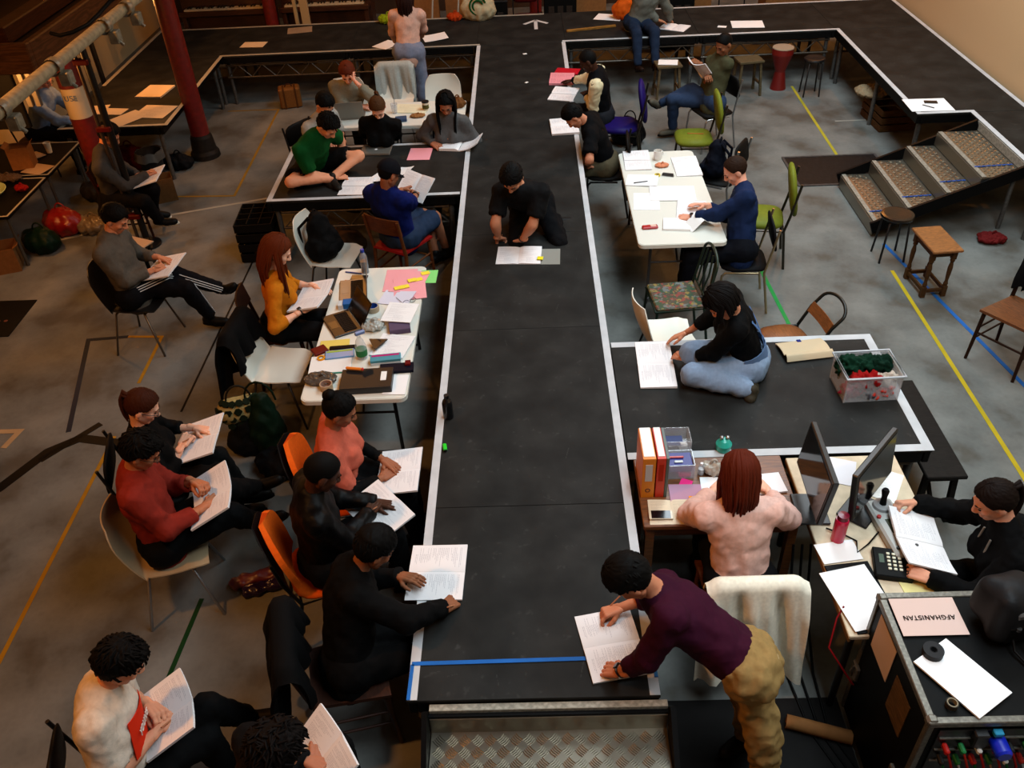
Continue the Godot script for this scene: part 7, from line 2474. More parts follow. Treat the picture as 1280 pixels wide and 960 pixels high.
func build_table_things() -> void:
	var white := Color(0.88, 0.88, 0.88)
	# scripts lying on the runway and platforms
	script_book("open script on the runway under the black sweater's pen", Vector3(-0.515, DECK + 0.003, -0.78), 92, 0, 0, 0.19, 0.31, 0.012, 0.010)
	script_book("open script in front of the kneeling writer", Vector3(-0.05, DECK + 0.002, -4.20), 4, 0, 0, 0.19, 0.28, 0.010, 0.014)
	sheet_of("grey printed card tucked under the kneeling writer's script", Vector3(0.22, DECK, -4.17), 3, 0.16, 0.26, Color(0.50, 0.50, 0.47))
	sheet_of("yellow sticky note at the corner of the kneeling writer's script", Vector3(0.13, DECK + 0.018, -4.12), 8, 0.05, 0.05, Color(0.85, 0.80, 0.15))
	script_book("open script under the burgundy sweater's hands", Vector3(0.40, DECK + 0.003, -0.29), 80, 0, 0, 0.20, 0.29, 0.010, 0.016)
	script_book("open script in front of the denim dungarees", Vector3(0.91, DECK + 0.002, -2.60), 92, 0, 0, 0.27, 0.25, 0.012, 0.018)
	script_book("thick script under the leaning black T-shirt's chin", Vector3(0.46, DECK + 0.003, -6.97), 88, 0, 0, 0.21, 0.30, 0.035, 0.03)
	script_book("white open script under the bomber jacket's hands", Vector3(0.50, DECK + 0.003, -7.98), -75, 0, 0, 0.21, 0.30, 0.012, 0.02)
	script_book("pink bound script stacked at the bomber jacket's elbow", Vector3(0.50, DECK + 0.003, -8.50), -85, 0, 0, 0.2, 0.30, 0.03, 0.02, 0, 0, Color(0.82, 0.52, 0.55))
	sheet_of("red folder behind the pink script", Vector3(0.58, DECK, -8.78), 15, 0.3, 0.2, Color(0.65, 0.06, 0.12), 0.01)
	script_book("open script in front of the green T-shirt", Vector3(-1.66, DECK + 0.003, -5.68), 95, 0, 0, 0.19, 0.30, 0.02, 0.012)
	sheet_of("crumpled page beside the green T-shirt's script", Vector3(-1.44, DECK, -5.84), 30, 0.22, 0.2, white, 0.003, 0.05)
	sheet_of("loose page with black marks near the navy cap", Vector3(-1.22, DECK, -5.98), 20, 0.15, 0.2, white, 0.002, 0.03)
	script_book("open script with curling pages under the long haired reader", Vector3(-0.66, DECK + 0.003, -6.58), 190, 0, 0, 0.21, 0.29, 0.012, 0.03, 0.09, 0.0)
	sheet_of("pink printed page on the small platform", Vector3(-1.09, DECK, -6.41), 3, 0.24, 0.30, Color(0.86, 0.58, 0.62))
	laptop("closed silver laptop on the small platform's edge", Vector3(-1.57, DECK, -6.53), 2, 0.0, Color(0.46, 0.45, 0.42), "silver")
	bottle("clear drinking bottle with a black lid on the runway edge", Vector3(-0.53, DECK, -2.10), 0.035, 0.19, mat("smoke_plastic", Color(0.05, 0.05, 0.055), 0.2), flat(Color(0.02, 0.02, 0.02), 0.4))
	one("highlighter", "bright green highlighter cap on the runway", "pen", Vector3(-0.535, DECK, -1.79), Vector3(0, 10, 0), [["barrel", bx(Vector3(0, 0.012, 0), Vector3(0.026, 0.022, 0.06), 0.006), flat(Color(0.03, 0.75, 0.12), 0.4)], ["tip", bx(Vector3(0, 0.012, 0.034), Vector3(0.02, 0.016, 0.012), 0.004), flat(Color(0.02, 0.05, 0.02))]])
	# pages on the wings
	var tan := Color(0.80, 0.72, 0.60)
	sheet_of("stack of pages on the wing nearest the red column", Vector3(-4.66, DECK, -8.66), 8, 0.34, 0.42, tan, 0.02)
	sheet_of("large page of drawings on the wing corner", Vector3(-4.45, DECK, -7.98), 10, 0.42, 0.40, tan, 0.002, 0, true)
	sheet_of("long blank page overlapping the drawings", Vector3(-4.72, DECK + 0.004, -7.80), 35, 0.30, 0.44, tan)
	sheet_of("page in front of the pale blue shirt", Vector3(-5.26, DECK, -8.12), 85, 0.30, 0.34, tan, 0.004)
	sheet_of("page beside the lighting stand on the wing", Vector3(-4.98, DECK, -8.05), 10, 0.30, 0.20, tan)
	sheet_of("small page at the wing's taped edge", Vector3(-5.22, DECK, -7.74), 12, 0.26, 0.20, tan)
	sheet_of("tan page lying before the piano", Vector3(-3.83, DECK, -10.48), 5, 0.34, 0.24, tan)
	sheet_of("printed magazine lying before the piano", Vector3(-3.28, DECK, -11.08), -10, 0.36, 0.28, Color(0.55, 0.48, 0.40), 0.006, 0, true)
	sheet_of("white page by the standing reader's hand", Vector3(-1.88, DECK, -10.20), 35, 0.26, 0.34, white)
	sheet_of("white page folded beside the standing reader", Vector3(-1.22, DECK, -10.42), -15, 0.34, 0.30, white, 0.003, 0.02)
	script_book("open script by the jeans wearer on the far platform", Vector3(2.16, DECK + 0.003, -10.40), 30, 0, 0, 0.19, 0.28, 0.012, 0.012)
	sheet_of("white pages above the olive sweater reader", Vector3(3.18, DECK, -10.40), 6, 0.44, 0.32, white, 0.004)
	sheet_of("small white slip beside the white pages", Vector3(2.82, DECK, -10.36), 20, 0.12, 0.08, white)
	sheet_of("white page behind the grey cardigan", Vector3(1.30, DECK, -11.05), 20, 0.4, 0.3, white)
	one("timber_batten", "pale timber batten lying on the far platform", "batten", Vector3(1.0, DECK, -10.50), Vector3(0, 12, 0), [["batten", bx(Vector3(0, 0.015, 0), Vector3(0.72, 0.03, 0.04), 0.004), mat("pine", Color(0.66, 0.48, 0.22), 0.6, 0.0, "wood", 1.0)]])
	one("paper_slip", "tiny white paper scrap on the far runway", "paper", Vector3(0.05, DECK, -9.55), Vector3(0, 20, 0), [["slip", bx(Vector3(0, 0.002, 0), Vector3(0.05, 0.004, 0.04), 0.0), paper()]])
	one("paper_slip", "tiny white paper scrap beside the red folder", "paper", Vector3(0.06, DECK, -8.45), Vector3(0, 50, 0), [["slip", bx(Vector3(0, 0.002, 0), Vector3(0.045, 0.004, 0.03), 0.0), paper()]])
	var cb := sheet_of("white board with a phone and pen on the stair wing", Vector3(4.50, DECK + 0.004, -7.18), 2, 0.46, 0.36, white, 0.004)
	one("phone", "black phone lying on the white board by the stairs", "phone", Vector3(4.55, DECK + 0.010, -7.24), Vector3(0, 80, 0), [["case", bx(Vector3(0, 0.005, 0), Vector3(0.07, 0.009, 0.14), 0.003), flat(Color(0.02, 0.02, 0.02), 0.3)]])
	one("pen", "black pen lying on the white board by the stairs", "pen", Vector3(4.48, DECK + 0.013, -7.12), Vector3(0, 40, 0), [["barrel", bx(Vector3.ZERO, Vector3(0.012, 0.01, 0.14), 0.003), flat(Color(0.03, 0.03, 0.03), 0.3)]])
	# scripts in hands
	held_script("dark_sweater", "white pad on the charcoal sweater's knee", 14, 0.06)
	held_script("tracksuit", "white script on the tracksuit reader's knee", 10, 0.05)
	held_script("mustard", "loose pages held by the mustard top", 12, 0.02, 0.0, 20, 0.2, 0.03)
	held_script("ponytail_glasses", "white open script held by the ponytailed writer", 16, 0.06, -0.04, 10)
	held_script("red_sweater", "pinkish script on the rust red sweater's knee", 25, 0.06, -0.06, 0, 0.2, 0.05)
	held_script("salmon", "open script across the salmon top's lap", 5, 0.10, -0.035, 5, 0.2)
	held_script("leather", "open script under the leather jacket's pen", 10, 0.03, -0.045, -20)
	held_script("white_tee", "rolled back script held by the white T-shirt", 24, 0.06, -0.03, -10, 0.17, 0.05)
	held_script("curly", "script with a pink mark held by the curly haired reader", 40, 0.06, 0.0, -5, 0.18, 0.02)
	held_script("hoodie", "open script held by the hooded top", 15, 0.0, -0.03, 0, 0.21, 0.03)
	held_script("olive", "curled script held up by the olive sweater", 50, 0.05, -0.02, 0, 0.18, 0.07)
	held_script("blue_cap", "pages held up by the navy cap wearer", 40, 0.12, 0.0, 10, 0.18, 0.03)
	for q in [["dark_sweater", "charcoal sweater's"], ["tracksuit", "tracksuit reader's"], ["ponytail_glasses", "ponytailed writer's"], ["leather", "leather jacket's"], ["black_sweater", "black sweater's"], ["white_tee", "white T-shirt's"], ["burgundy", "burgundy sweater's"], ["kneeling", "kneeling writer's"]]:
		pencil(q[0], "pencil in the " + q[1] + " hand", Color(0.62, 0.40, 0.28))
	near_table()
	right_table()
	far_table()
	desk_things()
	case_things()

func near_table() -> void:
	var T := TABLE
	var white := Color(0.88, 0.88, 0.88)
	bottle("dark fruit drink bottle with a blue cap on the crowded table", Vector3(-1.34, T, -3.99), 0.033, 0.22, mat("clear_pet", Color(0.75, 0.8, 0.85), 0.1, 0.0, "glass", 0.25), flat(Color(0.05, 0.20, 0.60), 0.4), flat(Color(0.10, 0.02, 0.05), 0.3))
	one("phone", "black phone on the crowded table by the drink bottle", "phone", Vector3(-1.38, T, -3.90), Vector3(0, 85, 0), [["case", bx(Vector3(0, 0.005, 0), Vector3(0.07, 0.01, 0.14), 0.003), flat(Color(0.02, 0.02, 0.02), 0.3)]])
	one("pen", "blue pen beside the black phone", "pen", Vector3(-1.44, T, -3.98), Vector3(0, 75, 0), [["barrel", bx(Vector3(0, 0.006, 0), Vector3(0.011, 0.011, 0.15), 0.003), flat(Color(0.05, 0.2, 0.5), 0.3)]])
	one("pen", "red pen beside the black phone", "pen", Vector3(-1.42, T, -3.84), Vector3(0, 80, 0), [["barrel", bx(Vector3(0, 0.007, 0), Vector3(0.014, 0.014, 0.15), 0.003), flat(Color(0.75, 0.12, 0.05), 0.3)]])
	laptop("open silver laptop facing the mustard top", Vector3(-1.40, T, -3.70), 82, -97.0 + 0.0, Color(0.46, 0.45, 0.42), "silver")
	laptop("open black laptop on the crowded table", Vector3(-1.42, T, -3.22), 62, -120.0, Color(0.03, 0.03, 0.03), "black")
	for q in [[-1.03, -3.84, 0.0], [-0.95, -3.80, 12.0], [-0.94, -3.70, -8.0]]:
		sheet_of("large pink sheet " + ["under the others", "with yellow notes", "overhanging the table edge"][int(q[2] != 0.0) + int(q[2] < 0.0)], Vector3(q[0], T + 0.002 * absf(q[2]) / 4, q[1]), q[2], 0.26, 0.34, Color(0.88, 0.60, 0.62))
	for k in 5:
		sheet_of("yellow sticky note on the pink sheets", Vector3(-1.03 + 0.05 * k, T + 0.012, -3.70 - 0.055 * k + 0.04 * (k % 2)), -20, 0.07, 0.05, Color(0.90, 0.82, 0.25)).set_meta("group", "yellow notes on pink sheets")
	sheet_of("pale green sheet at the crowded table's corner", Vector3(-0.80, T, -3.88), 2, 0.14, 0.20, Color(0.50, 0.80, 0.45))
	sheet_of("lilac folded sheets near the pink sheets", Vector3(-1.03, T, -3.56), 15, 0.26, 0.2, Color(0.80, 0.80, 0.86), 0.004, 0.02)
	sheet_of("white printed sheet lifted on the stationery box", Vector3(-0.97, T + 0.05, -3.28), 10, 0.24, 0.26, white, 0.003, 0.0, true)
	one("stationery_box", "printed box under the white sheet on the crowded table", "box", Vector3(-0.96, T, -3.12), Vector3(0, 10, 0), [["box", bx(Vector3(0, 0.022, 0), Vector3(0.16, 0.044, 0.12), 0.003), flat(Color(0.32, 0.27, 0.36), 0.5)]])
	var gl := MB.new()
	for s in [-1.0, 1.0]:
		gl.tube(arc(Vector3(s * 0.03, 0.02, 0), Vector3(0.026, 0, 0), Vector3(0, 0.018, 0), 0, 340, 12), 0.002, 5)
		gl.tube([Vector3(s * 0.057, 0.022, 0), Vector3(s * 0.06, 0.012, -0.12)], 0.002, 5)
	one("spectacles", "black framed spectacles on the crowded table", "glasses", Vector3(-0.92, T + 0.004, -3.48), Vector3(0, 30, 0), [["frame", gl, flat(Color(0.02, 0.02, 0.02), 0.3)]])
	tape_roll("wide parcel tape roll with a blue core", Vector3(-1.20, T, -3.40), 0.05, 0.036, 0.045, Color(0.66, 0.58, 0.48), Color(0.10, 0.25, 0.55))
	one("note_cube", "orange sticky note cube by the black laptop", "notes", Vector3(-1.31, T, -3.47), Vector3(0, 20, 0), [["block", bx(Vector3(0, 0.03, 0), Vector3(0.085, 0.06, 0.085), 0.004), flat(Color(0.90, 0.22, 0.06), 0.7)]])
	one("blade_box", "small blue and white box by the orange note cube", "box", Vector3(-1.41, T, -3.47), Vector3(0, 5, 0), [["box", bx(Vector3(0, 0.025, 0), Vector3(0.07, 0.05, 0.08), 0.003), flat(Color(0.12, 0.35, 0.60), 0.5)], ["label_band", bx(Vector3(-0.045, 0.02, 0), Vector3(0.06, 0.04, 0.078), 0.002), flat(Color(0.75, 0.76, 0.76), 0.5)]])
	soft_bag("plastic_bag", "crumpled clear plastic bag of cards on the crowded table", Vector3(-1.17, T, -3.16), Vector3(0.09, 0.07, 0.08), Color(0.62, 0.64, 0.62), 0.25)
	var sp := MB.new()
	sp.lathe([[0.0, 0.0], [0.04, 0.004], [0.042, 0.10], [0.03, 0.15], [0.014, 0.18], [0.014, 0.2]], 18)
	one("spray_bottle", "clear spray bottle with a pale blue trigger head", "bottle", Vector3(-1.20, T, -2.78), Vector3(0, 30, 0), [["body", sp, mat("clear_pet", Color(0.75, 0.8, 0.85), 0.1)], ["trigger_head", bx(Vector3(0.012, 0.215, 0), Vector3(0.075, 0.03, 0.025), 0.006), flat(Color(0.40, 0.48, 0.66), 0.4)], ["label_patch", cyl(0.0425, 0.03, 0.08, 18), flat(Color(0.16, 0.42, 0.24), 0.5)]])
	var wd := MB.new()
	wd.prism([[-0.06, -0.06], [0.08, -0.05], [0.0, 0.08]], 0.03, 0.04)
	wd.box(Vector3(0, 0.015, -0.02), Vector3(0.05, 0.03, 0.04))
	one("tablet_stand", "black wedge shaped stand on the crowded table", "stand", Vector3(-1.11, T, -2.90), Vector3(0, 0, 0), [["plate", wd, flat(Color(0.03, 0.03, 0.033), 0.4)]])
	sheet_of("pile of scribbled pages on the crowded table", Vector3(-0.99, T, -2.90), 15, 0.26, 0.28, white, 0.008, 0.01, true)
	for q in [["white and blue pen box", Color(0.72, 0.76, 0.78), 0.0], ["magenta and teal pen box", Color(0.28, 0.52, 0.58), 0.022]]:
		one("pen_box", q[0] + " stacked on the crowded table", "box", Vector3(-1.02, T + q[2], -2.72), Vector3(0, 6, 0), [["box", bx(Vector3(0, 0.011, 0), Vector3(0.22, 0.021, 0.08), 0.002), flat(q[1], 0.5)], ["stripe", bx(Vector3(0, 0.0222, -0.02), Vector3(0.2, 0.0008, 0.02), 0.0), flat(Color(0.65, 0.12, 0.40), 0.5)]])
	one("notebook", "navy hardback notebooks at the crowded table's edge", "book", Vector3(-0.93, T, -2.62), Vector3(0, 4, 0), [["cover", bx(Vector3(0, 0.012, 0), Vector3(0.24, 0.024, 0.10), 0.003), flat(Color(0.03, 0.04, 0.10), 0.5)], ["red_tab", bx(Vector3(0.08, 0.03, -0.03), Vector3(0.04, 0.02, 0.05), 0.003), flat(Color(0.35, 0.04, 0.05), 0.5)]])
	one("folder", "pale yellow plastic folder on the crowded table", "folder", Vector3(-1.43, T, -2.94), Vector3(0, 5, 0), [["sleeve", bx(Vector3(0, 0.003, 0), Vector3(0.22, 0.005, 0.14), 0.001), flat(Color(0.80, 0.74, 0.35), 0.4)]])
	one("wallet", "dark red wallet at the crowded table's corner", "wallet", Vector3(-1.53, T, -2.87), Vector3(0, 35, 0), [["leather", bx(Vector3(0, 0.012, 0), Vector3(0.11, 0.024, 0.09), 0.005), flat(Color(0.36, 0.08, 0.05), 0.5)]])
	tape_roll("small yellow tape roll by the red wallet", Vector3(-1.50, T, -2.77), 0.03, 0.016, 0.02, Color(0.85, 0.55, 0.05), Color(0.5, 0.4, 0.2))
	one("pen_packet", "blue packet of coloured pens on the crowded table", "pens", Vector3(-1.37, T + 0.008, -2.81), Vector3(0, 8, 0), [["packet", bx(Vector3(0, 0.008, 0), Vector3(0.21, 0.014, 0.10), 0.004), flat(Color(0.30, 0.52, 0.72), 0.3)], ["green_band", bx(Vector3(0, 0.0155, -0.03), Vector3(0.19, 0.001, 0.02), 0.0), flat(Color(0.5, 0.65, 0.2), 0.4)]])
	one("pencil_case", "slim black pencil case on the crowded table", "case", Vector3(-1.36, T, -2.90), Vector3(0, 4, 0), [["case", bx(Vector3(0, 0.01, 0), Vector3(0.20, 0.02, 0.04), 0.005), flat(Color(0.03, 0.03, 0.03), 0.5)]])
	one("notebook", "white notebook with a teal edge on the crowded table", "book", Vector3(-1.42, T, -2.70), Vector3(0, 3, 0), [["pages", bx(Vector3(0, 0.006, 0), Vector3(0.30, 0.010, 0.20), 0.001), paper()], ["teal_edge", bx(Vector3(0, 0.005, 0.104), Vector3(0.30, 0.009, 0.008), 0.001), flat(Color(0.20, 0.52, 0.46), 0.5)]])
	soft_bag("zip_bag", "clear zip bag of odds and ends by the masking tape", Vector3(-1.46, T, -2.52), Vector3(0.12, 0.05, 0.08), Color(0.30, 0.27, 0.24), 0.2)
	tape_roll("masking tape roll standing at the crowded table's end", Vector3(-1.40, T, -2.42), 0.045, 0.036, 0.05, Color(0.66, 0.56, 0.44), Color(0.55, 0.42, 0.36))
	var bb := one("document_box", "black flat box with a white label on the crowded table", "box", Vector3(-1.12, T, -2.46), Vector3(0, 2, 0), [["box", bx(Vector3(0, 0.03, 0), Vector3(0.36, 0.06, 0.22), 0.004), flat(Color(0.025, 0.025, 0.027), 0.45)], ["label_card", bx(Vector3(0.12, 0.061, -0.01), Vector3(0.04, 0.001, 0.10), 0.0), paper()]])
	one("marker_pen", "fat orange marker with a red end on the black box", "pen", Vector3(-1.22, T + 0.075, -2.55), Vector3(0, 80, 0), [["barrel", bx(Vector3(0, 0, 0), Vector3(0.022, 0.022, 0.12), 0.008), flat(Color(0.80, 0.42, 0.06), 0.4)], ["end", bx(Vector3(0, 0, 0.065), Vector3(0.024, 0.024, 0.02), 0.008), flat(Color(0.70, 0.10, 0.05), 0.4)]])
	sheet_of("white page at the crowded table's rounded end", Vector3(-0.92, T, -2.44), 2, 0.16, 0.22, white)

func right_table() -> void:
	var T := TABLE
	var white := Color(0.90, 0.90, 0.90)
	script_book("white open script at the far end beside the mug", Vector3(1.15, T + 0.002, -5.98), 92, 0, 0, 0.22, 0.26, 0.02, 0.012)
	script_book("white open script by the navy backpack", Vector3(1.62, T + 0.002, -5.80), 90, 0, 0, 0.22, 0.25, 0.014, 0.012)
	var mb := MB.new()
	mb.lathe([[0.0, 0.0], [0.036, 0.0], [0.042, 0.02], [0.042, 0.095], [0.038, 0.095], [0.038, 0.012], [0.0, 0.012]], 20)
	var hd := MB.new()
	hd.tube(arc(Vector3(0.042, 0.05, 0), Vector3(0.026, 0, 0), Vector3(0, 0.03, 0), -90, 90, 10), 0.006, 6)
	one("mug", "white mug on the bright paper covered table", "mug", Vector3(1.36, T, -6.00), Vector3(0, 30, 0), [["cup", mb, flat(Color(0.86, 0.86, 0.84), 0.3)], ["handle", hd, flat(Color(0.86, 0.86, 0.84), 0.3)]])
	soft_bag("snack_packet", "orange and white crumpled packet by the mug", Vector3(1.38, T, -5.83), Vector3(0.07, 0.04, 0.05), Color(0.80, 0.50, 0.36), 0.5)
	one("stapler", "small black stapler on the bright table", "stapler", Vector3(1.41, T, -5.61), Vector3(0, 70, 0), [["body", bx(Vector3(0, 0.014, 0), Vector3(0.03, 0.028, 0.11), 0.006), flat(Color(0.08, 0.06, 0.06), 0.4)], ["foot", bx(Vector3(0, 0.003, 0.0), Vector3(0.034, 0.005, 0.12), 0.001), chrome()]])
	tape_roll("small yellow tape roll beside the black stapler", Vector3(1.31, T, -5.62), 0.028, 0.015, 0.018, Color(0.80, 0.72, 0.15), Color(0.6, 0.5, 0.3))
	sheet_of("white sheet with a black pen at the bright table's edge", Vector3(1.15, T, -5.52), 12, 0.30, 0.24, white, 0.003, 0.01)
	one("pen", "black pen on the bright table's white sheet", "pen", Vector3(1.13, T + 0.008, -5.47), Vector3(0, 100, 0), [["barrel", bx(Vector3(0, 0.006, 0), Vector3(0.01, 0.01, 0.14), 0.003), flat(Color(0.05, 0.05, 0.06), 0.3)]])
	sheet_of("broad white sheet in the middle of the bright table", Vector3(1.40, T, -5.22), 4, 0.42, 0.30, white, 0.004)
	sheet_of("plain white sheets beside the broad one", Vector3(1.14, T, -5.08), 6, 0.24, 0.34, white, 0.004, 0, true)
	script_book("white script under the royal blue sweater's hands", Vector3(1.52, T + 0.002, -4.86), -80, 0, 0, 0.20, 0.26, 0.01, 0.012)
	sheet_of("white bundle of sheets at the bright table's end", Vector3(1.35, T, -4.60), 8, 0.24, 0.20, white, 0.02)
	var tent := MB.new()
	tent.sheet(8, 2, func(u: float, v: float) -> Vector3: return Vector3((u - 0.5) * 0.24, 0.09 * (1.0 - absf(u - 0.5) * 2.0) + 0.001, (v - 0.5) * 0.15), 0.003)
	one("folded_card", "white folded card standing at the bright table's end", "card", Vector3(1.54, T, -4.58), Vector3(0, 25, 0), [["card", tent, paper()]])
	one("tin", "flat red tin on the bright table", "tin", Vector3(1.11, T, -4.57), Vector3(0, 5, 0), [["tin", bx(Vector3(0, 0.012, 0), Vector3(0.14, 0.024, 0.055), 0.008), flat(Color(0.62, 0.05, 0.06), 0.4)], ["label_patch", bx(Vector3(0.03, 0.0245, 0), Vector3(0.05, 0.001, 0.035), 0.0), flat(Color(0.8, 0.66, 0.6), 0.5)]])
	backpack("navy backpack standing on the black chair", Vector3(1.98, 0.46, -6.15), -70, Color(0.02, 0.035, 0.08), 0.9)
	one("pencil", "pencil lying on the lime green seat", "pencil", Vector3(1.95, 0.492, -7.16), Vector3(0, 80, 0), [["shaft", bx(Vector3.ZERO, Vector3(0.01, 0.008, 0.18), 0.002), flat(Color(0.65, 0.35, 0.15), 0.5)]])
	soft_bag("shoulder_bag", "black shoulder bag beside the purple chair", Vector3(1.30, 0, -8.12), Vector3(0.16, 0.36, 0.12), Color(0.02, 0.02, 0.022), 0.5)

func far_table() -> void:
	var T := TABLE
	laptop("open silver laptop before the ginger haired person", Vector3(-1.98, T, -7.52), 175, -105.0, Color(0.46, 0.45, 0.42), "silver")
	var cp := MB.new()
	cp.lathe([[0.0, 0.0], [0.028, 0.0], [0.04, 0.10]], 18)
	one("coffee_cup", "takeaway coffee cup with a black lid", "cup", Vector3(-1.12, T, -7.60), Vector3.ZERO, [["cup", cp, flat(Color(0.80, 0.76, 0.68), 0.6)], ["lid", cyl(0.043, 0.10, 0.115, 18), flat(Color(0.02, 0.02, 0.02), 0.4)], ["sleeve", cyl(0.0385, 0.03, 0.075, 18), flat(Color(0.30, 0.27, 0.12), 0.7)]])
	var gc := MB.new()
	gc.lathe([[0.0, 0.0], [0.03, 0.0], [0.042, 0.11], [0.039, 0.11], [0.028, 0.004]], 18)
	var straw := MB.new()
	straw.tube([Vector3(0, 0.01, 0), Vector3(0.015, 0.19, 0)], 0.004, 6)
	one("iced_drink_cup", "clear plastic drinks cup with a straw", "cup", Vector3(-1.48, T, -7.56), Vector3.ZERO, [["cup", gc, mat("clear_pet", Color(0.75, 0.8, 0.85), 0.1)], ["straw", straw, flat(Color(0.6, 0.6, 0.6), 0.5)]])
	sheet_of("cream pages behind the coffee cup", Vector3(-1.30, T, -7.66), 10, 0.40, 0.26, Color(0.84, 0.82, 0.70), 0.01, 0, true)
	soft_bag("pastry_wrapper", "brown and white pastry wrapper on the far table", Vector3(-1.20, T, -7.42), Vector3(0.09, 0.04, 0.06), Color(0.55, 0.38, 0.22), 0.7)
	one("blue_case", "small grey blue case at the far table's edge", "case", Vector3(-1.38, T, -7.32), Vector3(0, 8, 0), [["case", bx(Vector3(0, 0.02, 0), Vector3(0.13, 0.04, 0.10), 0.006), flat(Color(0.22, 0.28, 0.38), 0.5)]])
	soft_bag("paper_bag", "brown paper bag at the far table's end", Vector3(-0.76, T, -7.68), Vector3(0.09, 0.12, 0.07), Color(0.42, 0.27, 0.14), 0.8)
	var tw := MB.new()
	tw.sheet(10, 12, func(u: float, v: float) -> Vector3:
		var z := -7.30 + minf(v * 0.4, 0.14)
		var y := T + 0.004 - maxf(0.0, v * 0.4 - 0.14) * 1.0
		return Vector3(-1.12 + u * 0.2 + 0.01 * sin(v * 9.0), y, z + 0.008 * sin(u * 14.0)), 0.004)
	var tn := one("cloth_towel", "pale blue cloth hanging off the far table", "cloth", Vector3.ZERO, Vector3.ZERO, [["cloth", tw, cloth(Color(0.50, 0.58, 0.66))]])
	backpack("black backpack slumped on the white shell chair", Vector3(-1.86, 0.44, -4.78), 110, Color(0.018, 0.018, 0.02), 1.05)

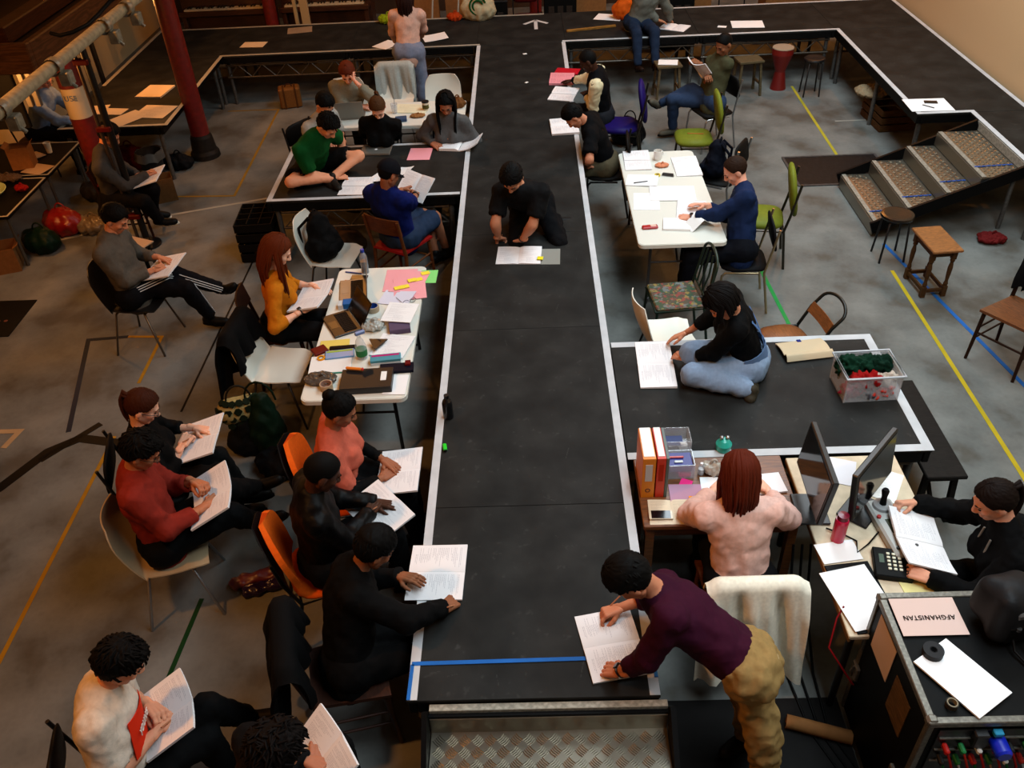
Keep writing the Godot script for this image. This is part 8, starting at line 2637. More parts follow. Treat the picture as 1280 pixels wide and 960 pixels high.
func desk_things() -> void:
	var T := TABLE
	for q in [["lever_arch_file", "yellow lever arch file standing on the desk", Color(0.80, 0.46, 0.03), 0.695, 0.075], ["orange_file", "thick orange file standing beside the yellow one", Color(0.72, 0.16, 0.05), 0.765, 0.05], ["grey_folder", "slim grey green folder standing beside the files", Color(0.28, 0.33, 0.31), 0.80, 0.018]]:
		var t := thing(q[0], q[1], "file", Vector3(q[3], T, -1.42))
		part(t, "cover", bx(Vector3(0, 0.155, 0), Vector3(q[4], 0.31, 0.27), 0.002), flat(q[2], 0.45))
		if q[0] != "grey_folder":
			part(t, "pages", bx(Vector3(0, 0.157, -0.01), Vector3(q[4] - 0.012, 0.312, 0.25), 0.001), paper())
			part(t, "spine_label", bx(Vector3(0, 0.20, 0.1355), Vector3(q[4] * 0.55, 0.13, 0.002), 0.0), flat(Color(0.72, 0.70, 0.68) if q[0] == "lever_arch_file" else Color(0.6, 0.14, 0.05), 0.7))
		if q[0] == "lever_arch_file":
			var rg := MB.new()
			rg.lathe([[0.010, 0.0], [0.013, 0.003], [0.016, 0.0]], 14, Vector3(0, 0.06, 0.135), Basis(Vector3.RIGHT, PI / 2))
			part(t, "finger_ring", rg, flat(Color(0.2, 0.05, 0.04), 0.4))
	var clear := mat("clear_tub", Color(0.80, 0.82, 0.84), 0.15, 0.0, "glass", 0.28)
	var mb := MB.new()
	tray(mb, 0.20, 0.13, 0.10, 0.004, 0.004)
	one("clear_box", "clear lidless plastic box at the platform's edge", "box", Vector3(0.91, DECK + 0.003, -1.74), Vector3.ZERO, [["tub", mb, clear], ["blue_card", bx(Vector3(0, 0.05, 0), Vector3(0.12, 0.004, 0.09), 0.001), flat(Color(0.24, 0.28, 0.42), 0.5)], ["white_block", bx(Vector3(0.06, 0.03, 0.03), Vector3(0.05, 0.05, 0.04), 0.01), paper()]])
	mb = MB.new()
	tray(mb, 0.18, 0.13, 0.11, 0.005, 0.003)
	one("blue_stationery_box", "clear box with a royal blue insert full of stationery", "box", Vector3(0.90, T, -1.50), Vector3.ZERO, [["tub", mb, clear], ["blue_insert", bx(Vector3(0, 0.075, 0), Vector3(0.165, 0.055, 0.115), 0.004), flat(Color(0.03, 0.05, 0.42), 0.4)], ["pens", bx(Vector3(-0.01, 0.108, -0.01), Vector3(0.09, 0.010, 0.014), 0.003), flat(Color(0.75, 0.3, 0.3), 0.4)], ["eraser", bx(Vector3(0.0, 0.108, 0.03), Vector3(0.05, 0.010, 0.016), 0.003), paper()], ["pink_notes", bx(Vector3(0.04, 0.025, 0.04), Vector3(0.07, 0.03, 0.04), 0.003), flat(Color(0.80, 0.35, 0.42), 0.6)]])
	sheet_of("hot pink sticky note on the desk", Vector3(0.94, T, -1.395), 25, 0.07, 0.06, Color(0.90, 0.20, 0.50))
	sheet_of("lilac card folder on the desk", Vector3(0.93, T, -1.31), 2, 0.20, 0.14, Color(0.66, 0.50, 0.58), 0.004)
	sheet_of("golden yellow sticky note near the pink sleeve", Vector3(0.975, T + 0.006, -1.245), 5, 0.08, 0.06, Color(0.90, 0.55, 0.06))
	sheet_of("white page under the pink blouse's hands", Vector3(1.14, T, -1.30), 3, 0.24, 0.26, Color(0.86, 0.86, 0.86), 0.004)
	sheet_of("white page at the desk's far corner", Vector3(1.41, T, -1.36), -6, 0.20, 0.16, Color(0.86, 0.84, 0.84), 0.012)
	script_book("cream notebook lying open under the phone", Vector3(0.82, T + 0.001, -1.16), 2, 0, 0, 0.13, 0.19, 0.006, 0.008, 0, 0, Color(0.80, 0.74, 0.64))
	one("phone", "white edged phone on the open cream notebook", "phone", Vector3(0.755, T + 0.012, -1.13), Vector3(0, 88, 0), [["case", bx(Vector3(0, 0.004, 0), Vector3(0.068, 0.008, 0.138), 0.003), flat(Color(0.78, 0.72, 0.62), 0.3)], ["screen", bx(Vector3(0, 0.0085, 0), Vector3(0.06, 0.001, 0.11), 0.0), flat(Color(0.02, 0.015, 0.015), 0.15)]])
	bottle("tiny clear sanitiser bottle on the desk", Vector3(1.04, T, -1.47), 0.018, 0.09, mat("clear_pet", Color(0.75, 0.8, 0.85), 0.1), flat(Color(0.85, 0.85, 0.85), 0.4), flat(Color(0.75, 0.75, 0.74), 0.3))
	soft_bag("plastic_bag", "crumpled clear bag beside the sanitiser", Vector3(1.11, T, -1.48), Vector3(0.05, 0.09, 0.04), Color(0.66, 0.63, 0.58), 0.25)
	var tm := MB.new()
	tm.lathe([[0.0, 0.0], [0.045, 0.005], [0.05, 0.05], [0.03, 0.08], [0.012, 0.09], [0.0, 0.09]], 20)
	var bell := MB.new()
	for s in [-1.0, 1.0]:
		bell.ellipsoid(Vector3(s * 0.018, 0.10, 0), Vector3(0.014, 0.012, 0.014), Basis(), 10, 6)
	one("alarm_clock", "turquoise twin bell clock at the platform's edge", "clock", Vector3(1.22, DECK + 0.003, -1.70), Vector3.ZERO, [["case", tm, flat(Color(0.15, 0.62, 0.55), 0.3)], ["bells", bell, chrome()]])
	# monitors
	monitor("black monitor turned towards the pink blouse", Vector3(1.60, T, -1.15), -88)
	monitor("black monitor turned towards the hooded top", Vector3(1.90, T, -1.13), 132)
	var pb := MB.new()
	pb.lathe([[0.0, 0.0], [0.036, 0.003], [0.038, 0.15], [0.034, 0.17], [0.0, 0.172]], 18)
	var lid := MB.new()
	lid.lathe([[0.0, 0.17], [0.030, 0.17], [0.030, 0.20], [0.0, 0.205]], 16)
	one("water_bottle", "hot pink water bottle between the monitors", "bottle", Vector3(1.70, T, -0.92), Vector3.ZERO, [["body", pb, mat("pink_plastic", Color(0.72, 0.02, 0.22), 0.25)], ["lid", lid, mat("pink_lid", Color(0.40, 0.01, 0.12), 0.3)]])
	sheet_of("white page in front of the pink water bottle", Vector3(1.68, T, -0.83), -8, 0.22, 0.14, Color(0.88, 0.88, 0.88), 0.003)
	sheet_of("white page behind the two monitors", Vector3(1.86, T, -1.46), 20, 0.20, 0.22, Color(0.84, 0.82, 0.83), 0.004)
	sheet_of("white page beside the joystick", Vector3(2.10, T, -1.33), 30, 0.16, 0.26, Color(0.86, 0.86, 0.84), 0.003, 0.0, true)
	sheet_of("large white sheet hanging over the pale desk", Vector3(1.70, T + 0.012, -0.52), -12, 0.26, 0.38, Color(0.90, 0.90, 0.90), 0.003)
	one("equipment_tray", "flat black tray under the large white sheet", "tray", Vector3(1.72, T, -0.53), Vector3(0, 6, 0), [["tray", bx(Vector3(0, 0.005, 0), Vector3(0.24, 0.009, 0.44), 0.002), flat(Color(0.02, 0.02, 0.022), 0.5)]])
	var j := thing("joystick_controller", "pale grey joystick control panel with a black stick", "controller", Vector3(2.01, T, -0.98), 6)
	part(j, "panel", bx(Vector3(0, 0.03, 0.02), Vector3(0.15, 0.06, 0.42), 0.012), flat(Color(0.62, 0.62, 0.60), 0.4))
	mb = MB.new()
	mb.lathe([[0.055, 0.06], [0.05, 0.075], [0.03, 0.08], [0.0, 0.08]], 20, Vector3(0.0, 0, -0.13))
	part(j, "collar", mb, flat(Color(0.5, 0.5, 0.5), 0.4))
	mb = MB.new()
	mb.tube([Vector3(0, 0.07, -0.13), Vector3(0.0, 0.13, -0.135), Vector3(0.0, 0.17, -0.14), Vector3(0, 0.182, -0.14)], [0.020, 0.015, 0.022, 0.016], 12)
	part(j, "stick", mb, flat(Color(0.02, 0.02, 0.02), 0.5))
	part(j, "display", bx(Vector3(0.015, 0.061, 0.02), Vector3(0.09, 0.002, 0.10), 0.0), flat(Color(0.18, 0.19, 0.12), 0.25))
	for k in 5:
		part(j, "knob", cyl(0.010, 0.06, 0.075, 10, Vector3(-0.05 + 0.025 * k, 0, 0.18)), flat(Color(0.1, 0.1, 0.1), 0.4))
	part(j, "red_button", cyl(0.012, 0.06, 0.072, 10, Vector3(-0.055, 0, -0.05)), flat(Color(0.6, 0.05, 0.05), 0.4))
	var p := thing("button_pad", "black mixing pad with rows of white buttons", "controller", Vector3(1.93, T, -0.72), -12)
	part(p, "body", bx(Vector3(0, 0.02, 0), Vector3(0.19, 0.04, 0.20), 0.005), flat(Color(0.03, 0.03, 0.033), 0.5))
	for r in 5:
		for k in 3:
			part(p, "button", bx(Vector3(-0.02 + k * 0.028, 0.043, -0.055 + r * 0.026), Vector3(0.017, 0.008, 0.015), 0.002), flat(Color(0.80, 0.79, 0.70), 0.5))
	for k in 4:
		part(p, "dial", cyl(0.011, 0.04, 0.055, 10, Vector3(0.075, 0, -0.075 + k * 0.048)), flat(Color(0.06, 0.06, 0.06), 0.4))
	part(p, "display", bx(Vector3(-0.055, 0.0405, -0.02), Vector3(0.025, 0.001, 0.06), 0.0), flat(Color(0.08, 0.2, 0.06), 0.3))
	sheet_of("yellow edged pages under the mixing pad", Vector3(2.06, T, -0.55), -5, 0.24, 0.22, Color(0.84, 0.80, 0.55), 0.003)
	var cb := MB.new()
	cb.tube([Vector3(1.66, T + 0.01, -1.0), Vector3(1.74, T + 0.012, -0.95), Vector3(1.80, T + 0.01, -0.90), Vector3(1.78, T + 0.01, -0.82), Vector3(1.86, T + 0.01, -0.88), Vector3(1.94, T + 0.015, -0.96)], 0.005, 6)
	one("cable", "thin black cable looping over the pale desk", "cable", Vector3.ZERO, Vector3.ZERO, [["wire", cb, flat(Color(0.02, 0.02, 0.02), 0.5)]])
	cb = MB.new()
	cb.tube([Vector3(1.80, 0.03, -0.45), Vector3(1.62, 0.45, -0.2), Vector3(1.50, 0.62, -0.30), Vector3(1.56, 0.70, -0.42), Vector3(1.60, T + 0.02, -0.46)], 0.005, 6)
	one("cable", "red cable looping off the pale desk's corner", "cable", Vector3.ZERO, Vector3.ZERO, [["wire", cb, flat(Color(0.45, 0.03, 0.05), 0.5)]])
	for k in 3:
		cb = MB.new()
		var o := 0.05 * k
		cb.tube([Vector3(1.5 + o, 0.6, -1.0), Vector3(1.47 + o, 0.3, -0.8), Vector3(1.44 + o * 1.5, 0.01, -0.55), Vector3(1.48 + o, 0.008, -0.2), Vector3(1.60 + o, 0.008, 0.1), Vector3(1.62, 0.008, 0.4)], 0.008, 6)
		one("cable", "black cable trailing on the floor under the pale desk", "cable", Vector3.ZERO, Vector3.ZERO, [["wire", cb, flat(Color(0.015, 0.015, 0.015), 0.5)]], "cables under the pale desk")

func monitor(label: String, at: Vector3, a: float) -> void:
	var t := thing("monitor", label, "monitor", at)
	t.rotation_degrees = Vector3(0, facing(a), 0)
	var blk := flat(Color(0.025, 0.025, 0.027), 0.4)
	var mb := MB.new()
	mb.box(Vector3(0, 0.30, 0), Vector3(0.50, 0.32, 0.035), 0.006, Basis(Vector3.RIGHT, deg_to_rad(-6)))
	part(t, "housing", mb, blk)
	mb = MB.new()
	mb.box(Vector3(0, 0.302, 0.0190), Vector3(0.465, 0.28, 0.002), 0.0, Basis(Vector3.RIGHT, deg_to_rad(-6)))
	part(t, "screen", mb, flat(Color(0.03, 0.03, 0.035), 0.08))
	mb = MB.new()
	mb.bar(Vector3(0, 0.01, -0.04), Vector3(0, 0.26, -0.03), 0.06, 0.03)
	part(t, "neck", mb, blk)
	part(t, "foot", bx(Vector3(0, 0.008, -0.01), Vector3(0.24, 0.015, 0.18), 0.005), blk)

func case_things() -> void:
	var t := thing("flight_case", "black flight case with metal edges and a patch panel", "case", Vector3(2.12, 0, 0.005))
	var alu := mat("case_alu", Color(0.50, 0.48, 0.44), 0.4, 0.7, "metal", 5.0)
	var ply := mat("case_ply", Color(0.030, 0.029, 0.029), 0.55, 0.0, "deck", 1.5)
	part(t, "box", bx(Vector3(0, 0.53, 0), Vector3(0.88, 0.93, 0.66), 0.004), ply)
	for s in [-1.0, 1.0]:
		part(t, "edge_strip", bx(Vector3(0, 0.985, s * 0.325), Vector3(0.90, 0.034, 0.034), 0.004), alu)
		part(t, "edge_strip", bx(Vector3(s * 0.432, 0.985, 0), Vector3(0.034, 0.034, 0.63), 0.004), alu)
		for e in [-1.0, 1.0]:
			part(t, "corner_strip", bx(Vector3(s * 0.432, 0.52, e * 0.322), Vector3(0.03, 0.92, 0.03), 0.004), alu)
			part(t, "corner_cap", bx(Vector3(s * 0.428, 0.985, e * 0.318), Vector3(0.05, 0.046, 0.05), 0.012), alu)
	part(t, "wood_inset", bx(Vector3(-0.442, 0.74, 0.10), Vector3(0.006, 0.24, 0.17), 0.001), mat("raw_ply", Color(0.42, 0.33, 0.20), 0.6, 0.0, "wood", 2.0))
	part(t, "pinned_paper", bx(Vector3(-0.444, 0.83, -0.15), Vector3(0.003, 0.24, 0.21), 0.0), mat("pinned", Color(0.74, 0.66, 0.62), 0.8))
	for k in 2:
		var lt := MB.new()
		lt.box(Vector3(-0.45, 0.42 - k * 0.0, -0.30 + k * 0.56), Vector3(0.02, 0.10, 0.07), 0.004)
		lt.tube([Vector3(-0.462, 0.46, -0.30 + k * 0.56), Vector3(-0.475, 0.42, -0.30 + k * 0.56), Vector3(-0.462, 0.38, -0.30 + k * 0.56)], 0.006, 6)
		part(t, "latch", lt, alu)
	for x in [-1.0, 1.0]:
		for z in [-1.0, 1.0]:
			part(t, "castor", bx(Vector3(x * 0.36, 0.035, z * 0.26), Vector3(0.05, 0.07, 0.07), 0.02), flat(Color(0.03, 0.03, 0.03)))
	# patch panel on the near face
	part(t, "panel_recess", bx(Vector3(0.01, 0.74, 0.333), Vector3(0.80, 0.40, 0.01), 0.002), flat(Color(0.015, 0.015, 0.016), 0.4))
	for r in 3:
		part(t, "rack_strip", bx(Vector3(0.01, 0.885 - r * 0.09, 0.342), Vector3(0.78, 0.008, 0.01), 0.001), alu)
	var cols := [Color(0.6, 0.05, 0.04), Color(0.04, 0.35, 0.12), Color(0.05, 0.05, 0.05), Color(0.65, 0.12, 0.06), Color(0.75, 0.75, 0.72), Color(0.05, 0.4, 0.2)]
	for r in 2:
		for k in 11:
			var x := -0.35 + k * 0.068
			var y := 0.84 - r * 0.09
			part(t, "plug", bx(Vector3(x, y, 0.365), Vector3(0.022, 0.028, 0.05), 0.006), flat(cols[(k * 5 + r * 2) % 6], 0.4))
			var mb := MB.new()
			mb.tube([Vector3(x, y, 0.39), Vector3(x + 0.005, y - 0.03, 0.43), Vector3(x + 0.02, y - 0.16, 0.44), Vector3(x + 0.05, y - 0.34, 0.40)], 0.006, 6)
			part(t, "patch_lead", mb, flat(cols[(k * 3 + r) % 6].darkened(0.4), 0.5))
	var bp := MB.new()
	bp.lathe([[0.0, 0.0], [0.036, 0.0], [0.036, 0.07], [0.028, 0.08], [0.0, 0.08]], 18, Vector3(-0.14, 0.88, 0.35), Basis(Vector3.RIGHT, PI / 2))
	part(t, "blue_plug", bp, flat(Color(0.02, 0.12, 0.62), 0.35))
	part(t, "cyan_flap", bx(Vector3(-0.15, 0.935, 0.35), Vector3(0.04, 0.025, 0.03), 0.004), flat(Color(0.1, 0.5, 0.65), 0.4))
	part(t, "switch_bank", bx(Vector3(-0.22, 0.90, 0.35), Vector3(0.06, 0.09, 0.05), 0.006), flat(Color(0.03, 0.03, 0.03), 0.4))
	# on top of the case
	var C := 1.003
	var af := sheet_of("printed country name sheet lying on the flight case", Vector3(1.86, C, -0.19), 0, 0.30, 0.21, Color(0.78, 0.68, 0.64))
	lettering(af, "AFGHANISTAN", 0.026, Vector3(0.0, 0.005, 0.01), Vector3(-90, 180, 0), Color(0.10, 0.09, 0.09))
	sheet_of("slanting stack of blank white paper on the flight case", Vector3(1.885, C, 0.135), -32, 0.22, 0.33, Color(0.90, 0.90, 0.90), 0.008)
	tape_roll("grey cloth tape roll lying on the flight case", Vector3(1.80, C + 0.012, 0.015), 0.045, 0.013, 0.03, Color(0.14, 0.14, 0.145), Color(0.06, 0.06, 0.06))
	tape_roll("little bronze tape roll near the flight case front", Vector3(1.79, C, 0.265), 0.026, 0.018, 0.025, Color(0.18, 0.16, 0.13), Color(0.5, 0.46, 0.38))
	var s := thing("loudspeaker", "dark grey studio loudspeaker on the flight case", "speaker", Vector3(2.17, C, -0.15), 12)
	s.scale = Vector3.ONE * 1.18
	var sp := field_mesh([[Vector3(-0.06, 0.07, -0.05), Vector3(-0.06, 0.17, -0.05), 0.045, 0.04], [Vector3(0.06, 0.07, -0.05), Vector3(0.06, 0.17, -0.05), 0.045, 0.04], [Vector3(-0.065, 0.05, 0.06), Vector3(-0.06, 0.20, 0.05), 0.045, 0.04], [Vector3(0.065, 0.05, 0.06), Vector3(0.06, 0.20, 0.05), 0.045, 0.04], ["e", Vector3(0, 0.12, 0), Vector3(0.095, 0.12, 0.10)]], 0.008, 0.05, 0.0, fold_noise)
	part(s, "cabinet", sp, mat("speaker_grey", Color(0.085, 0.085, 0.09), 0.5))
	part(s, "port", bx(Vector3(0, 0.17, 0.094), Vector3(0.10, 0.035, 0.02), 0.008), flat(Color(0.28, 0.28, 0.28), 0.3))
	part(s, "rear_panel", bx(Vector3(0, 0.07, 0.102), Vector3(0.13, 0.09, 0.012), 0.004), flat(Color(0.03, 0.03, 0.032), 0.5))
	for k in 2:
		part(s, "dial", cyl(0.010, 0.0, 0.015, 10, Vector3(-0.03 + 0.06 * k, 0.10, 0.108)), flat(Color(0.15, 0.15, 0.15), 0.4))
		var cb := MB.new()
		var x := 2.16 + 0.06 * k
		cb.tube([Vector3(x, C + 0.05, -0.02), Vector3(x + 0.0, C + 0.02, 0.02), Vector3(x + 0.04, C + 0.006, 0.1), Vector3(x + 0.08, C + 0.006, 0.2), Vector3(x + 0.16, C + 0.006, 0.33)], 0.007, 6)
		one("cable", "black speaker cable running over the flight case top", "cable", Vector3.ZERO, Vector3.ZERO, [["wire", cb, flat(Color(0.015, 0.015, 0.015), 0.5)]], "speaker cables on the case")
	var tb := MB.new()
	tb.lathe([[0.034, -0.17], [0.038, -0.17], [0.038, 0.17], [0.034, 0.17], [0.034, -0.17]], 20, Vector3.ZERO, Basis(Vector3.FORWARD, PI / 2))
	one("cardboard_tube", "brown cardboard tube on the floor by the flight case", "tube", Vector3(1.52, 0.04, -0.19), Vector3(0, -18, 0), [["tube", tb, mat("cardboard", Color(0.50, 0.33, 0.18), 0.8, 0.0, "soft", 3.0)]])

func build_side_things() -> void:
	var card := mat("cardboard", Color(0.50, 0.33, 0.18), 0.8)
	# clear tub with costume pieces
	var t := thing("storage_tub", "clear plastic storage tub full of bright fabric", "tub", Vector3(2.26, DECK + 0.003, -2.26), 2)
	var mb := MB.new()
	tray(mb, 0.34, 0.26, 0.20, 0.004, 0.012)
	part(t, "tub", mb, mat("clear_tub", Color(0.80, 0.82, 0.84), 0.15))
	mb = MB.new()
	mb.tube([Vector3(-0.19, 0.20, -0.15), Vector3(0.19, 0.20, -0.15), Vector3(0.19, 0.20, 0.15), Vector3(-0.19, 0.20, 0.15)], 0.008, 6, true)
	part(t, "rim", mb, mat("tub_rim", Color(0.66, 0.68, 0.70), 0.3))
	var wads := [["green_fabric", Vector3(-0.06, 0.15, -0.05), Color(0.02, 0.16, 0.10), 0.08], ["green_fabric", Vector3(0.08, 0.15, -0.06), Color(0.02, 0.14, 0.09), 0.07], ["red_fabric", Vector3(-0.03, 0.12, 0.07), Color(0.55, 0.05, 0.05), 0.065], ["white_fabric", Vector3(0.10, 0.11, 0.06), Color(0.72, 0.66, 0.60), 0.055], ["coral_fabric", Vector3(0.08, 0.05, 0.08), Color(0.80, 0.22, 0.16), 0.055], ["pink_fabric", Vector3(-0.09, 0.05, 0.07), Color(0.65, 0.15, 0.26), 0.055], ["grey_fabric", Vector3(0.0, 0.05, 0.08), Color(0.30, 0.30, 0.33), 0.05]]
	for q in wads:
		var c: Vector3 = q[1]
		var r: float = q[3]
		part(t, q[0], field_mesh([[c - Vector3(r * 0.6, 0, 0), c + Vector3(r * 0.6, 0.01, 0.01), r, r * 0.8]], 0.010, 0.02, 0.035, fold_noise, 26.0), cloth(q[2]))
	# brown paper parcel
	mb = MB.new()
	mb.sheet(12, 6, func(u: float, v: float) -> Vector3: return Vector3((v - 0.5) * 0.34, 0.008 + 0.02 * sin(u * PI) + (0.03 * sin((u - 0.75) * 4.0 * PI) if u > 0.75 else 0.0), (u - 0.5) * 0.22), 0.006)
	one("paper_parcel", "cream paper sleeve with a blue tab on the side platform", "paper", Vector3(1.98, DECK + 0.003, -2.70), Vector3(0, 8, 0), [["sleeve", mb, flat(Color(0.74, 0.66, 0.54), 0.7)], ["blue_tab", bx(Vector3(0, 0.02, -0.10), Vector3(0.03, 0.004, 0.03), 0.0), flat(Color(0.06, 0.12, 0.4), 0.6)]])
	# left clutter
	open_box("open brown cardboard box on the black table", Vector3(-5.52, 0.605, -6.74), 12, 0.22, 0.18, 0.24, card)
	var cp := MB.new()
	cp.lathe([[0.0, 0.0], [0.028, 0.0], [0.04, 0.12], [0.037, 0.12], [0.026, 0.006]], 16)
	one("paper_cup", "white paper cup on the black table", "cup", Vector3(-5.40, 0.605, -7.10), Vector3.ZERO, [["cup", cp, flat(Color(0.80, 0.74, 0.62), 0.7)]])
	sheet_of("tan envelope on the black table", Vector3(-5.34, 0.604, -6.64), 20, 0.26, 0.24, Color(0.66, 0.55, 0.42), 0.004)
	sheet_of("tan card near the paper cup", Vector3(-5.55, 0.604, -7.0), 35, 0.2, 0.2, Color(0.66, 0.55, 0.42), 0.004)
	mb = MB.new()
	mb.lathe([[0.0, 0.0], [0.09, 0.0], [0.15, 0.05], [0.145, 0.055], [0.085, 0.012], [0.0, 0.01]], 24)
	one("bowl", "pale green bowl on the craft table", "bowl", Vector3(-5.56, 0.605, -6.05), Vector3(8, 0, 0), [["bowl", mb, flat(Color(0.58, 0.64, 0.46), 0.5)]])
	soft_bag("craft_bundle", "tangle of grey fabric scraps on the craft table", Vector3(-5.55, 0.605, -6.38), Vector3(0.16, 0.08, 0.08), Color(0.30, 0.24, 0.19))
	soft_bag("red_bundle", "small red bundle on the craft table", Vector3(-5.28, 0.605, -6.12), Vector3(0.07, 0.07, 0.06), Color(0.45, 0.04, 0.04))
	soft_bag("red_bag", "red plastic shopping bag under the craft table", Vector3(-5.10, 0, -6.32), Vector3(0.20, 0.30, 0.16), Color(0.50, 0.05, 0.04), 0.4)
	soft_bag("white_bag", "crumpled clear sack on the floor by the white tape", Vector3(-4.78, 0, -6.30), Vector3(0.20, 0.20, 0.14), Color(0.42, 0.37, 0.30), 0.35)
	soft_bag("green_bag", "dark green bag on the floor under the craft table", Vector3(-5.18, 0, -5.92), Vector3(0.18, 0.28, 0.14), Color(0.03, 0.12, 0.08), 0.5)
	soft_bag("grey_sack", "dark grey sack slumped behind the red bag", Vector3(-5.02, 0, -7.12), Vector3(0.20, 0.24, 0.16), Color(0.12, 0.11, 0.10), 0.7)
	open_box("battered cardboard box under the craft table", Vector3(-5.44, 0, -5.55), 20, 0.34, 0.26, 0.26, card)
	open_box("closed brown box standing by the wing leg", Vector3(-4.22, 0, -7.05), 25, 0.26, 0.20, 0.28, mat("old_card", Color(0.34, 0.24, 0.13), 0.8, 0.0, "soft", 3.0), false)
	mb = MB.new()
	mb.lathe([[0.0, 0.0], [0.12, 0.0], [0.15, 0.32], [0.145, 0.32], [0.115, 0.01]], 20)
	var ln := MB.new()
	ln.sheet(24, 4, func(u: float, v: float) -> Vector3:
		var r := 0.155 + 0.012 * sin(u * 60.0) + 0.03 * v
		return Vector3(cos(u * TAU) * r, 0.33 - 0.10 * v + 0.01 * sin(u * 40.0), sin(u * TAU) * r))
	one("waste_bin", "grey waste bin with a clear liner under the wing", "bin", Vector3(-4.56, 0, -7.72), Vector3.ZERO, [["bin", mb, flat(Color(0.16, 0.155, 0.15), 0.5)], ["liner", ln, flat(Color(0.32, 0.31, 0.29), 0.3)]])
	soft_bag("holdall", "dark blue grey holdall beside the waste bin", Vector3(-4.32, 0, -7.92), Vector3(0.18, 0.20, 0.12), Color(0.04, 0.05, 0.065))
	soft_bag("red_holdall", "dark red holdall under the wing", Vector3(-4.95, 0, -8.0), Vector3(0.26, 0.30, 0.18), Color(0.30, 0.03, 0.03))
	one("beige_board", "beige board with a dark mark on the small dark stool", "board", Vector3(-3.80, 0.478, -5.05), Vector3(0, -25, 0), [["board", bx(Vector3(0, 0.006, 0), Vector3(0.34, 0.012, 0.30), 0.003), flat(Color(0.66, 0.54, 0.42), 0.6)], ["mark", cyl(0.016, 0.012, 0.0135, 10, Vector3(-0.02, 0, -0.04)), flat(Color(0.25, 0.17, 0.12), 0.6)]])
	crate(Vector3(-2.74, 0, -5.72))
	# suitcase
	t = thing("suitcase", "old tan suitcase with straps on the floor", "suitcase", Vector3(-3.30, 0, -9.90), 14)
	part(t, "shell", bx(Vector3(0, 0.14, 0), Vector3(0.30, 0.28, 0.20), 0.02), mat("tan_leather", Color(0.42, 0.27, 0.12), 0.55, 0.0, "soft", 5.0))
	for s in [-1.0, 1.0]:
		part(t, "strap", bx(Vector3(s * 0.08, 0.14, 0), Vector3(0.025, 0.288, 0.208), 0.004), flat(Color(0.26, 0.15, 0.06), 0.6))
	mb = MB.new()
	mb.tube(arc(Vector3(0, 0.28, 0), Vector3(0.05, 0, 0), Vector3(0, 0.04, 0), 0, 180, 8), 0.008, 6)
	part(t, "handle", mb, flat(Color(0.2, 0.1, 0.05), 0.6))
	soft_bag("paper_carrier", "brown paper carrier bag under the small platform", Vector3(-1.88, 0, -5.62), Vector3(0.20, 0.30, 0.12), Color(0.32, 0.23, 0.15))
	# giraffe print and green bags by the coat chair
	t = soft_bag("green_tote", "long dark green bag beside the giraffe print bag", Vector3(-1.98, 0, -2.62), Vector3(0.10, 0.56, 0.10), Color(0.03, 0.10, 0.05), 0.6)
	giraffe_bag(Vector3(-2.13, 0, -2.62))
	soft_bag("black_sack", "black sack slumped under the bags", Vector3(-1.84, 0, -2.36), Vector3(0.18, 0.20, 0.14), Color(0.02, 0.018, 0.018))
	t = thing("gift_bag", "pink and purple glossy bag lying on the floor", "bag", Vector3(-1.80, 0, -1.30), 15)
	part(t, "pink_side", field_mesh([[Vector3(-0.12, 0.035, -0.02), Vector3(0.10, 0.035, -0.04), 0.05, 0.05, Vector3.UP, 1.6]], 0.014, 0.02, 0.02, fold_noise, 12.0), flat(Color(0.34, 0.11, 0.12), 0.4))
	part(t, "purple_side", field_mesh([[Vector3(-0.04, 0.03, 0.06), Vector3(0.14, 0.03, 0.05), 0.05, 0.045, Vector3.UP, 1.7]], 0.014, 0.02, 0.02, fold_noise, 12.0), flat(Color(0.11, 0.04, 0.20), 0.25))
	# djembe
	mb = MB.new()
	mb.lathe([[0.11, 0.0], [0.085, 0.14], [0.07, 0.24], [0.10, 0.34], [0.145, 0.48], [0.14, 0.56]], 24)
	var dh := MB.new()
	dh.lathe([[0.145, 0.555], [0.14, 0.566], [0.0, 0.568]], 24)
	one("hand_drum", "red goblet hand drum under the far platform", "drum", Vector3(3.56, 0, -9.80), Vector3.ZERO, [["shell", mb, mat("drum_red", Color(0.40, 0.06, 0.04), 0.4)], ["skin", dh, flat(Color(0.55, 0.48, 0.40), 0.7)]])
	soft_bag("cream_cushion", "cream cushion lying on the wooden crate", Vector3(4.42, 0.30, -8.62), Vector3(0.22, 0.12, 0.20), Color(0.52, 0.46, 0.36))
	slat_box("wooden slatted crate under the right wing", Vector3(4.62, 0, -8.45), Vector3(0.44, 0.28, 0.6), mat("crate_pine", Color(0.34, 0.24, 0.13), 0.7, 0.0, "wood", 2.0))
	sheet_of("white papers on the wooden stool under the jeans wearer", Vector3(1.98, 0.476, -9.62), 10, 0.26, 0.20, Color(0.88, 0.88, 0.88), 0.006)
	soft_bag("red_cloth", "red and grey cloth heap on the floor behind the stairs", Vector3(4.62, 0, -5.36), Vector3(0.14, 0.10, 0.10), Color(0.35, 0.07, 0.07))
	back_storage()

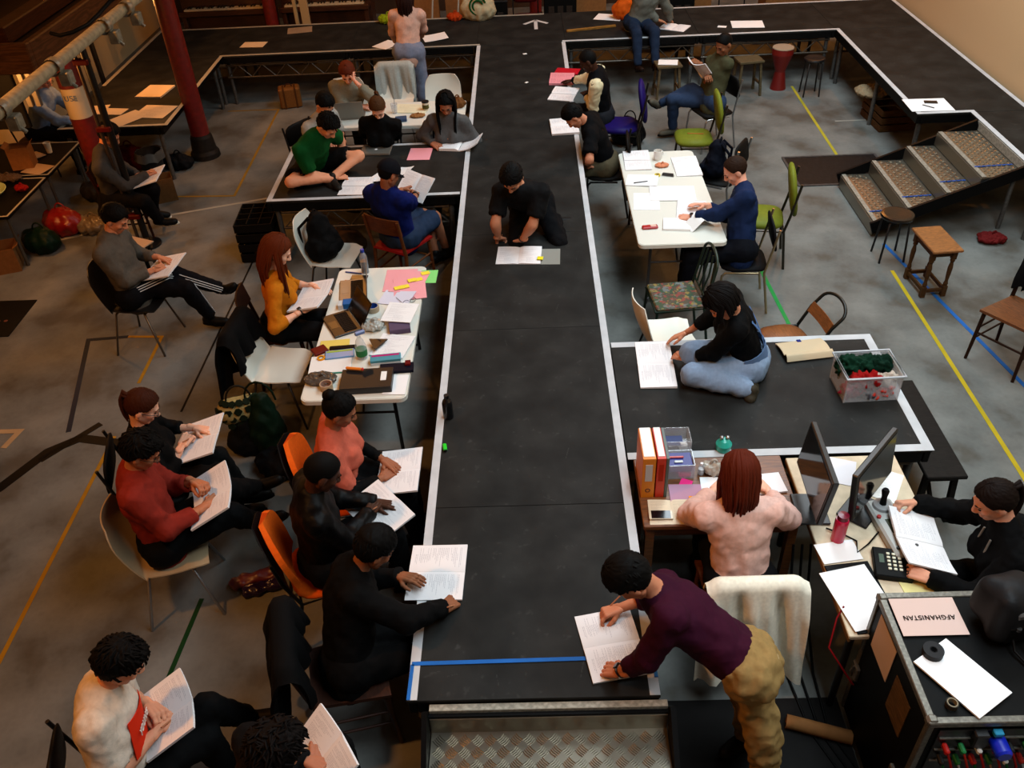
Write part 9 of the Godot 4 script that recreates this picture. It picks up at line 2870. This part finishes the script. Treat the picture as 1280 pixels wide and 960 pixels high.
func crate(at: Vector3) -> void:
	var t := thing("bottle_crate", "dark slatted bottle crate with square cells by the small platform", "crate", at, 3)
	var m := mat("crate_dark", Color(0.075, 0.06, 0.045), 0.7, 0.0, "wood", 2.0)
	for r in 4:
		for s in [-1.0, 1.0]:
			part(t, "slat", bx(Vector3(0, 0.06 + r * 0.11, s * 0.24), Vector3(0.38, 0.085, 0.014), 0.003), m)
			part(t, "slat", bx(Vector3(s * 0.185, 0.06 + r * 0.11, 0), Vector3(0.014, 0.085, 0.47), 0.003), m)
	for k in 2:
		part(t, "divider", bx(Vector3(-0.06 + 0.12 * k, 0.30, 0), Vector3(0.012, 0.28, 0.46), 0.002), m)
	for k in 3:
		part(t, "divider", bx(Vector3(0, 0.30, -0.12 + 0.12 * k), Vector3(0.36, 0.28, 0.012), 0.002), m)
	part(t, "bottom", bx(Vector3(0, 0.012, 0), Vector3(0.37, 0.02, 0.47), 0.003), m)

func slat_box(label: String, at: Vector3, s: Vector3, m: Material) -> void:
	var t := thing("slatted_crate", label, "crate", at, 4)
	for r in 3:
		for k in [-1.0, 1.0]:
			part(t, "slat", bx(Vector3(0, s.y * (r + 0.5) / 3, k * s.z / 2), Vector3(s.x, s.y / 3 - 0.02, 0.014), 0.003), m)
			part(t, "slat", bx(Vector3(k * s.x / 2, s.y * (r + 0.5) / 3, 0), Vector3(0.014, s.y / 3 - 0.02, s.z), 0.003), m)
	part(t, "bottom", bx(Vector3(0, 0.01, 0), Vector3(s.x, 0.02, s.z), 0.002), m)

func giraffe_bag(at: Vector3) -> void:
	var t := thing("print_bag", "giraffe print bag in green and cream beside the white chair", "bag", at, 20)
	part(t, "sack", field_mesh([[Vector3(-0.07, 0.40, 0), Vector3(0.07, 0.40, 0), 0.11, 0.11, Vector3(0, 0, 1), 1.3]], 0.014, 0.04, 0.006, fold_noise, 9.0), cloth(Color(0.62, 0.56, 0.36)))
	part(t, "lower_sack", field_mesh([[Vector3(-0.06, 0.11, 0), Vector3(0.06, 0.11, 0), 0.11, 0.11], [Vector3(0, 0.1, 0), Vector3(0, 0.3, 0), 0.12, 0.1]], 0.016, 0.04, 0.015, fold_noise, 12.0), cloth(Color(0.03, 0.03, 0.025)))
	var rng := RandomNumberGenerator.new()
	rng.seed = 12
	for k in 26:
		var u := rng.randf_range(-1, 1)
		var an := rng.randf_range(0, PI)
		var row := k / 7
		an = PI * ((k % 7) + 0.5 + 0.3 * (row % 2)) / 7.0
		var y := 0.505 - row * 0.062 - 0.004 * u
		var d := Vector3(cos(an), 0, sin(an))
		var rad := Vector2(0.172, 0.085)
		if row == 0:
			rad *= 0.72
		var q := Vector3(d.x * rad.x, y, d.z * rad.y)
		var b := frame_of(Vector3(d.x * 0.6, 0.9 if row == 0 else 0.15, d.z).normalized(), Vector3.UP)
		var m := MB.new()
		var poly := []
		var sd := rng.randi_range(5, 6)
		for i in sd:
			var a := TAU * i / sd + rng.randf_range(-0.2, 0.2)
			poly.append(Vector2(cos(a) * 0.031, sin(a) * 0.027))
		m.t = Transform3D(Basis(b.x, b.z, -b.y), q)
		m.prism(poly, -0.012, 0.006)
		part(t, "print_patch", m, flat(Color(0.05, 0.09, 0.04), 0.8))
	var h := MB.new()
	h.tube(arc(Vector3(0, 0.48, 0), Vector3(0.09, 0, 0), Vector3(0, 0.14, 0), 0, 180, 10), 0.008, 6)
	part(t, "handle", h, flat(Color(0.10, 0.09, 0.06), 0.7))

func back_storage() -> void:
	var pw := mat("piano_wood", Color(0.26, 0.13, 0.06), 0.4, 0.0, "wood", 1.0)
	for k in 2:
		var t := thing("upright_piano", ["brown upright piano behind the red column", "second brown upright piano beside the column"][k], "piano", Vector3(-4.75 + k * 1.62, 0, -12.55))
		part(t, "cabinet", bx(Vector3(0, 0.62, -0.12), Vector3(1.45, 1.24, 0.36), 0.01), pw)
		part(t, "key_bed", bx(Vector3(0, 0.68, 0.14), Vector3(1.42, 0.08, 0.30), 0.01), pw)
		part(t, "fallboard", bx(Vector3(0, 0.80, 0.06), Vector3(1.36, 0.14, 0.02), 0.004), pw)
		for i in 26:
			part(t, "white_key", bx(Vector3(-0.61 + i * 0.049, 0.732, 0.185), Vector3(0.046, 0.022, 0.14), 0.002), flat(Color(0.72, 0.66, 0.54), 0.3))
		for i in 26:
			if not (i % 7 in [2, 6]):
				part(t, "black_key", bx(Vector3(-0.585 + i * 0.049, 0.752, 0.155), Vector3(0.022, 0.024, 0.085), 0.003), flat(Color(0.02, 0.02, 0.02), 0.3))
		for s in [-1.0, 1.0]:
			part(t, "leg", bx(Vector3(s * 0.66, 0.32, 0.22), Vector3(0.07, 0.64, 0.07), 0.01), pw)
	# cream door post, boxes, crates, chairs and bags along the back
	var post := thing("door_post", "cream painted door post by the second piano", "post", Vector3(-3.72 + 0.24, 0, -11.75))
	for k in 2:
		part(post, "board", bx(Vector3(0.02 + k * 0.14, 1.1, 0), Vector3(0.05 + 0.07 * k, 2.2, 0.06), 0.004), flat(Color(0.60, 0.52, 0.38), 0.6))
	var card := mat("cardboard", Color(0.50, 0.33, 0.18), 0.8)
	var spots := [[-1.55, -12.3, 0.5, 0.9, "tall brown box behind the standing reader"], [-0.9, -12.5, 0.6, 0.8, "brown box behind the folding clothes stand"], [1.05, -12.2, 0.55, 0.8, "brown box before the dark doorway"], [2.75, -12.4, 0.5, 0.85, "brown box behind the orange bin"], [4.2, -12.0, 0.9, 0.75, "long tan box along the far platform"]]
	for q in spots:
		open_box(q[4], Vector3(q[0], 0, q[1]), 3, q[2], 0.4, q[3], card, false)
	for q in [[0.62, -12.1, "black equipment crate by the brown box"], [2.4, -11.85, "black milk crate at the platform's back edge"], [-0.45, -11.9, "black crate of cables behind the far platform"]]:
		var t := thing("equipment_crate", q[2], "crate", Vector3(q[0], 0, q[1]))
		part(t, "body", bx(Vector3(0, 0.4, 0), Vector3(0.5, 0.8, 0.4), 0.01), flat(Color(0.03, 0.028, 0.027), 0.5))
		part(t, "lid", bx(Vector3(0, 0.815, 0), Vector3(0.52, 0.03, 0.42), 0.006), flat(Color(0.05, 0.05, 0.05), 0.4))
		for k in 3:
			part(t, "slot", bx(Vector3(-0.14 + k * 0.14, 0.6, 0.2015), Vector3(0.09, 0.12, 0.006), 0.002), flat(Color(0.15, 0.12, 0.1), 0.6))
	var tb := soft_bag("tote_bag", "cream tote bag with a round green emblem on the back platform edge", Vector3(-0.62, DECK, -11.26), Vector3(0.2, 0.36, 0.10), Color(0.66, 0.62, 0.50))
	for s in [0.075, 0.12]:
		var e := MB.new()
		e.tube(arc(Vector3(0.0, 0.22, 0.145), Vector3(s, 0, 0), Vector3(0, s, 0), 20, 330, 16), 0.014, 6)
		part(tb, "emblem", e, flat(Color(0.02, 0.25, 0.10), 0.7))
	soft_bag("lime_jacket", "bright lime jacket dropped behind the far platform", Vector3(-1.98, DECK, -11.25), Vector3(0.14, 0.14, 0.1), Color(0.50, 0.60, 0.08))
	soft_bag("orange_bundle", "orange bundle behind the far platform", Vector3(-0.98, DECK, -11.25), Vector3(0.1, 0.12, 0.08), Color(0.65, 0.22, 0.06))
	soft_bag("orange_sack", "orange sack beside the grey cardigan", Vector3(1.50, DECK, -10.95), Vector3(0.12, 0.34, 0.1), Color(0.75, 0.32, 0.05))
	var rk := thing("clothes_rack", "folding white metal rack behind the far platform", "rack", Vector3(-1.1, 0, -11.85))
	for k in 3:
		var mb := MB.new()
		mb.tube([Vector3(-0.35 + k * 0.4, 0, 0), Vector3(-0.22 + k * 0.4, 1.05, 0)], 0.014, 8)
		part(rk, "post", mb, flat(Color(0.62, 0.60, 0.56), 0.4))
	var mr := MB.new()
	mr.tube([Vector3(-0.22, 1.02, 0), Vector3(0.58, 1.02, 0)], 0.012, 8)
	part(rk, "rail", mr, flat(Color(0.62, 0.60, 0.56), 0.4))
	plain_chair("red backed chair in the back storage", Vector3(0.08, 0, -12.2), 180, Color(0.30, 0.04, 0.05), "deep_red", black_metal())
	plain_chair("red seated chair beside the long tan box", Vector3(3.35, 0, -12.1), 180, Color(0.35, 0.05, 0.05), "deep_red", black_metal())
